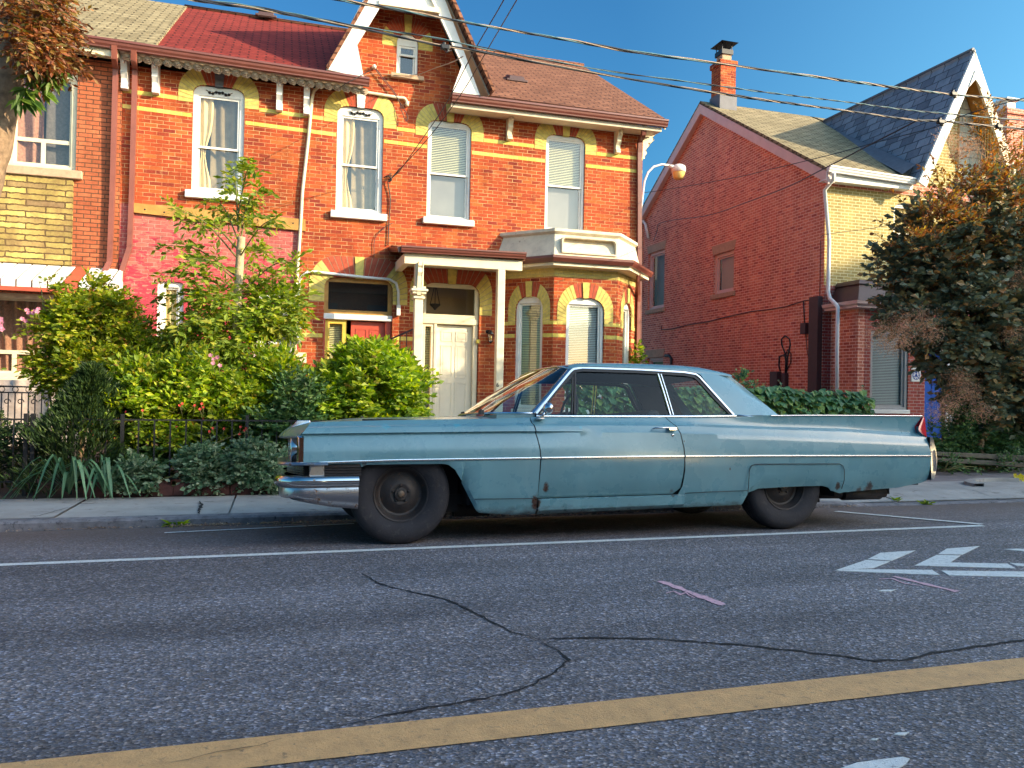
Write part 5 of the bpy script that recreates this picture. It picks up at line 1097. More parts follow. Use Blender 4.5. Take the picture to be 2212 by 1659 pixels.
# ================================================================ the car (local frame: x along the street, w across from the near side, z up; whole car leans with the cambered road)
AL, CY0 = R_(4.0), 5.73
MC = Matrix(((1, 0, 0, 0), (0, math.cos(AL), math.sin(AL), CY0), (0, -math.sin(AL), math.cos(AL), 0), (0, 0, 0, 1)))
CW = 2.0
def lerpt(T, x):
    if x <= T[0][0]: return T[0][1]
    for (a, za), (b_, zb_) in zip(T, T[1:]):
        if x <= b_: return za+(zb_-za)*(x-a)/(b_-a)
    return T[-1][1]
ZT = [(-.1, .600), (.3, .605), (.83, .619), (1.73, .626), (2.9, .634), (4.03, .632), (5.75, .622)]
ZG = [(.1, .810), (.83, .822), (1.74, .835), (2.43, .837), (3.0, .838), (4.06, .81), (5.75, .745)]
ZC = [(.1, .855), (1.0, .872), (1.98, .886), (3.2, .886), (4.06, .862), (4.9, .843), (5.4, .812), (5.76, .796)]
Z4 = [(.1, .895), (.23, .902), (.6, .914), (1.02, .926), (1.72, .941), (1.97, .955), (3.15, .963), (3.7, .968), (4.1, .984), (4.6, .992), (5.8, .997)]
ZB = [(.17, .595), (.595, .597), (.60, .575), (.64, .592), (1.21, .594), (1.25, .585), (1.30, .548), (1.36, .45), (1.44, .30), (1.475, .235), (1.50, .217), (1.765, .192), (3.06, .212), (3.80, .223), (3.815, .235), (3.84, .29), (3.88, .325), (3.97, .357), (4.30, .368), (4.622, .370), (4.68, .355), (4.72, .325), (4.80, .300), (4.84, .308), (5.44, .341), (5.70, .380), (5.76, .40)]
DB = [(1.9, .318), (3.0, .325), (3.3, .33)]    # lower edge of the door
def paint(name, col):
    m, nt, out = newmat(name); p = N(nt, 'BsdfPrincipled'); nt.links.new(p.outputs[0], out.inputs[0]); co = objco(nt)
    c = mixc(nt, 1., c4(col), ramp(nt, noise_(nt, co, 2.2, 6, .65), [(.3, .88), (.7, 1.10)]), 'MULTIPLY')
    c = mixc(nt, ramp(nt, noise_(nt, scalev(nt, co, (1, 1, .3)), 7., 6, .7), [(.55, 0.), (.85, .22)]), c, (.36, .44, .44, 1))      # chalky oxidised patches
    c = mixc(nt, ramp(nt, noise_(nt, co, 210, 2, .8), [(.68, 0.), (.74, .45)]), c, (.05, .07, .08, 1))                         # specks of grime
    sp = N(nt, 'SeparateXYZ'); nt.links.new(co, sp.inputs[0])
    g = math_(nt, 'ADD', sp.outputs[2], math_(nt, 'MULTIPLY', noise_(nt, scalev(nt, co, (1, 1, 2)), 9, 6, .75), .16))
    c = mixc(nt, ramp(nt, g, [(.26, .9), (.34, .0)]), c, (.035, .025, .02, 1))                                                # road dirt and rust along the sills
    for (x, w_, z, r, k) in ((2.03, .0, .40, .040, 1.0), (1.945, .02, .285, .055, 1.0), (3.66, .0, .53, .012, 1.), (3.13, .02, .34, .03, .8), (4.76, .03, .36, .035, .9), (5.1, .05, .33, .06, .9), (.62, .0, .60, .03, .7), (2.2, .0, .335, .02, .8), (3.24, .02, .76, .009, .9), (5.0, .1, .33, .05, .9)):
        P = MC @ Vector((x, w_, z)); d = N(nt, 'VectorMath'); d.operation = 'DISTANCE'
        sc_ = N(nt, 'VectorMath'); sc_.operation = 'MULTIPLY'; sc_.inputs[1].default_value = (1.2, .6, .75); nt.links.new(co, sc_.inputs[0]); nt.links.new(sc_.outputs[0], d.inputs[0]); d.inputs[1].default_value = (P.x*1.2, P.y*.6, P.z*.75)
        f = math_(nt, 'ADD', d.outputs['Value'], math_(nt, 'MULTIPLY', math_(nt, 'SUBTRACT', noise_(nt, co, 30, 5, .75), .5), r*1.6))
        c = mixc(nt, math_(nt, 'MULTIPLY', ramp(nt, math_(nt, 'DIVIDE', f, r), [(.6, 1.), (.95, 0.)]), k), c, (.060, .026, .014, 1))
    for (x, w_, z, r) in ((.78, .05, .885, .045), (1.32, .05, .89, .035), (2.33, .03, .875, .02)):                              # brighter retouched patches
        P = MC @ Vector((x, w_, z)); d = N(nt, 'VectorMath'); d.operation = 'DISTANCE'; nt.links.new(co, d.inputs[0]); d.inputs[1].default_value = P
        f = math_(nt, 'ADD', d.outputs['Value'], math_(nt, 'MULTIPLY', math_(nt, 'SUBTRACT', noise_(nt, co, 40, 5, .75), .5), r*1.8))
        c = mixc(nt, ramp(nt, math_(nt, 'DIVIDE', f, r), [(.5, .8), (1., 0.)]), c, (.07, .34, .42, 1))
    nt.links.new(c, p.inputs['Base Color']); nt.links.new(ramp(nt, noise_(nt, co, 5, 5, .6), [(.3, .22), (.7, .36)]), p.inputs['Roughness'])
    p.inputs['Specular IOR Level'].default_value = .55; p.inputs['Coat Weight'].default_value = .5; p.inputs['Coat Roughness'].default_value = .13
    nt.links.new(bump(nt, noise_(nt, co, 2.8, 3, .5), .22, .02), p.inputs['Normal'])
    return m
M['paint'] = paint('faded_teal_paint', (.122, .265, .305))
def chrome(name, r=.12, col=(.62, .60, .58), d=.62):
    m, nt, out = newmat(name); p = N(nt, 'BsdfPrincipled'); nt.links.new(p.outputs[0], out.inputs[0]); co = objco(nt); k = ramp(nt, noise_(nt, co, 22, 6, .7), [(d, 0.), (d+.1, 1.)])
    nt.links.new(mixc(nt, k, c4(col), (.20, .10, .05, 1)), p.inputs['Base Color']); nt.links.new(math_(nt, 'SUBTRACT', 1., math_(nt, 'MULTIPLY', k, .8)), p.inputs['Metallic'])
    nt.links.new(math_(nt, 'ADD', r, math_(nt, 'MULTIPLY', k, .5)), p.inputs['Roughness']); nt.links.new(bump(nt, noise_(nt, co, 6, 2, .5), .06, .02), p.inputs['Normal']); return m
M['chrome'] = chrome('weathered_chrome', .10); M['chrome_dull'] = chrome('dull_chrome', .28, (.50, .49, .50), .56)
M['bright_trim'] = pbr('bright_trim', (.62, .64, .66), .26, metal=1., var=.05, vs=5)
M['rubber'] = pbr('tyre_rubber', (.019, .018, .023), .80, var=.3, vs=9, bmp=.3, bs=70, dirt=((.050, .044, .042), .57))
M['rim'] = pbr('dirty_steel_rim', (.022, .018, .018), .6, var=.4, vs=16, bmp=.2, dirt=((.075, .035, .018), .56))
M['hub'] = pbr('hub_cap', (.14, .10, .07), .5, metal=.5, var=.3, vs=30)
M['under'] = pbr('underbody', (.015, .014, .015), .9)
M['carglass'] = glassmat('car_glass', (.86, .94, .90), .30, .0)
M['screen'] = glassmat('windscreen_glass', (.68, .80, .78), .85, .03)
M['interior'] = pbr('dark_interior', (.022, .022, .028), .75, var=.2, vs=6)
M['headliner'] = pbr('headliner', (.03, .03, .036), .9)
M['gasket'] = pbr('window_gasket', (.02, .02, .022), .6)
M['taillens'] = pbr('red_tail_lens', (.45, .02, .03), .15, var=.1, vs=20, spec=.7)
M['lamp'] = pbr('headlamp_glass', (.55, .56, .56), .08, metal=.4, spec=.9)
car = thing('vintage_car', 'long faded teal two-door vintage car with tail fins parked at the kerb', 'car', (2.9, CY0+1, -.05))
def CB(b, name, mat, par=None, **k):
    mt = M[mat] if isinstance(mat, str) else mat
    if getattr(b, 'pair', False):                       # the same part on the far side of the car, a mesh of its own
        c_ = MB(); c_.v = [(x, CW-w_, z) for x, w_, z in b.v]; c_.f = [f[::-1] for f in b.f]; c_.m = list(b.m); c_.sm = list(b.sm)
        c_.xf(MC); c_.build(name, mt, par or car, **k)
    b.xf(MC); return b.build(name, mt, par or car, **k)
def mir(b, join=False):
    """mirror image across the car's middle: a second part, or the same part when join"""
    if not join: b.pair = True; return b
    n = len(b.v); fs = list(zip(b.f, b.m, b.sm)); b.v += [(x, CW-w_, z) for x, w_, z in b.v]
    for f, m, s in fs: b.f.append(tuple(n+i for i in f[::-1])); b.m.append(m); b.sm.append(s)
    return b
def side_rows(x, zb=None):
    zt, zg, zc, z4 = lerpt(ZT, x), lerpt(ZG, x), lerpt(ZC, x), lerpt(Z4, x); zb = lerpt(ZB, x) if zb is None else zb
    fr = max(0, min(1, (2.5-x)/.5)); re = max(0, min(1, (x-3.2)/1.0)); tuck = .06 if zb < .45 else .012
    lo = min(.05, (zt-zb)*.4)
    R = [(tuck*1.1, zb), (tuck*.62, zb+lo)]
    for t, q in ((.35, .34), (.7, .12), (1, 0)): R.append((tuck*q, zb+lo+(zt-zb-lo)*t))
    R += [(.006, zt+(zg-zt)*.35), (.020, zt+(zg-zt)*.75), (.026+.016*fr, zg-.005), (.034-.016*fr, zg+.006), (.046-.016*fr, zc-.004), (.050-.012*fr, zc+.004),
          (.082+.036*re, zc+(z4-zc)*(.34-.12*re)), (.100+.030*re, zc+(z4-zc)*(.70-.2*re)), (.106+.020*re, z4-.010), (.116+.008*re, z4)]
    return R
def panel(b, xa, xb, n, zbf=None, nx=None):
    """xa, xb: x of the two ends as functions of height"""
    rows = None; nr = 15; P = [[None]*(n+1) for _ in range(nr)]
    for j in range(n+1):
        t = j/n
        for r in range(nr):
            x = (xa(.6)*(1-t)+xb(.6)*t)
            for _ in range(3):
                w_, z = side_rows(x, zbf(x) if zbf else None)[r]; x = xa(z)*(1-t)+xb(z)*t
            P[r][j] = (x, w_, z)
    b.grid(P); return P
GF = [(.19, 1.955), (.318, 1.963), (.619, 1.979), (.709, 1.975), (.80, 1.955), (.937, 1.926), (.98, 1.94)]
GR = [(.323, 3.14), (.335, 3.18), (.374, 3.212), (.515, 3.236), (.724, 3.230), (.83, 3.212), (.897, 3.180), (.973, 3.108)]
gf = lambda z: lerpt(GF, z); gr = lambda z: lerpt(GR, z); g = .0045
b = MB(); panel(b, lambda z: .165 if z < .80 else .165+(z-.80)*.75, lambda z: gf(z)-g, 170); mir(b); body = CB(b, 'front_fender', 'paint', sharp=28)
b = MB(); panel(b, lambda z: gf(z)+g, lambda z: gr(z)-g, 60, lambda x: lerpt(DB, x)); door_ = CB(b, 'door', 'paint', sharp=28)
b = MB(); panel(b, lambda z: gf(z)+g, lambda z: gr(z)-g, 40, lambda x: lerpt(DB, x)); b.v = [(x, CW-w_, z) for x, w_, z in b.v]; b.f = [f[::-1] for f in b.f]; CB(b, 'door', 'paint', sharp=28)
b = MB(); panel(b, lambda z: gr(z)+g, lambda z: 5.765 if z < .80 else 5.765-.085*math.sin(min(1, (z-.80)/.10)*math.pi/2) + max(0, (z-.86)/.13)*.115, 190); mir(b); CB(b, 'rear_quarter', 'paint', sharp=28)
b = MB()      # rocker under the door
for j in range(1):
    P = []
    xs = [1.965+(3.235-1.965)*i/30 for i in range(31)]
    P = [[(x, .06, lerpt(ZB, x)) for x in xs], [(x, .022, lerpt(ZB, x)+.03) for x in xs], [(x, .012, lerpt(DB, x)-.012) for x in xs], [(x, .05, lerpt(DB, x)-.004) for x in xs]]
    b.grid(P)
mir(b); CB(b, 'rocker_panel', 'paint', sharp=28)
# dark liner closing the gaps from inside, floor and wheel houses
b = MB()
for w0 in (.10, CW-.14):
    b.box(.62, 5.70, (.16 if w0 < 1 else 1.81), (.19 if w0 < 1 else 1.84), .60, .93); b.box(1.52, 3.76, w0-.02, w0+.04, .24, .63); b.box(4.86, 5.7, w0, w0+.04, .36, .63)
b.box(.65, 5.6, .35, 1.65, .26, .34); b.box(.2, .62, .2, 1.8, .35, .6); b.box(1.5, 3.78, .15, 1.85, .235, .27)
for x0, x1 in ((.58, 1.40), (3.80, 4.82)): b.box(x0, x1, .36, .40, .2, .9); b.box(x0, x1, 1.60, 1.64, .2, .9); b.box(x0-.03, x1+.03, .15, 1.85, .76, .80)
for x0 in (.56, 1.44, 3.80, 4.82): b.box(x0-.012, x0+.012, .14 if x0 != 1.44 else .16, 1.86, .27, .78) if x0 not in (.56,) else None
b.tube([(.907, .3, .33), (.907, 1.7, .33)], .035, 8); b.tube([(4.173, .3, .34), (4.173, 1.7, .34)], .045, 8); b.lathe([(0, -.12), (.1, -.1), (.13, 0), (.1, .1), (0, .12)], (4.173, 1., .34), 'y', 14)
b.box(1.4, 1.7, .5, .6, .15, .24); b.box(.75, 1.3, .8, 1.2, .17, .3)
CB(b, 'underbody', 'under')
b = MB(); b.tube([(3.2, 1.3, .22), (4.6, 1.3, .22), (4.75, .5, .27), (4.9, .24, .285), (5.42, .22, .285)], .045, 10); b.tube([(4.95, .22, .285), (5.36, .22, .285)], .06, 12); CB(b, 'exhaust', M['rim'])
# hood and trunk
def top(xs, prof, edge=None):
    b = MB(); P = []
    for w_, dz in prof:
        P.append([(x, w_, (lerpt(Z4, x)+dz(x) if callable(dz) else lerpt(Z4, x)+dz)) for x in xs])
    b.grid(P); return mir(b)
def nosex(w_): return .02+.15*abs((w_-1.0)/.9)**1.6       # plan of the V shaped nose
b = MB(); P = []
prof = [(.116, 0), (.15, .003), (.20, .000), (.208, -.010), (.216, .000), (.30, .010), (.55, .030), (.80, .040), (1.0, .046)]
for w_, dz in prof:
    row = []
    x0 = nosex(w_); row.append((x0, w_, .800)); row.append((x0+.004, w_, .812)); row.append((x0+.05, w_, .86+.0*dz))
    for i in range(25):
        x = x0+.10+(1.80-x0-.10)*i/24; k = min(1, (x-x0)/.6); row.append((x, w_, lerpt(Z4, x)+dz*k-(.012*(1-min(1, (x-x0)/.2)))))
    P.append(row)
b.grid(P); mir(b, True); CB(b, 'hood', 'paint', sharp=35)
b = MB(); P = []
for w_, z0, z1 in ((.124, 0, 0), (.15, -.004, -.004), (.19, -.02, -.04), (.26, -.005, -.085), (.30, .005, -.088), (.6, .01, -.075), (1.0, .015, -.065)):
    P.append([(4.15+(5.765-4.15)*i/16, w_, lerpt(Z4, 4.15+1.615*i/16)+z0+(z1-z0)*min(1, (i/16)*1.6)) for i in range(17)])
b.grid(P); mir(b, True); CB(b, 'trunk_lid', 'paint', sharp=35)
b = MB(); b.prism([(5.76, w_, z) for w_, z in ((.06, .42), (1.94, .42), (1.96, .78), (1.88, .90), (1.0, .925), (.12, .90), (.04, .78))], (-.03, 0, 0)); CB(b, 'tail_panel', 'paint')
# tail fin lenses and rear bumper ends
for s in (0, 1):
    b = MB(); P = []
    for i in range(9):
        t = i/8; z = .80+.19*t; x0 = 5.765-.085*math.sin(min(1, (z-.80)/.10)*math.pi/2)+max(0, (z-.86)/.13)*.115; x1 = 5.76+.045*t; hw = .045-.025*t; wc = .085+.035*t
        P.append([(x0-.002, wc-hw*.8, z), (x1, wc-hw, z), (x1+.02, wc, z), (x1, wc+hw, z), (x0-.002, wc+hw*.8, z)])
    b.grid(P)
    if s: b.v = [(x, CW-w_, z) for x, w_, z in b.v]
    CB(b, 'tail_light', 'taillens')
    b = MB(); P = []
    for i in range(13):
        t = i/12; z = .405+.395*t; bul = math.sin(math.pi*min(1, max(0, t*1.02)))**.45; x1 = 5.775+.085*bul
        P.append([(5.768, .012, z), (5.785+.03*bul, .0, z), (x1-.01, .02, z), (x1, .06, z), (x1, .20, z), (x1-.03, .30, z), (5.765, .32, z)])
    b.grid(P)
    if s: b.v = [(x, CW-w_, z) for x, w_, z in b.v]
    CB(b, 'rear_bumper_end', 'chrome_dull', sharp=50)
b = MB(); P = [[(5.78+o, w_, z) for w_ in (.28, .6, 1.0, 1.4, 1.72)] for o, z in ((0, .64), (.06, .62), (.075, .55), (.06, .46), (.0, .42))]; b.grid(P); CB(b, 'rear_bumper', 'chrome_dull')
# side trim strips
def strip(b, f, x0, x1, n, hw=.009, out=.008, w0=-.002):
    xs = [x0+(x1-x0)*i/n for i in range(n+1)]
    b.grid([[(x, w0+.006, f(x)-hw) for x in xs], [(x, w0-out*.7, f(x)-hw*.8) for x in xs], [(x, w0-out, f(x)) for x in xs], [(x, w0-out*.7, f(x)+hw*.8) for x in xs], [(x, w0+.006, f(x)+hw) for x in xs]])
    for xx, k in ((x0, 1), (x1, -1)): b.quad((xx, w0+.006, f(xx)-hw), (xx, w0-out, f(xx)-hw*.5), (xx, w0-out, f(xx)+hw*.5), (xx, w0+.006, f(xx)+hw))
for x0, x1 in ((.30, gf(.62)-.006), (gf(.62)+.006, gr(.62)-.006), (gr(.62)+.006, 5.75)):
    b = MB(); strip(b, lambda x: lerpt(ZT, x)+.004, x0, x1, 14); mir(b); CB(b, 'side_trim', 'bright_trim', sharp=50)
b = MB(); xs = [4.15+1.64*i/10 for i in range(11)]; b.grid([[(x, .116, lerpt(Z4, x)-.004) for x in xs], [(x, .112, lerpt(Z4, x)+.004) for x in xs], [(x, .135, lerpt(Z4, x)+.006) for x in xs], [(x, .14, lerpt(Z4, x)-.004) for x in xs]]); mir(b); CB(b, 'fin_trim', 'bright_trim')
# stamped outline of the rear fender skirt
b = MB(); sk = [(4.774, .345), (4.800, .42), (4.804, .51), (4.79, .545), (4.758, .563), (4.3, .566), (3.90, .567), (3.862, .553), (3.842, .515), (3.835, .43), (3.825, .30)]
b.tube([(x, -.001 if z > .4 else .006, z) for x, z in sk], .0035, 5); b.tube([(3.235, .010, .335), (3.5, .010, .342), (3.83, .010, .345)], .003, 4); b.tube([(1.45, .012, .325), (1.7, .010, .322), (1.95, .011, .32)], .003, 4); CB(b, 'panel_seam', 'gasket')
# greenhouse ------------------------------------------------------------
def gw_(z): return .13+(z-.985)/.39*.17
G = lambda x, z, o=0.: (x, gw_(z)+o, z)
rail = [(1.985, .985), (2.17, 1.175), (2.335, 1.340), (2.37, 1.366), (2.45, 1.380), (2.97, 1.378), (3.40, 1.366), (3.515, 1.350), (3.545, 1.325), (3.66, 1.165), (3.79, .985)]
def flat_strip(b, pts, hw, o0, o1, mirr=True):
    """strip along a polyline lying in the side window surface"""
    A_, B_ = [], []
    for i, (x, z) in enumerate(pts):
        p, q = pts[max(i-1, 0)], pts[min(i+1, len(pts)-1)]; dx, dz = q[0]-p[0], q[1]-p[1]; L = math.hypot(dx, dz) or 1; nx, nz = -dz/L*hw, dx/L*hw
        A_.append((x+nx, z+nz)); B_.append((x-nx, z-nz))
    b.grid([[G(x, z, o0) for x, z in A_], [G(x, z, o1) for x, z in A_], [G(x, z, o1) for x, z in B_], [G(x, z, o0) for x, z in B_]], sm=False)
    if mirr: mir(b)
b = MB(); flat_strip(b, rail, .008, .01, -.006); CB(b, 'window_trim', 'bright_trim')
b = MB(); flat_strip(b, [(x+(.018 if i < 3 else (.0 if i < 7 else -.022)), z-(.0 if i < 2 or i > 9 else .022)) for i, (x, z) in enumerate(rail)], .012, .02, .0); CB(b, 'window_gasket', 'gasket')
b = MB(); xs = [1.98, 2.3, 2.7, 3.1, 3.4, 3.80]
b.grid([[(x, .112, lerpt(Z4, x)-.002) for x in xs], [(x, .106, lerpt(Z4, x)+.010) for x in xs], [(x, .125, lerpt(Z4, x)+.020) for x in xs], [(x, .16, lerpt(Z4, x)+.018) for x in xs]]); mir(b); CB(b, 'belt_trim', 'bright_trim')
b = MB(); flat_strip(b, [(3.178, .985), (3.162, 1.20), (3.148, 1.345)], .005, .02, -.004); flat_strip(b, [(3.205, .985), (3.19, 1.20), (3.176, 1.343)], .004, .02, -.002); CB(b, 'window_post', 'bright_trim')
b = MB(); flat_strip(b, [(2.315, .985), (2.35, 1.16), (2.382, 1.335)], .008, .02, -.002); flat_strip(b, [(2.292, .985), (2.327, 1.16), (2.36, 1.325)], .006, .02, .0)
CB(b, 'vent_window_frame', 'gasket')
glz = [(2.01, .982), (2.19, 1.165), (2.355, 1.335), (2.45, 1.362), (2.97, 1.360), (3.40, 1.348), (3.50, 1.332), (3.64, 1.165), (3.765, .982)]
for s in (0, 1):
    for lo_, hi_ in ((1.9, 3.178), (3.182, 3.9)):
        pts = [p for p in glz if lo_ <= p[0] <= hi_]
        if lo_ < 2: pts += [(3.165, 1.355), (3.185, .982)]
        else: pts = [(3.205, .982), (3.18, 1.355)]+pts
        if lo_ < 2: pts = pts
        b = MB(); b.quad(*[G(x, z, .012) for x, z in pts])
        if s: b.v = [(x, CW-w_, z) for x, w_, z in b.v]
        CB(b, 'side_window', 'carglass')
# roof with sail panels
b = MB(); P = []
rx = [2.335, 2.36, 2.42, 2.55, 2.8, 3.1, 3.4, 3.6, 3.75, 3.86, 3.915]
def rz_(x): return lerpt([(2.33, 1.405), (2.36, 1.416), (2.42, 1.428), (2.6, 1.441), (3.0, 1.446), (3.4, 1.444), (3.6, 1.434), (3.75, 1.415), (3.86, 1.393), (3.915, 1.378)], x)
def re_(x): return lerpt([(2.33, 1.358), (2.37, 1.378), (2.45, 1.392), (2.97, 1.390), (3.40, 1.378), (3.55, 1.358), (3.9, 1.345)], x)
for k, (t, w_) in enumerate(((0, .295), (.30, .302), (.65, .335), (.88, .40), (.96, .50), (1.0, .70), (1.02, 1.0))):
    P.append([(x-(.03 if (x < 2.4 and w_ > .6) else 0)+(.02 if x > 3.85 and w_ > .6 else 0), w_+(.05*max(0, (x-3.55)/.35)), re_(x)+(rz_(x)-re_(x))*t+(.010 if w_ >= 1 else 0)) for x in rx])
b.grid(P); mir(b, True); CB(b, 'roof', 'paint', sharp=40)
b = MB(); A_ = [(3.52, .29, 1.362), (3.56, .285, 1.345), (3.67, .22, 1.165), (3.80, .135, .985)]; B_ = [(3.74, .325, 1.358), (3.78, .31, 1.33), (3.93, .235, 1.17), (4.10, .15, .988)]; C_ = [(3.925, .39, 1.352), (3.95, .375, 1.325), (4.10, .30, 1.18), (4.29, .20, .99)]; D_ = [(3.935, .46, 1.372), (3.965, .45, 1.345), (4.11, .385, 1.19), (4.31, .33, 1.0)]
b.grid([A_, B_, C_, D_]); mir(b); CB(b, 'sail_panel', 'paint', sharp=40)
b = MB(); b.grid([[(3.93, w_, 1.385-.01*abs(w_-1)) for w_ in (.46, .7, 1, 1.3, 1.54)], [(4.14, w_, 1.19) for w_ in (.40, .7, 1, 1.3, 1.60)], [(4.30, w_, 1.0) for w_ in (.33, .7, 1, 1.3, 1.67)]]); CB(b, 'rear_window', 'carglass')
b = MB(); b.tube([(4.305, .33, 1.002), (4.32, .22, .985), (4.30, .16, .978), (4.0, .135, .972), (3.82, .13, .985)], .009, 6); mir(b); CB(b, 'rear_window_trim', 'bright_trim')
# windscreen: wraps forward in the middle
wb = [(1.965, .165, .985), (1.83, .26, .990), (1.70, .45, .995), (1.62, .7, 1.0), (1.59, 1.0, 1.0)]; wt = [(2.345, .312, 1.365), (2.315, .36, 1.385), (2.29, .48, 1.398), (2.275, .7, 1.405), (2.27, 1.0, 1.41)]
wb += [(x, CW-w_, z) for x, w_, z in wb[-2::-1]]; wt += [(x, CW-w_, z) for x, w_, z in wt[-2::-1]]
b = MB(); P = []
for t in (0, .25, .5, .75, 1): P.append([tuple(a*(1-t)+c_*t+(0, 0, .012*math.sin(math.pi*t))[k] for k, (a, c_) in enumerate(zip(p, q))) for p, q in zip(wb, wt)])
b.grid(P); CB(b, 'windscreen', 'screen')
b = MB(); b.tube(wb, .011, 6); b.tube(wt, .010, 6); CB(b, 'windscreen_trim', 'bright_trim')
b = MB(); 
for (p, q, hw) in (((1.962, .158, .985), (2.350, .302, 1.372), .014),):
    b.hexa([(p[0]-hw, p[1]+.01, p[2]), (p[0]+hw, p[1]-.004, p[2]), (p[0]+hw, p[1]+.03, p[2]), (p[0]-hw, p[1]+.05, p[2]), (q[0]-hw, q[1]+.01, q[2]), (q[0]+hw, q[1]-.004, q[2]), (q[0]+hw, q[1]+.03, q[2]), (q[0]-hw, q[1]+.05, q[2])])
mir(b); CB(b, 'windscreen_pillar', 'bright_trim', bevel=.004)
b = MB(); b.box(1.66, 1.98, .14, 1.86, .93, .975); CB(b, 'cowl', 'paint')
for s, (w0, w1_) in enumerate(((.45, 1.0), (1.1, 1.62))):
    b = MB(); b.tube([(1.62, w0+.02, 1.0), (1.62, w0+.02, 1.02), (1.68, (w0+w1_)/2, 1.035), (1.72, w1_, 1.04)], .008, 5); b.box(1.60, 1.64, w0, w0+.04, .985, 1.02); CB(b, 'wiper', 'iron')
# cabin
b = MB(); b.box(1.95, 2.32, .20, 1.80, .80, .985); b.box(1.7, 1.96, .22, 1.78, .80, .97); d_ = CB(b, 'dashboard', 'interior', bevel=.03)
b = MB(); st = [(2.43+.12*math.cos(a)*.35, .58+.19*math.sin(a), 1.0+.19*math.cos(a)*.94) for a in [k*2*math.pi/24 for k in range(25)]]; b.tube(st, .012, 6, cap=False); b.tube([(2.25, .58, .95), (2.43, .58, 1.0)], .025, 8); b.tube([(2.43, .40, 1.0), (2.43, .76, 1.0)], .010, 6); CB(b, 'steering_wheel', 'interior')
for x0, hgt in ((2.92, 1.03), (3.86, 1.01)):
    b = MB(); b.hexa([(x0-.42, .22, .62), (x0+.02, .22, .62), (x0+.02, 1.78, .62), (x0-.42, 1.78, .62), (x0-.42, .22, .76), (x0+.02, .22, .74), (x0+.02, 1.78, .74), (x0-.42, 1.78, .76)]); b.hexa([(x0, .22, .66), (x0+.2, .22, .66), (x0+.2, 1.78, .66), (x0, 1.78, .66), (x0+.12, .26, hgt), (x0+.24, .26, hgt), (x0+.24, 1.74, hgt), (x0+.12, 1.74, hgt)]); CB(b, 'bench_seat', 'interior', bevel=.04)
b = MB(); b.grid([[(x, w_, rz_(x)-.045-(.03 if w_ in (.34, 1.66) else 0)) for x in rx[1:-1]] for w_ in (.34, .6, 1.0, 1.4, 1.66)]); b.box(4.0, 4.3, .22, 1.78, .93, .975); b.box(1.98, 3.8, .16, .20, .6, .975); b.box(1.98, 3.8, 1.80, 1.84, .6, .975); CB(b, 'headliner', 'headliner')
b = MB(); b.hexa([(3.56, .33, 1.33), (3.88, .42, 1.33), (3.88, .44, 1.33), (3.56, .35, 1.33), (3.82, .19, .985), (4.22, .27, .985), (4.22, .29, .985), (3.82, .21, .985)]); mir(b); CB(b, 'pillar_lining', 'headliner')
b = MB(); b.lathe([(0, -.01), (.05, -.008), (.055, 0), (.05, .008), (0, .01)], (2.3, 1.0, 1.33), 'z', 14, sy=2.); CB(b, 'rear_view_mirror', 'interior')
# door mirror, handle, lock
b = MB(); b.lathe([(0, .008), (.05, .010), (.034, .0), (0, -.002)], (1.995, .075, .935), 'z', 16, sy=.55); b.tube([(2.0, .075, .935), (2.015, .065, .965), (2.035, .055, .995)], [.014, .010, .012], 8)
mr = Matrix.Translation((2.055, .05, 1.022)); bb = MB(); bb.lathe([(0, -.032), (.022, -.028), (.042, -.012), (.050, .008), (.046, .014), (0, .012)], (0, 0, 0), 'y', 20)
RZ2 = Matrix.Rotation(R_(-62), 4, 'Z'); bb.v = [tuple((mr @ RZ2 @ Vector(p))) for p in bb.v]; n0 = len(b.v); b.v += bb.v; b.f += [tuple(i+n0 for i in f) for f in bb.f]; b.m += bb.m; b.sm += bb.sm
CB(b, 'door_mirror', 'chrome', door_)
b = MB(); b.tube([(2.955, .028, .862), (2.975, .010, .870), (3.05, .004, .873), (3.12, .010, .872)], [.007, .008, .008, .008], 8); b.box(3.095, 3.165, -.004, .05, .852, .876); CB(b, 'door_handle', 'chrome', door_, bevel=.004)
b = MB(); b.lathe([(0, -.012), (.012, -.012), (.015, -.004), (.015, .02)], (3.137, .03, .812), 'y', 14); CB(b, 'door_lock', 'chrome', door_)
# front end -------------------------------------------------------------
b = MB(); b.prism([(.20, w_, z) for w_, z in ((.08, .50), (1.92, .50), (1.92, .80), (.08, .80))], (.03, 0, 0)); CB(b, 'grille_back', 'under')
def fx(w_): return nosex(w_)+.03
b = MB()       # horizontal bars of the two grilles
for z0, z1, n in ((.622, .775, 8), (.515, .585, 5)):
    for k in range(n):
        z = z0+(z1-z0)*k/(n-1); ws = [.66+.68*i/6 for i in range(7)] if z0 > .6 else [.10+1.8*i/12 for i in range(13)]
        b.tube([(fx(w_)+(.05 if z0 > .6 else .045), w_, z) for w_ in ws], .0055, 5)
for k in range(13):
    w_ = .67+.66*k/12; b.tube([(fx(w_)+.055, w_, .612), (fx(w_)+.055, w_, .79)], .0045, 4)
for k in range(34): w_ = .12+1.76*k/33; b.tube([(fx(w_)+.05, w_, .51), (fx(w_)+.05, w_, .59)], .0045, 4)
CB(b, 'grille', 'chrome_dull')
b = MB()       # bright surround at the fender front
P = [[(.190, -.001+.03*(z > .79), z) for z in (.612, .70, .79, .802)], [(.158, -.004+.03*(z > .79), z) for z in (.612, .70, .79, .802)], [(.145, .03, z) for z in (.612, .70, .79, .802)], [(.15, .09, z) for z in (.612, .70, .79, .802)]]
b.grid(P); mir(b); CB(b, 'fender_end_trim', 'chrome', sharp=50)
b = MB()
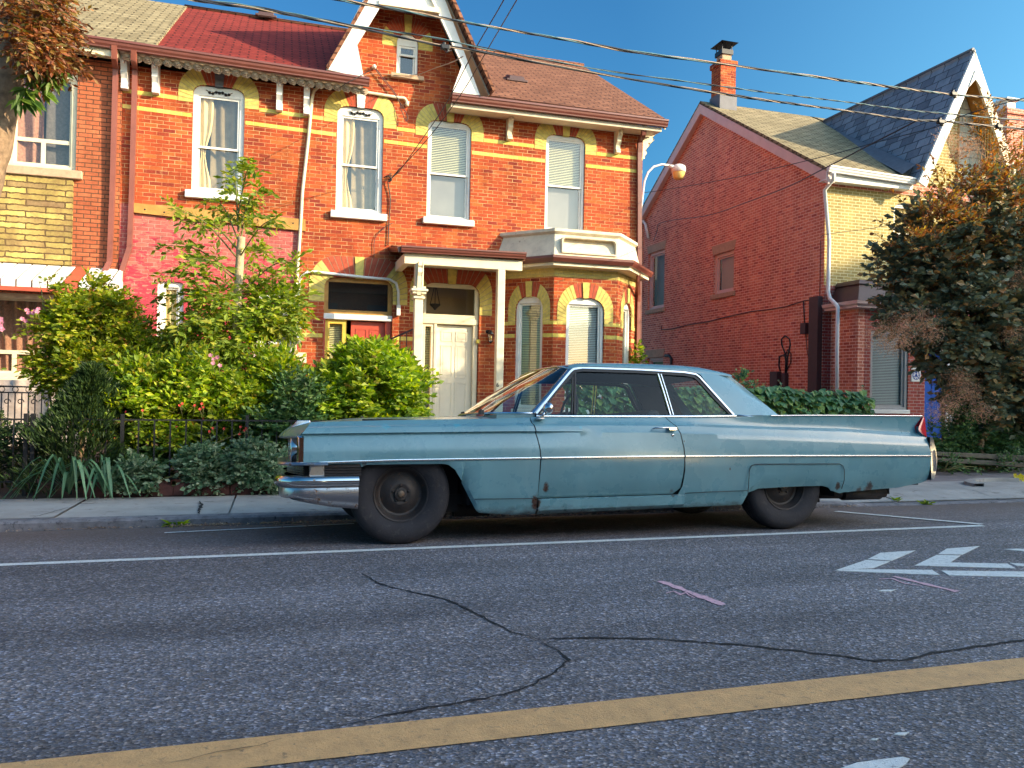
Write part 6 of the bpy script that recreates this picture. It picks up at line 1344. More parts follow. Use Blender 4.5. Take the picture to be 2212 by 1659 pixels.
for w_ in (.64, 1.36): b.box(fx(w_)+.035, fx(w_)+.09, w_-.012, w_+.012, .610, .795)
P = [[(nosex(w_)+d, w_, z) for w_ in [.09+1.82*i/14 for i in range(15)]] for d, z in ((.0, .800), (.01, .790), (.09, .785))]; b.grid(P); CB(b, 'grille_frame', 'chrome_dull')
for w_ in (.22, .48, 1.52, 1.78):
    x = nosex(w_)+.015; b = MB(); b.lathe([(.105, .06), (.108, .0), (.100, -.012), (.090, .0), (.088, .03)], (x+.02, w_, .702), 'x', 24); h_ = CB(b, 'headlight', 'chrome')
    b = MB(); b.lathe([(0, -.012), (.05, -.006), (.09, .012)], (x+.03, w_, .702), 'x', 20); b.xf(MC); b.build('lens', M['lamp'], h_)
def vpath(o=0.): 
    pth = [(.58, -.004-o), (.36, -.010-o), (.20, -.006-o), (.125-o*.3, .015-o*.8), (.075-o*.7, .07-o*.5), (.045-o, .18), (.035-o, .36), (.040-o, .60), (.055-o, .82), (.06-o, 1.0)]
    return pth+[(x, CW-w_) for x, w_ in pth[-2::-1]]
b = MB(); lay = [(.0, .588), (.018, .590), (.026, .600), (.018, .611), (.0, .614), (-.05, .612)]
b.grid([[(x, w_, z) for x, w_ in vpath(o)[1:-1]] for o, z in lay]); CB(b, 'nose_blade', 'chrome_dull', sharp=50)
b = MB(); P = [[(x, w_, z) for x, w_ in vpath(o)] for o, z in ((-.03, .517), (.0, .519), (.030, .512), (.046, .495), (.050, .472), (.042, .450), (.020, .436), (.004, .430))]; b.grid(P); CB(b, 'front_bumper', 'chrome', sharp=60)
b = MB()
def zlow(x, w_): return .272+.07*max(0, min(1, (.45-x)/.35))
P = [[(x+(.0 if x > .5 else .0), w_, .430) for x, w_ in vpath(.002)], [(x, w_, .40) for x, w_ in vpath(.010)], [(x, w_, .36) for x, w_ in vpath(.004)], [(x+.02*(x < .4), w_, zlow(x, w_)+.02) for x, w_ in vpath(-.012)], [(x+.03*(x < .4), w_, zlow(x, w_)) for x, w_ in vpath(-.04)]]
b.grid(P); CB(b, 'bumper_apron', 'chrome_dull', sharp=60)
b = MB(); P = [[(.55-.02, w_+.0, z) for w_ in (.0, .2)] for z in (.28, .52)]; b.grid(P)
for z0 in (.520, .540, .560, .578):                                  # ribbed panel between bumper and blade on the fender side
    xs = [.34, .45, .56, .60]; b.grid([[(x, .012, z0-.007) for x in xs], [(x, .002, z0-.003) for x in xs], [(x, .002, z0+.003) for x in xs], [(x, .012, z0+.007) for x in xs]], sm=False)
b.box(.30, .60, .014, .03, .515, .592); mir(b); CB(b, 'ribbed_side_grille', 'rim')
b = MB(); b.prism([(.24, .006, .525), (.33, .006, .525), (.33, .006, .583), (.24, .006, .583)], (0, .03, 0)); mir(b); CB(b, 'parking_lamp', 'chrome_dull', bevel=.006)
b = MB()
for w_ in (.13,): b.hexa([(.10, w_-.012, .860), (.24, w_-.012, .898), (.24, w_+.012, .898), (.10, w_+.012, .860), (.145, w_-.006, .915), (.235, w_-.006, .918), (.235, w_+.006, .918), (.145, w_+.006, .915)])
mir(b); CB(b, 'fender_ornament', 'chrome', bevel=.004)
# wheels ----------------------------------------------------------------
def wheel(x, w0, face):
    """face = -1: outer side towards -w"""
    sg = face; R = .376; wc = w0
    t = MB(); tp = [(.205, .085), (.225, .100), (.27, .116), (.32, .118), (.350, .106), (.368, .085), (R, .060), (R, .045), (R-.008, .043), (R-.008, .037), (R, .035), (R+.002, .012), (R-.007, .010), (R-.007, .002), (R+.002, 0)]
    prof = [(r, -h) for r, h in tp]+[(r, h) for r, h in tp[::-1]]; t.lathe(prof, (x, wc, .368), 'y', 56)
    wm = CB(t, 'wheel', 'rubber', sharp=60)
    t = MB(); s = sg
    t.lathe([(.207, s*.088), (.205, s*.095), (.196, s*.090), (.190, s*.070), (.172, s*.055), (.165, s*.030), (.150, s*.025), (.12, s*.040), (.085, s*.062), (.07, s*.064), (.055, s*.055), (.045, s*.056), (.045, s*.085), (0, s*.090)], (x, wc, .368), 'y', 40)
    t.lathe([(.206, -s*.088), (.19, -s*.07), (0, -s*.05)], (x, wc, .368), 'y', 30); CB(t, 'rim', 'rim', wm, sharp=40)
    t = MB(); t.lathe([(.026, s*.085), (.026, s*.094), (.02, s*.098), (0, s*.099)], (x, wc, .368), 'y', 20); t.xf(MC); t.build('hub', M['hub'], wm)
    t = MB()
    for k in range(5): a = k*2*math.pi/5+.3; t.lathe([(0, s*.076), (.009, s*.075), (.010, s*.055)], (x+.062*math.cos(a), wc, .368+.062*math.sin(a)), 'y', 6)
    t.xf(MC); t.build('lug_nuts', M['rim'], wm)
wheel(.907, .195, -1); wheel(4.285, .225, -1); wheel(.907, CW-.195, 1); wheel(4.285, CW-.225, 1)
# ================================================================ plants
class Leaves(MB):
    def leaf(s, p, d, n, L, Wd, fold=.25, tip=.5, curl=0.):
        """one leaf: base p, direction d, normal n, length L, width Wd, folded along the midrib"""
        d = d.normalized(); sd = d.cross(n)
        if sd.length < 1e-4: sd = d.cross(Vector((.3, .5, .8)))
        sd.normalize(); up = sd.cross(d).normalized(); m = p+d*(L*tip); t = p+d*L-up*(curl*L)
        k = len(s.v); a = m+sd*Wd/2+up*(fold*Wd/2); b_ = m-sd*Wd/2+up*(fold*Wd/2)
        s.v += [tuple(p), tuple(a), tuple(t), tuple(b_)]; s.f += [(k, k+1, k+2), (k, k+2, k+3)]; s.m += [0, 0]; s.sm += [False, False]
    def leaf6(s, p, d, n, L, Wd, fold=.2, curl=.15):
        """larger leaf with a rounder outline"""
        d = d.normalized(); sd = d.cross(n)
        if sd.length < 1e-4: sd = Vector((1, 0, 0))
        sd.normalize(); up = sd.cross(d).normalized(); k = len(s.v)
        c = [p]; 
        for t, w_ in ((.25, .8), (.6, 1.), ): c += [p+d*L*t+sd*Wd/2*w_+up*fold*Wd/2, p+d*L*t-up*curl*L*t*t, p+d*L*t-sd*Wd/2*w_+up*fold*Wd/2]
        c.append(p+d*L-up*curl*L)
        s.v += [tuple(q) for q in c]; F = [(0, 1, 2), (0, 2, 3), (1, 4, 5, 2), (2, 5, 6, 3), (4, 7, 5), (5, 7, 6)]
        for f in F: s.f.append(tuple(k+i for i in f)); s.m.append(0); s.sm.append(False)
def rv(rg): 
    z = rg.uniform(-1, 1); a = rg.uniform(0, 2*math.pi); r = math.sqrt(1-z*z); return Vector((r*math.cos(a), r*math.sin(a), z))
def sprig(lv, st, p, d, L, nl, ll, lw, rg, droop=.25, stem_r=.003, big=False, opp=True, spread=.9, up=.35):
    """a twig with leaves along it"""
    d = d.normalized(); q = p.copy(); pts = [q.copy()]; n = 4; stp = L/n; dirs = []
    for i in range(n): d = (d+Vector((0, 0, -droop/n))+rv(rg)*.10).normalized(); q = q+d*stp; pts.append(q.copy()); dirs.append(d.copy())
    if st is not None: st.tube(pts, [stem_r*(1-.6*i/n) for i in range(n+1)], 3, cap=False)
    for k in range(nl):
        t = (k+.5)/nl*n*.98; i = min(n-1, int(t)); pp = pts[i].lerp(pts[i+1], t-i); dd = dirs[i]
        sd = dd.cross(Vector((0, 0, 1))); sd = sd.normalized() if sd.length > .01 else Vector((1, 0, 0))
        s = 1 if k % 2 else -1
        if k == nl-1: ld = dd
        else: ld = (dd*.55+sd*s*spread+rv(rg)*.3+Vector((0, 0, up*.4))).normalized()
        nn = (Vector((.15, -.45, .75))+rv(rg)*.95).normalized(); z = rg.uniform(.5, 1.3)
        (lv.leaf6 if big else lv.leaf)(pp, ld, nn, ll*z, lw*z)
def blobpt(bl, rg, inner=.35):
    c, r = bl; v = rv(rg); k = rg.uniform(inner, 1)**.6; k *= 1+.22*noise.noise(v*1.7+Vector(c))
    return Vector((c[0]+v.x*r[0]*k, c[1]+v.y*r[1]*k, c[2]+v.z*r[2]*k)), v
def bush(name, label, cat, blobs, n, leafmat_, L=.16, nl=7, ll=.05, lw=.028, seed=1, stemmat='stem', group=None, big=False, updir=.35, droop=.25, base=None, inner=.35, stems=6, zmin=-.05, loc=None, keep=None, spread=.9):
    rg = rnd(seed); lv, st = Leaves(), MB(); tot = sum(b_[1][0]*b_[1][2]+.3*b_[1][1]*b_[1][2] for b_ in blobs)
    for bl in blobs:
        m = int(n*(bl[1][0]*bl[1][2]+.3*bl[1][1]*bl[1][2])/tot)
        for _ in range(m):
            p, v = blobpt(bl, rg, inner)
            if p.z < zmin or (keep and not keep(p)): continue
            if noise.noise(p*2.3+Vector((seed, 0, 0))) < -.20: continue        # gaps
            sprig(lv, st if rg.random() < .5 else None, p, (v+Vector((0, 0, updir))+rv(rg)*.5), L*rg.uniform(.6, 1.3), nl, ll, lw, rg, droop, big=big, spread=spread)
    c = blobs[0][0]; b0 = base or Vector((c[0], c[1], -.05)); loc = loc or b0
    for _ in range(stems):
        bl = rg.choice(blobs); p, v = blobpt(bl, rg, .2); m = b0.lerp(p, .5)+Vector((rg.uniform(-.08, .08), 0, .05)); st.tube([b0+Vector((rg.uniform(-.06, .06), rg.uniform(-.06, .06), 0)), m, p], [.016, .010, .004], 5)
    t = thing(name, label, cat, loc, group); lv.build('foliage', M[leafmat_], t); st.build('stem', M[stemmat], t); return t, lv
def pb(u, v, Y, ru, rv_, ry=None):
    """an ellipsoid of foliage seen at (u, v) with pixel radii ru, rv_ at depth Y"""
    c = at(u, v, Y); k = abs(at(u+1, v, Y).x-c.x); kz = abs(at(u, v+1, Y).z-c.z); return ((c.x, c.y, c.z), (ru*k, ry if ry else ru*k*.8, rv_*kz))
def trunk(b, pts, r0, r1, n=9, rough=.12):
    P = resample(smooth([Vector(p) for p in pts], 5), .12); k = len(P); rows = []
    b.tube(P, [(r0+(r1-r0)*i/(k-1))*(1+rough*noise.noise(P[i]*6)) for i in range(k)], n)
# conifer by the fence
rg = rnd(5); lv, st = Leaves(), MB(); c0_ = at(165, 1045, 9.9); c0_.z = -.05; top_ = at(195, 800, 9.9)
axis = Vector((top_.x, 9.9, top_.z))
for i in range(5200):
    t = rg.random()**.75; z = t; c = c0_.lerp(axis, t); a = rg.uniform(0, 2*math.pi); R = (.66*(1-t)**.8*(1-.35*max(0, .25-t)/.25)+.04)*(1+.75*noise.noise(Vector((math.cos(a)*1.6, math.sin(a)*1.6, t*5))))
    k = rg.uniform(.6, 1.08); p = c+Vector((R*k*math.cos(a), R*k*math.sin(a), rg.uniform(-.05, .05))); d = Vector((math.cos(a)*.7, math.sin(a)*.7, .9))+rv(rg)*.3
    for j in range(3): lv.leaf(p+rv(rg)*.02, d+rv(rg)*.5, rv(rg), .085, .016)
trunk(st, [c0_, c0_.lerp(axis, .5), axis], .05, .01)
t = thing('conifer', 'dark pointed evergreen conifer standing behind the iron fence at the left', 'tree', c0_); lv.build('foliage', M['lf_dark'], t); st.build('trunk', M['bark'], t)
# rambling rose shrub
bush('rose_shrub', 'large rambling yellow-green shrub covering the wall below the striped awning', 'shrub',
     [pb(145, 715, 11.4, 68, 42), pb(235, 672, 11.4, 50, 24), pb(170, 690, 11.4, 58, 34), pb(270, 750, 11.4, 78, 50), pb(125, 790, 11.4, 52, 50), pb(340, 810, 11.2, 80, 46), pb(215, 820, 11.2, 80, 60), pb(92, 622, 11.5, 26, 14), pb(205, 628, 11.5, 14, 20), pb(385, 750, 11.4, 40, 26)], 3600, 'lf_rose', L=.24, nl=10, ll=.078, lw=.040, seed=3, stems=12, droop=.5, inner=.15, keep=lambda p: p.y > 9.8)
bush('leafy_shrub', 'bright green dense shrub between the conifer and the young tree', 'shrub',
     [pb(330, 850, 10.2, 90, 60), pb(430, 830, 10.2, 80, 60), pb(280, 900, 9.9, 80, 50), pb(400, 900, 9.9, 90, 45), pb(520, 880, 10.2, 80, 60), pb(590, 840, 10.3, 60, 80), pb(480, 945, 9.8, 110, 50)], 4000, 'lf_bright', L=.20, nl=9, ll=.080, lw=.044, seed=8, stems=10, inner=.15, keep=lambda p: p.y > 9.8)
# young tree with arching twigs
rg = rnd(21); lv, st = Leaves(), MB(); by_ = 10.8; P0 = at(500, 900, by_); P0.z = -.05
tp = [P0, at(503, 860, by_), at(507, 780, by_), at(512, 680, by_), at(518, 560, by_), at(522, 512, by_)]
tb = MB(); trunk(tb, tp, .075, .048, 10, .2)
ends = [(545, 345, 460), (505, 370, 500), (380, 450, 560), (350, 590, 640), (365, 530, 600), (420, 480, 540), (600, 470, 560), (640, 560, 640), (660, 640, 700), (560, 410, 500), (400, 560, 610), (600, 620, 680), (460, 430, 520), (575, 540, 600), (430, 640, 680), (620, 700, 740), (385, 700, 720), (650, 590, 650), (540, 460, 540), (340, 640, 680)]
for (u, v, vb) in ends:
    a = at(515, vb, by_); e = at(u, v, by_+rg.uniform(-.7, .6)); m = a.lerp(e, .55)+Vector((0, 0, .12)); path = resample(smooth([a, m, e], 5), .09)
    st.tube(path, [.014*(1-.8*i/len(path)) for i in range(len(path))], 4, cap=False)
    for i, p in enumerate(path):
        if i < len(path)*.25: continue
        dd = (path[min(i+1, len(path)-1)]-path[i-1]).normalized(); [sprig(lv, st if q_ else None, p, dd*.6+rv(rg)*.9, .20, 7, .11, .046, rg, .7) for q_ in (1, 0)]
for k in range(1500):
    bl = rg.choice([pb(500, 660, by_, 100, 60), pb(460, 740, by_, 90, 60), pb(560, 740, by_, 90, 70), pb(590, 680, by_, 70, 60)]); p, v = blobpt(bl, rg, .2)
    if noise.noise(p*2.6) < -.18: continue
    sprig(lv, st if rg.random() < .4 else None, p, v+Vector((0, 0, -.1))+rv(rg)*.5, .20, 7, .105, .042, rg, .7)
t = thing('young_tree', 'young tree with pale cut trunk and arching leafy twigs before the painted wall', 'tree', P0); lv.build('crown', M['lf_sap'], t); tb.build('trunk', M['bark_pale'], t); st.build('twigs', M['stem'], t)
# round bush before the doors
bush('round_bush', 'rounded bright yellow-green bush in front of the two doors', 'bush',
     [pb(785, 868, 10.6, 115, 85, .9), pb(840, 860, 10.6, 85, 80, .8), pb(722, 890, 10.5, 66, 66, .7), pb(893, 862, 10.6, 34, 42, .6), pb(800, 795, 10.6, 75, 42, .7), pb(705, 842, 10.5, 40, 30, .5), pb(790, 950, 10.5, 120, 60, .9)], 5200, 'lf_round', L=.17, nl=9, ll=.098, lw=.050, seed=14, stems=8, droop=.35, inner=.5)
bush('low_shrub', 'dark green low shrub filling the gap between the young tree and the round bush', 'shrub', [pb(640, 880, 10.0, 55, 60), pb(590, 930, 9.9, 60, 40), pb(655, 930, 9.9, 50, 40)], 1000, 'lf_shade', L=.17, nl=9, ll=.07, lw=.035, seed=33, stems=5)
# ground plants behind and in front of the iron fence
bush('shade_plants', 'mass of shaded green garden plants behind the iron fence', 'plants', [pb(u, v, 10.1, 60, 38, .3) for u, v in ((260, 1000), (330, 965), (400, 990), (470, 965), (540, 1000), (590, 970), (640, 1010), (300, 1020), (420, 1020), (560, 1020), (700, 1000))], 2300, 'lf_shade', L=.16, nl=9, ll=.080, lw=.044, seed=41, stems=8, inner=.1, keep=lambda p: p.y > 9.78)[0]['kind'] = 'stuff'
bush('pale_edged_groundcover', 'pale-edged ground cover spilling along the foot of the iron fence', 'ground cover', [pb(u, v, 9.48, 40, 22, .14) for u, v in ((275, 1038), (330, 1040), (385, 1043), (440, 1036), (500, 1042), (555, 1036), (605, 1040), (300, 1018), (355, 1022), (410, 1015), (465, 1022), (520, 1012), (570, 1020), (440, 990), (540, 985), (585, 1000), (660, 1038))], 2300, 'lf_varieg', L=.11, nl=8, ll=.060, lw=.042, seed=42, stems=4, inner=.1)[0]['kind'] = 'stuff'
bush('dark_hedge', 'dark low hedge behind the iron gate at the far left edge', 'hedge', [pb(20, 960, 10.0, 60, 60, .4), pb(80, 980, 10.0, 50, 50, .4), pb(-30, 950, 10, 60, 60, .4)], 700, 'lf_dark', L=.12, nl=8, ll=.05, lw=.026, seed=43, stems=4, inner=.1)
# strap-leaved clumps
for k, (u, sd_, lab) in enumerate(((150, 6, 'left clump of long drooping strap leaves at the foot of the fence'), (225, 9, 'right clump of long drooping strap leaves at the foot of the fence'))):
    rg = rnd(sd_); b = MB(); p0 = at(u, 1035, 9.32); p0.z = -.04
    for i in range(15):
        a = rg.uniform(-1.3, 1.3)-math.pi/2 if i % 4 else rg.uniform(0, 6.28); h = rg.uniform(.22, .46); r = rg.uniform(.30, .72); w_ = rg.uniform(.032, .045); d = Vector((math.cos(a), math.sin(a)*.55, 0)); rows = []
        for j in range(9):
            t = j/8; z = h*math.sin(math.pi*min(1, t*.62)*1.02)**.9*1.05 if t < .5 else h*(1-((t-.42)/.58)**2*1.15); c = p0+d*r*t**1.1+Vector((0, 0, max(-.02, z))); sdv = d.cross(Vector((0, 0, 1))).normalized()*w_*(math.sin(math.pi*(.12+.86*t))**.6)/2
            rows.append([c-sdv, c+Vector((0, 0, -.008)), c+sdv])
        b.grid(rows)
    t = thing('strap_leaf_plant', lab, 'plant', p0, 'strap-leaved plants'); b.build('leaves', M['lf_strap'], t)
# edging blocks
b = MB(); x = at(180, 1060, 9.42).x; rg = rnd(3); k = 0; eg = thing('edging_blocks', 'row of reddish brown scalloped edging blocks between sidewalk and garden bed', 'edging', (x+2, 9.45, -.1))
while x < 7.4:
    w_ = .30; b = MB(); pts = [(x, -.2), (x+w_-.012, -.2)]+[(x+w_-.012-(w_-.012)*i/8, .00+.055*math.sin(math.pi*i/8)+rg.uniform(-.004, .004)) for i in range(9)]
    b.prism([Vector((px_, 9.42, z)) for px_, z in pts], (0, .07, 0)); b.build('block', M['edging'], eg, bevel=.01); x += w_; k += 1
# iron fence
fn = thing('iron_fence', 'low black iron picket fence along the garden bed', 'fence', (-.5, 9.62, 0)); FYY = 9.62
fz = at(400, 907, FYY).z; xs0, xs1 = at(110, 905, FYY).x, 7.3
b = MB(); b.box(xs0, xs1, FYY-.012, FYY+.012, fz-.012, fz+.006); b.build('top_rail', M['iron'], fn); b = MB(); b.box(xs0, xs1, FYY-.01, FYY+.01, .06, .08); b.build('bottom_rail', M['iron'], fn)
x = xs0+.05; k = 0
while x < xs1:
    r = .018 if k % 8 == 4 else .008; b = MB(); b.box(x-r, x+r, FYY-r-.0, FYY+r, -.1, fz+(.06 if r > .01 else -.013)); 
    if r > .01: b.build('post', M['iron'], fn)
    else: b.tube([(x, FYY, .02), (x, FYY, fz-.02)], .009, 5, cap=False); b.build('picket', M['iron'], fn)
    x += .165; k += 1
fn2 = thing('iron_gate', 'small black iron gate with thick posts at the left edge', 'gate', (-2.7, 9.62, 0)); zt_g = at(50, 905, FYY).z
b = MB()
for u in (57, 72): q = at(u, 905, FYY).x; b = MB(); b.box(q-.022, q+.022, FYY-.022, FYY+.022, -.1, zt_g+.06); b.build('post', M['iron'], fn2, bevel=.004)
q1 = at(-60, 905, FYY).x; q2 = at(57, 905, FYY).x; b = MB(); b.box(q1, q2, FYY-.01, FYY+.01, zt_g-.015, zt_g+.005); b.box(q1, q2, FYY-.009, FYY+.009, .05, .07); b.build('rail', M['iron'], fn2)
for k in range(6): x = q2-.12-k*.14; b = MB(); b.tube([(x, FYY, .06), (x, FYY, zt_g-.01)], .008, 5); b.build('picket', M['iron'], fn2)
# flowers
def flowers(label, spots, mat, r=.03, Y=10.9, seed=1, name='flower_cluster', petals=5):
    rg = rnd(seed); pts = [at(u, v, Y+rg.uniform(-.05, .05)) for u, v in spots]; t = thing(name, label, 'flowers', pts[0], 'flowers in the garden')
    for p in pts:
        lv = Leaves(); st = MB()
        nn = Vector((rg.uniform(-.4, .4), -1, rg.uniform(0, .6))).normalized(); a0 = rg.random()*6
        e1 = nn.cross(Vector((0, 0, 1))).normalized(); e2 = nn.cross(e1)
        for k in range(petals): a = a0+k*2*math.pi/petals; d = e1*math.cos(a)+e2*math.sin(a); lv.leaf(p, d+nn*.3, nn, r, r*.85, .3, .6)
        st.tube([p, p+Vector((rg.uniform(-.03, .03), .06, -.12))], .003, 3)
        o = lv.build('flower', M[mat], t); st.build('stem', M['stem'], o)
flowers('pink flowers at the upper left of the rambling shrub', [(58, 670), (62, 676), (48, 689), (56, 693), (76, 672), (72, 676), (83, 668), (80, 674)], 'fl_pink', .03, 10.2, 2)
flowers('pink blossoms cut by the left edge of the photo', [(1, 690), (3, 698), (0, 706), (4, 712)], 'fl_pink', .04, 10.2, 3)
flowers('pale pink flowers among the leaves beside the young tree trunk', [(455, 768), (462, 776), (470, 772), (475, 790), (460, 785)], 'fl_pink', .03, 9.7, 4)
flowers('small red flowers low in the bushes above the fence', [(394, 872), (421, 876), (436, 872), (440, 880), (388, 876), (432, 884), (308, 887), (520, 922), (528, 930), (460, 925), (484, 926), (452, 932), (518, 938), (532, 925)], 'fl_red', .018, 9.4, 5)
flowers('yellow flowers at the right edge beside the curved concrete border', [(2192+i*4, 1028+(i*7) % 10) for i in range(9)], 'fl_yellow', .05, 9.3, 8)
# vine-covered fence behind the car
def vine(name, label, x0, x1, Y, z0, z1, n, seed):
    rg = rnd(seed); lv, st = Leaves(), MB()
    for i in range(n):
        x = rg.uniform(x0, x1); h = z1+.17*max(0, min(1, (4.6-x)/.8))+.10*noise.noise(Vector((x*1.7, 0, 0)))+.06*noise.noise(Vector((x*6, 1, 0))); z = z0+(h-z0)*rg.random()**.6; y = Y+rg.uniform(-.16, .16)*(1 if z < h-.1 else .6)
        d = Vector((rg.uniform(-.7, .7), -1, rg.uniform(-.9, .4))); s = rg.uniform(.08, .14); lv.leaf6(Vector((x, y, z)), d+Vector((0, 0, -.3)), Vector((rg.uniform(-.3, .3), -.5, 1)), s, s*.85, .15, .25)
    for i in range(16):
        x = rg.uniform(x0, x1); h = z1+.1*noise.noise(Vector((x*1.7, 0, 0))); pts = [Vector((x, Y, h-.05))]
        for k in range(8): pts.append(pts[-1]+Vector((.04*math.cos(k*.9+i), rg.uniform(-.02, .02), .035*math.sin(k*.7+i)+.012)))
        st.tube(pts, .004, 4)
        for k in (3, 6): lv.leaf(pts[k], rv(rg), Vector((0, -1, .5)), .06, .04)
    for i in range(5): st.tube([(x0+(x1-x0)*i/4, Y, -.1), (x0+(x1-x0)*i/4, Y, z1-.05)], .02, 6)
    t = thing(name, label, 'vine', ((x0+x1)/2, Y, -.1)); lv.build('foliage', M['lf_vine'], t); st.build('support', M['bark'], t)
YV = 9.7; vt = at(1760, 850, YV).z
vine('vine_hedge', 'low vine-covered hedge with large heart-shaped leaves behind the parked car', at(1225, 850, YV).x, at(1868, 860, YV).x, YV, .1, vt+.06, 4200, 51)
bush('climbing_vine', 'light green climbing tendrils rising beside the rear window of the car', 'vine', [pb(1600, 838, 9.9, 14, 30, .1), pb(1630, 850, 9.9, 28, 14, .1)], 90, 'lf_vine', L=.12, nl=6, ll=.06, lw=.035, seed=52, stems=5)
bush('wall_creeper', 'small yellow-green creeper growing up the corner of the brick pair above the car roof', 'vine', [pb(1377, 765, 15.6, 5, 22, .06), pb(1381, 785, 15.6, 7, 10, .06)], 60, 'lf_round', L=.12, nl=6, ll=.07, lw=.05, seed=53, stems=2)
# smoke bush at the right
rg = rnd(61); SY = 10.9; sb = [pb(2090, 560, SY, 110, 100, .9), pb(2060, 680, SY, 120, 90, .9), pb(2150, 470, SY, 90, 90, .8), pb(2180, 640, SY, 110, 130, .9), pb(2010, 600, SY, 90, 80, .7), pb(2120, 780, SY, 110, 80, .8), pb(1985, 690, SY, 62, 40, .6), pb(2230, 520, SY, 80, 120, .8), pb(2020, 490, SY, 60, 55, .6), pb(2210, 800, SY, 90, 90, .8), pb(2060, 760, SY, 65, 60, .6), pb(1960, 560, SY, 50, 40, .5), pb(2110, 850, SY, 50, 45, .6), pb(2160, 870, SY, 80, 60, .7), pb(2230, 680, SY, 90, 120, .8)]
lv, lt, st, pl_ = Leaves(), Leaves(), MB(), Leaves(); base_ = at(2118, 935, SY); base_.z = -.1
for bl in sb:
    for _ in range(int(185*bl[1][0]*bl[1][2]/.25)):
        p, v = blobpt(bl, rg, .25)
        if noise.noise(p*2.6+Vector((7, 0, 0))) < -.16: continue
        (sprig)(lv, st if rg.random() < .35 else None, p, v+Vector((0, -.1, .25))+rv(rg)*.4, .22, 9, .125, .082, rg, .1, big=rg.random() < .35)
# spiky outer shoots
for (u, v, du, dv) in ((1990, 520, -95, -45), (1960, 560, -75, -10), (1975, 600, -90, 15), (2000, 470, -80, -60), (2040, 430, -50, -70), (2090, 410, -30, -75), (2130, 400, 10, -80), (2180, 380, 15, -60), (1985, 640, -95, 5), (1960, 690, -60, 25), (2030, 400, -15, -60), (2070, 440, -60, -50), (2200, 350, 5, -45), (1950, 540, -60, -35), (2150, 360, -10, -50), (1990, 580, -80, -25), (1975, 655, -75, 28), (2010, 545, -90, -62)):
    Yv = SY+rg.uniform(-.5, .3); a, e = at(u, v, Yv), at(u+du, v+dv, Yv); path = resample(smooth([a, a.lerp(e, .5)+Vector((0, 0, -.02)), e], 4), .07); st.tube(path, .006, 4)
    tipc = lt if v < 545 or rg.random() < .3 else lv
    for i, p in enumerate(path):
        dd = (e-a).normalized()
        for s in range(3): tipc.leaf(p, (dd*.7+rv(rg)).normalized(), rv(rg), .095, .042)
for (u, v) in ((1945, 735), (1990, 690), (1920, 745), (2090, 850), (2050, 870), (2180, 720), (2120, 890), (2030, 930-40), (1950, 700), (1900, 720), (2070, 330), (2050, 300), (2190, 600), (2075, 820), (2140, 350), (2100, 320), (2200, 480), (2010, 720)):
    c = at(u, v, SY-.75 if v > 500 else SY); 
    for _ in range(600): q = c+Vector((rg.gauss(0, .12), rg.gauss(0, .10), rg.gauss(0, .10))); pl_.leaf(q, rv(rg), rv(rg), .045, .006)
for (u, v) in ((2100, 480), (2150, 430), (2190, 400), (2120, 520), (2060, 560), (2170, 500), (2080, 400), (2210, 450), (2030, 440), (2010, 480), (2060, 480), (2130, 390), (2170, 370), (1985, 520)):
    bl = pb(u, v, SY-.4, 30, 28, .3)
    for _ in range(40): p, vv = blobpt(bl, rg, .2); sprig(lt, None, p, vv+Vector((0, 0, .8)), .18, 8, .09, .036, rg, 0)
tr = MB(); trunk(tr, [base_, at(2115, 880, SY), at(2100, 800, SY), at(2070, 700, SY), at(2050, 600, SY)], .075, .03); trunk(tr, [at(2112, 860, SY), at(2150, 760, SY), at(2180, 640, SY), at(2190, 500, SY)], .055, .02); trunk(tr, [at(2105, 820, SY), at(2130, 700, SY), at(2140, 560, SY)], .04, .015)
t = thing('smoke_bush', 'big dark smoke bush with rusty plumes covering the right house', 'shrub', base_); o = lv.build('crown', M['lf_smoke'], t); lt.build('young_leaves', M['lf_smoke_tip'], t); pl_.build('plumes', M['plume'], t); st.build('twigs', M['bark'], t); tr.build('trunk', M['bark'], t)
bush('distant_tree', 'distant orange-leaved tree at the right edge below the cables', 'tree', [pb(2200, 330, 24, 55, 40, 1.2), pb(2240, 300, 24, 50, 40, 1.2), pb(2190, 400, 24, 50, 60, 1.2)], 420, 'lf_autumn', L=.5, nl=8, ll=.22, lw=.13, seed=71, stems=4)
bush('autumn_sapling', 'thin rust-coloured sapling in front of the stone gable at the right', 'tree', [pb(2135, 300, 11.5, 30, 60, .4), pb(2165, 350, 11.5, 40, 40, .4), pb(2120, 255, 11.5, 20, 25, .3)], 200, 'lf_autumn', L=.25, nl=8, ll=.08, lw=.03, seed=72, stems=7)
# bed at the right behind the timber edging
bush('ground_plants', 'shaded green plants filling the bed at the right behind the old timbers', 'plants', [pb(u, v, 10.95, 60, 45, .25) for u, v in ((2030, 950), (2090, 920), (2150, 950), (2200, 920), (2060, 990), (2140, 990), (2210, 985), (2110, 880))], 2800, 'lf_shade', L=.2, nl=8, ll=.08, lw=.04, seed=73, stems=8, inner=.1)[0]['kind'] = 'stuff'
tm = thing('timber_edging', 'two stacked weathered timbers edging the plant bed at the right', 'edging', at(2110, 1000, 10.6)); 
for k, (v0, v1) in enumerate(((977, 985), (990, 1000))):
    a, e = at(2010, v0-2, 10.6), at(2300, v1+4, 10.2); b = MB(); b.hexa([(a.x, a.y, a.z-.07), (e.x, e.y, e.z-.09), (e.x, e.y+.14, e.z-.09), (a.x, a.y+.14, a.z-.07), (a.x, a.y, a.z), (e.x, e.y, e.z), (e.x, e.y+.14, e.z), (a.x, a.y+.14, a.z)]); b.build('timber', M['timber'], tm, bevel=.012)
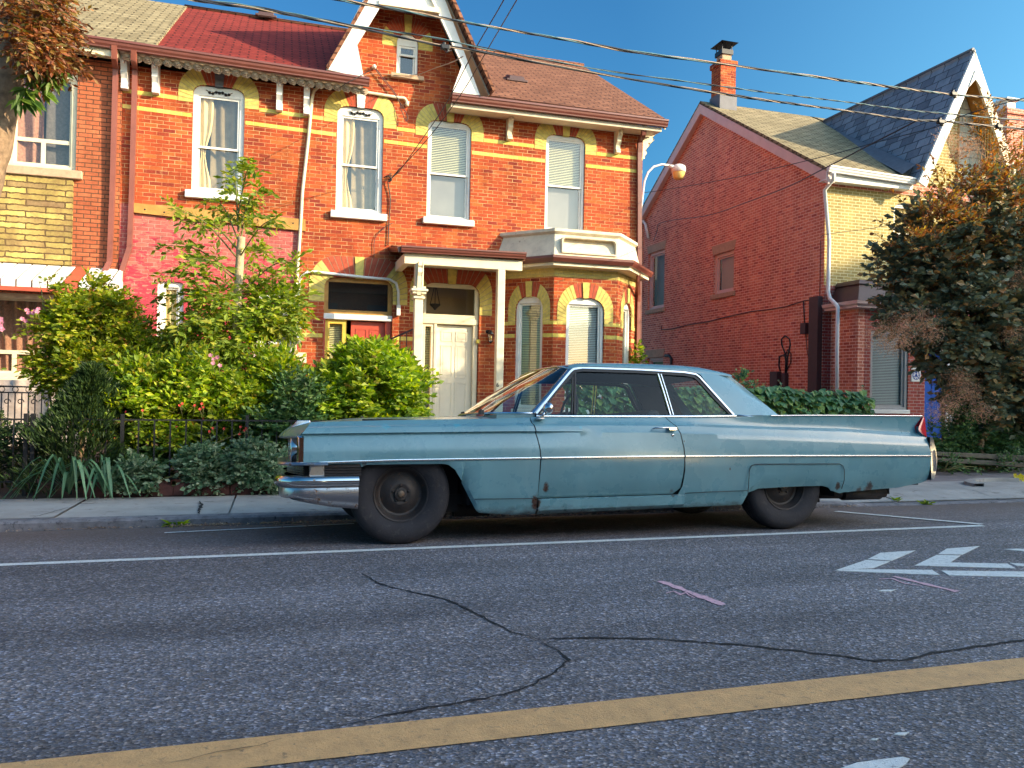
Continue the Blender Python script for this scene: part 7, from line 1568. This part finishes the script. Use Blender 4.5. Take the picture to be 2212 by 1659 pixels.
bush('garden_weeds', 'weeds spilling over the timbers beside the driveway', 'plants', [pb(u, v, 10.3, w_, h_, .2) for u, v, w_, h_ in ((2040, 1000, 22, 18), (2090, 1008, 18, 14), (2170, 1010, 26, 18), (2200, 1000, 24, 24), (2010, 985, 18, 20))], 260, 'lf_shade', L=.12, nl=7, ll=.05, lw=.028, seed=74, stems=3)
# street tree at the upper left
rg = rnd(81); TY = 7.9; tr = MB(); trunk(tr, [at(-230, 900, TY), at(-120, 600, TY), at(-40, 380, TY), at(-8, 260, TY), at(16, 140, TY), at(30, 40, TY), at(60, -60, TY)], .22, .10, 14, .15); trunk(tr, [at(25, 90, TY), at(70, 60, TY), at(110, 30, TY)], .035, .015)
lv, lg, st = Leaves(), Leaves(), MB()
for bl, m in ((pb(95, 40, 7.6, 75, 60, .45), 330), (pb(120, 110, 7.6, 55, 55, .4), 260), (pb(60, 15, 7.4, 60, 40, .4), 200), (pb(60, 90, 7.3, 45, 50, .3), 150), (pb(35, -40, 7.6, 100, 40, .5), 200), (pb(95, 150, 7.6, 38, 26, .3), 90)):
    for _ in range(m):
        p, v = blobpt(bl, rg, .2)
        if noise.noise(p*4.5) < -.12: continue
        sprig(lv, st if rg.random() < .4 else None, p, v+Vector((0, 0, -.2))+rv(rg)*.6, .13, 8, .065, .026, rg, .6)
for (u, v) in ((75, 165), (100, 150), (55, 190), (115, 170), (90, 195), (62, 210), (45, 215), (128, 155)):
    c = at(u, v, 7.6); 
    for k in range(7): a = -math.pi/2+rg.uniform(-1.2, 1.2); lg.leaf6(c, Vector((math.cos(a), rg.uniform(-.4, .4), math.sin(a)*.8)), Vector((0, -1, .6)), rg.uniform(.12, .18), .045, .2, .2)
t = thing('street_tree', 'leaning street tree with rough bark and rusty leaves at the top left corner', 'tree', (at(-230, 900, TY).x, TY, -.1)); tr.build('trunk', M['bark'], t); lv.build('crown', M['lf_rust'], t); o = lg.build('green_leaves', M['lf_green'], t); st.build('twigs', M['bark'], t)
# weeds and litter by the kerb
wd = [((118, 1135), .10, 'rosette weed growing at the kerb foot, the leftmost'), ((305, 1130), .11, 'small leafy weed at the kerb foot in the gutter litter'), ((380, 1130), .15, 'larger leafy weed at the kerb foot near the sidewalk joint'), ((1935, 1078), .14, 'low weed by the gutter behind the car, the widest'), ((1790, 1085), .10, 'low weed by the gutter right beside the rear tyre'), ((2000, 1083), .12, 'flat weed at the driveway edge behind the car'), ((452, 1118), .10, 'dry brown weed tuft at the kerb joint')]
for k, ((u, v), s, lab) in enumerate(wd):
    rg = rnd(90+k); c = az(u, v+6, -.17); lv = Leaves()
    for i in range(26): a = rg.uniform(0, 6.28); e = rg.uniform(.1, 1.1); lv.leaf(c+Vector((rg.uniform(-1, 1)*s*.5, rg.uniform(-1, 1)*s*.2, 0)), Vector((math.cos(a), math.sin(a), e)), Vector((0, 0, 1)), s*rg.uniform(.5, 1.), s*.22, .2, .55, .2)
    o = lv.build('weed', M['litter' if k == 6 else 'lf_round']); tag(o, lab, 'weed', 'weeds along the kerb')
rg = rnd(99); lv = Leaves()
for i in range(2600):
    x = rg.uniform(-2.4, 6.6) if i % 3 else rg.uniform(-.8, 1.6); y = 7.80-abs(rg.gauss(0, .09))*(1 if rg.random() < .8 else 3)
    if noise.noise(Vector((x*1.2, 0, 3))) < -.1 and rg.random() < .7: continue
    lv.leaf(Vector((x, y, road_z(y)+.008+rg.random()*.012)), Vector((rg.uniform(-1, 1), rg.uniform(-1, 1), rg.uniform(-.1, .25))), Vector((0, 0, 1)), rg.uniform(.015, .05), rg.uniform(.010, .025), .3)
o = lv.build('gutter_litter', M['litter']); tag(o, 'dry leaves and crumbs lying along the kerb', 'litter', kind='stuff')
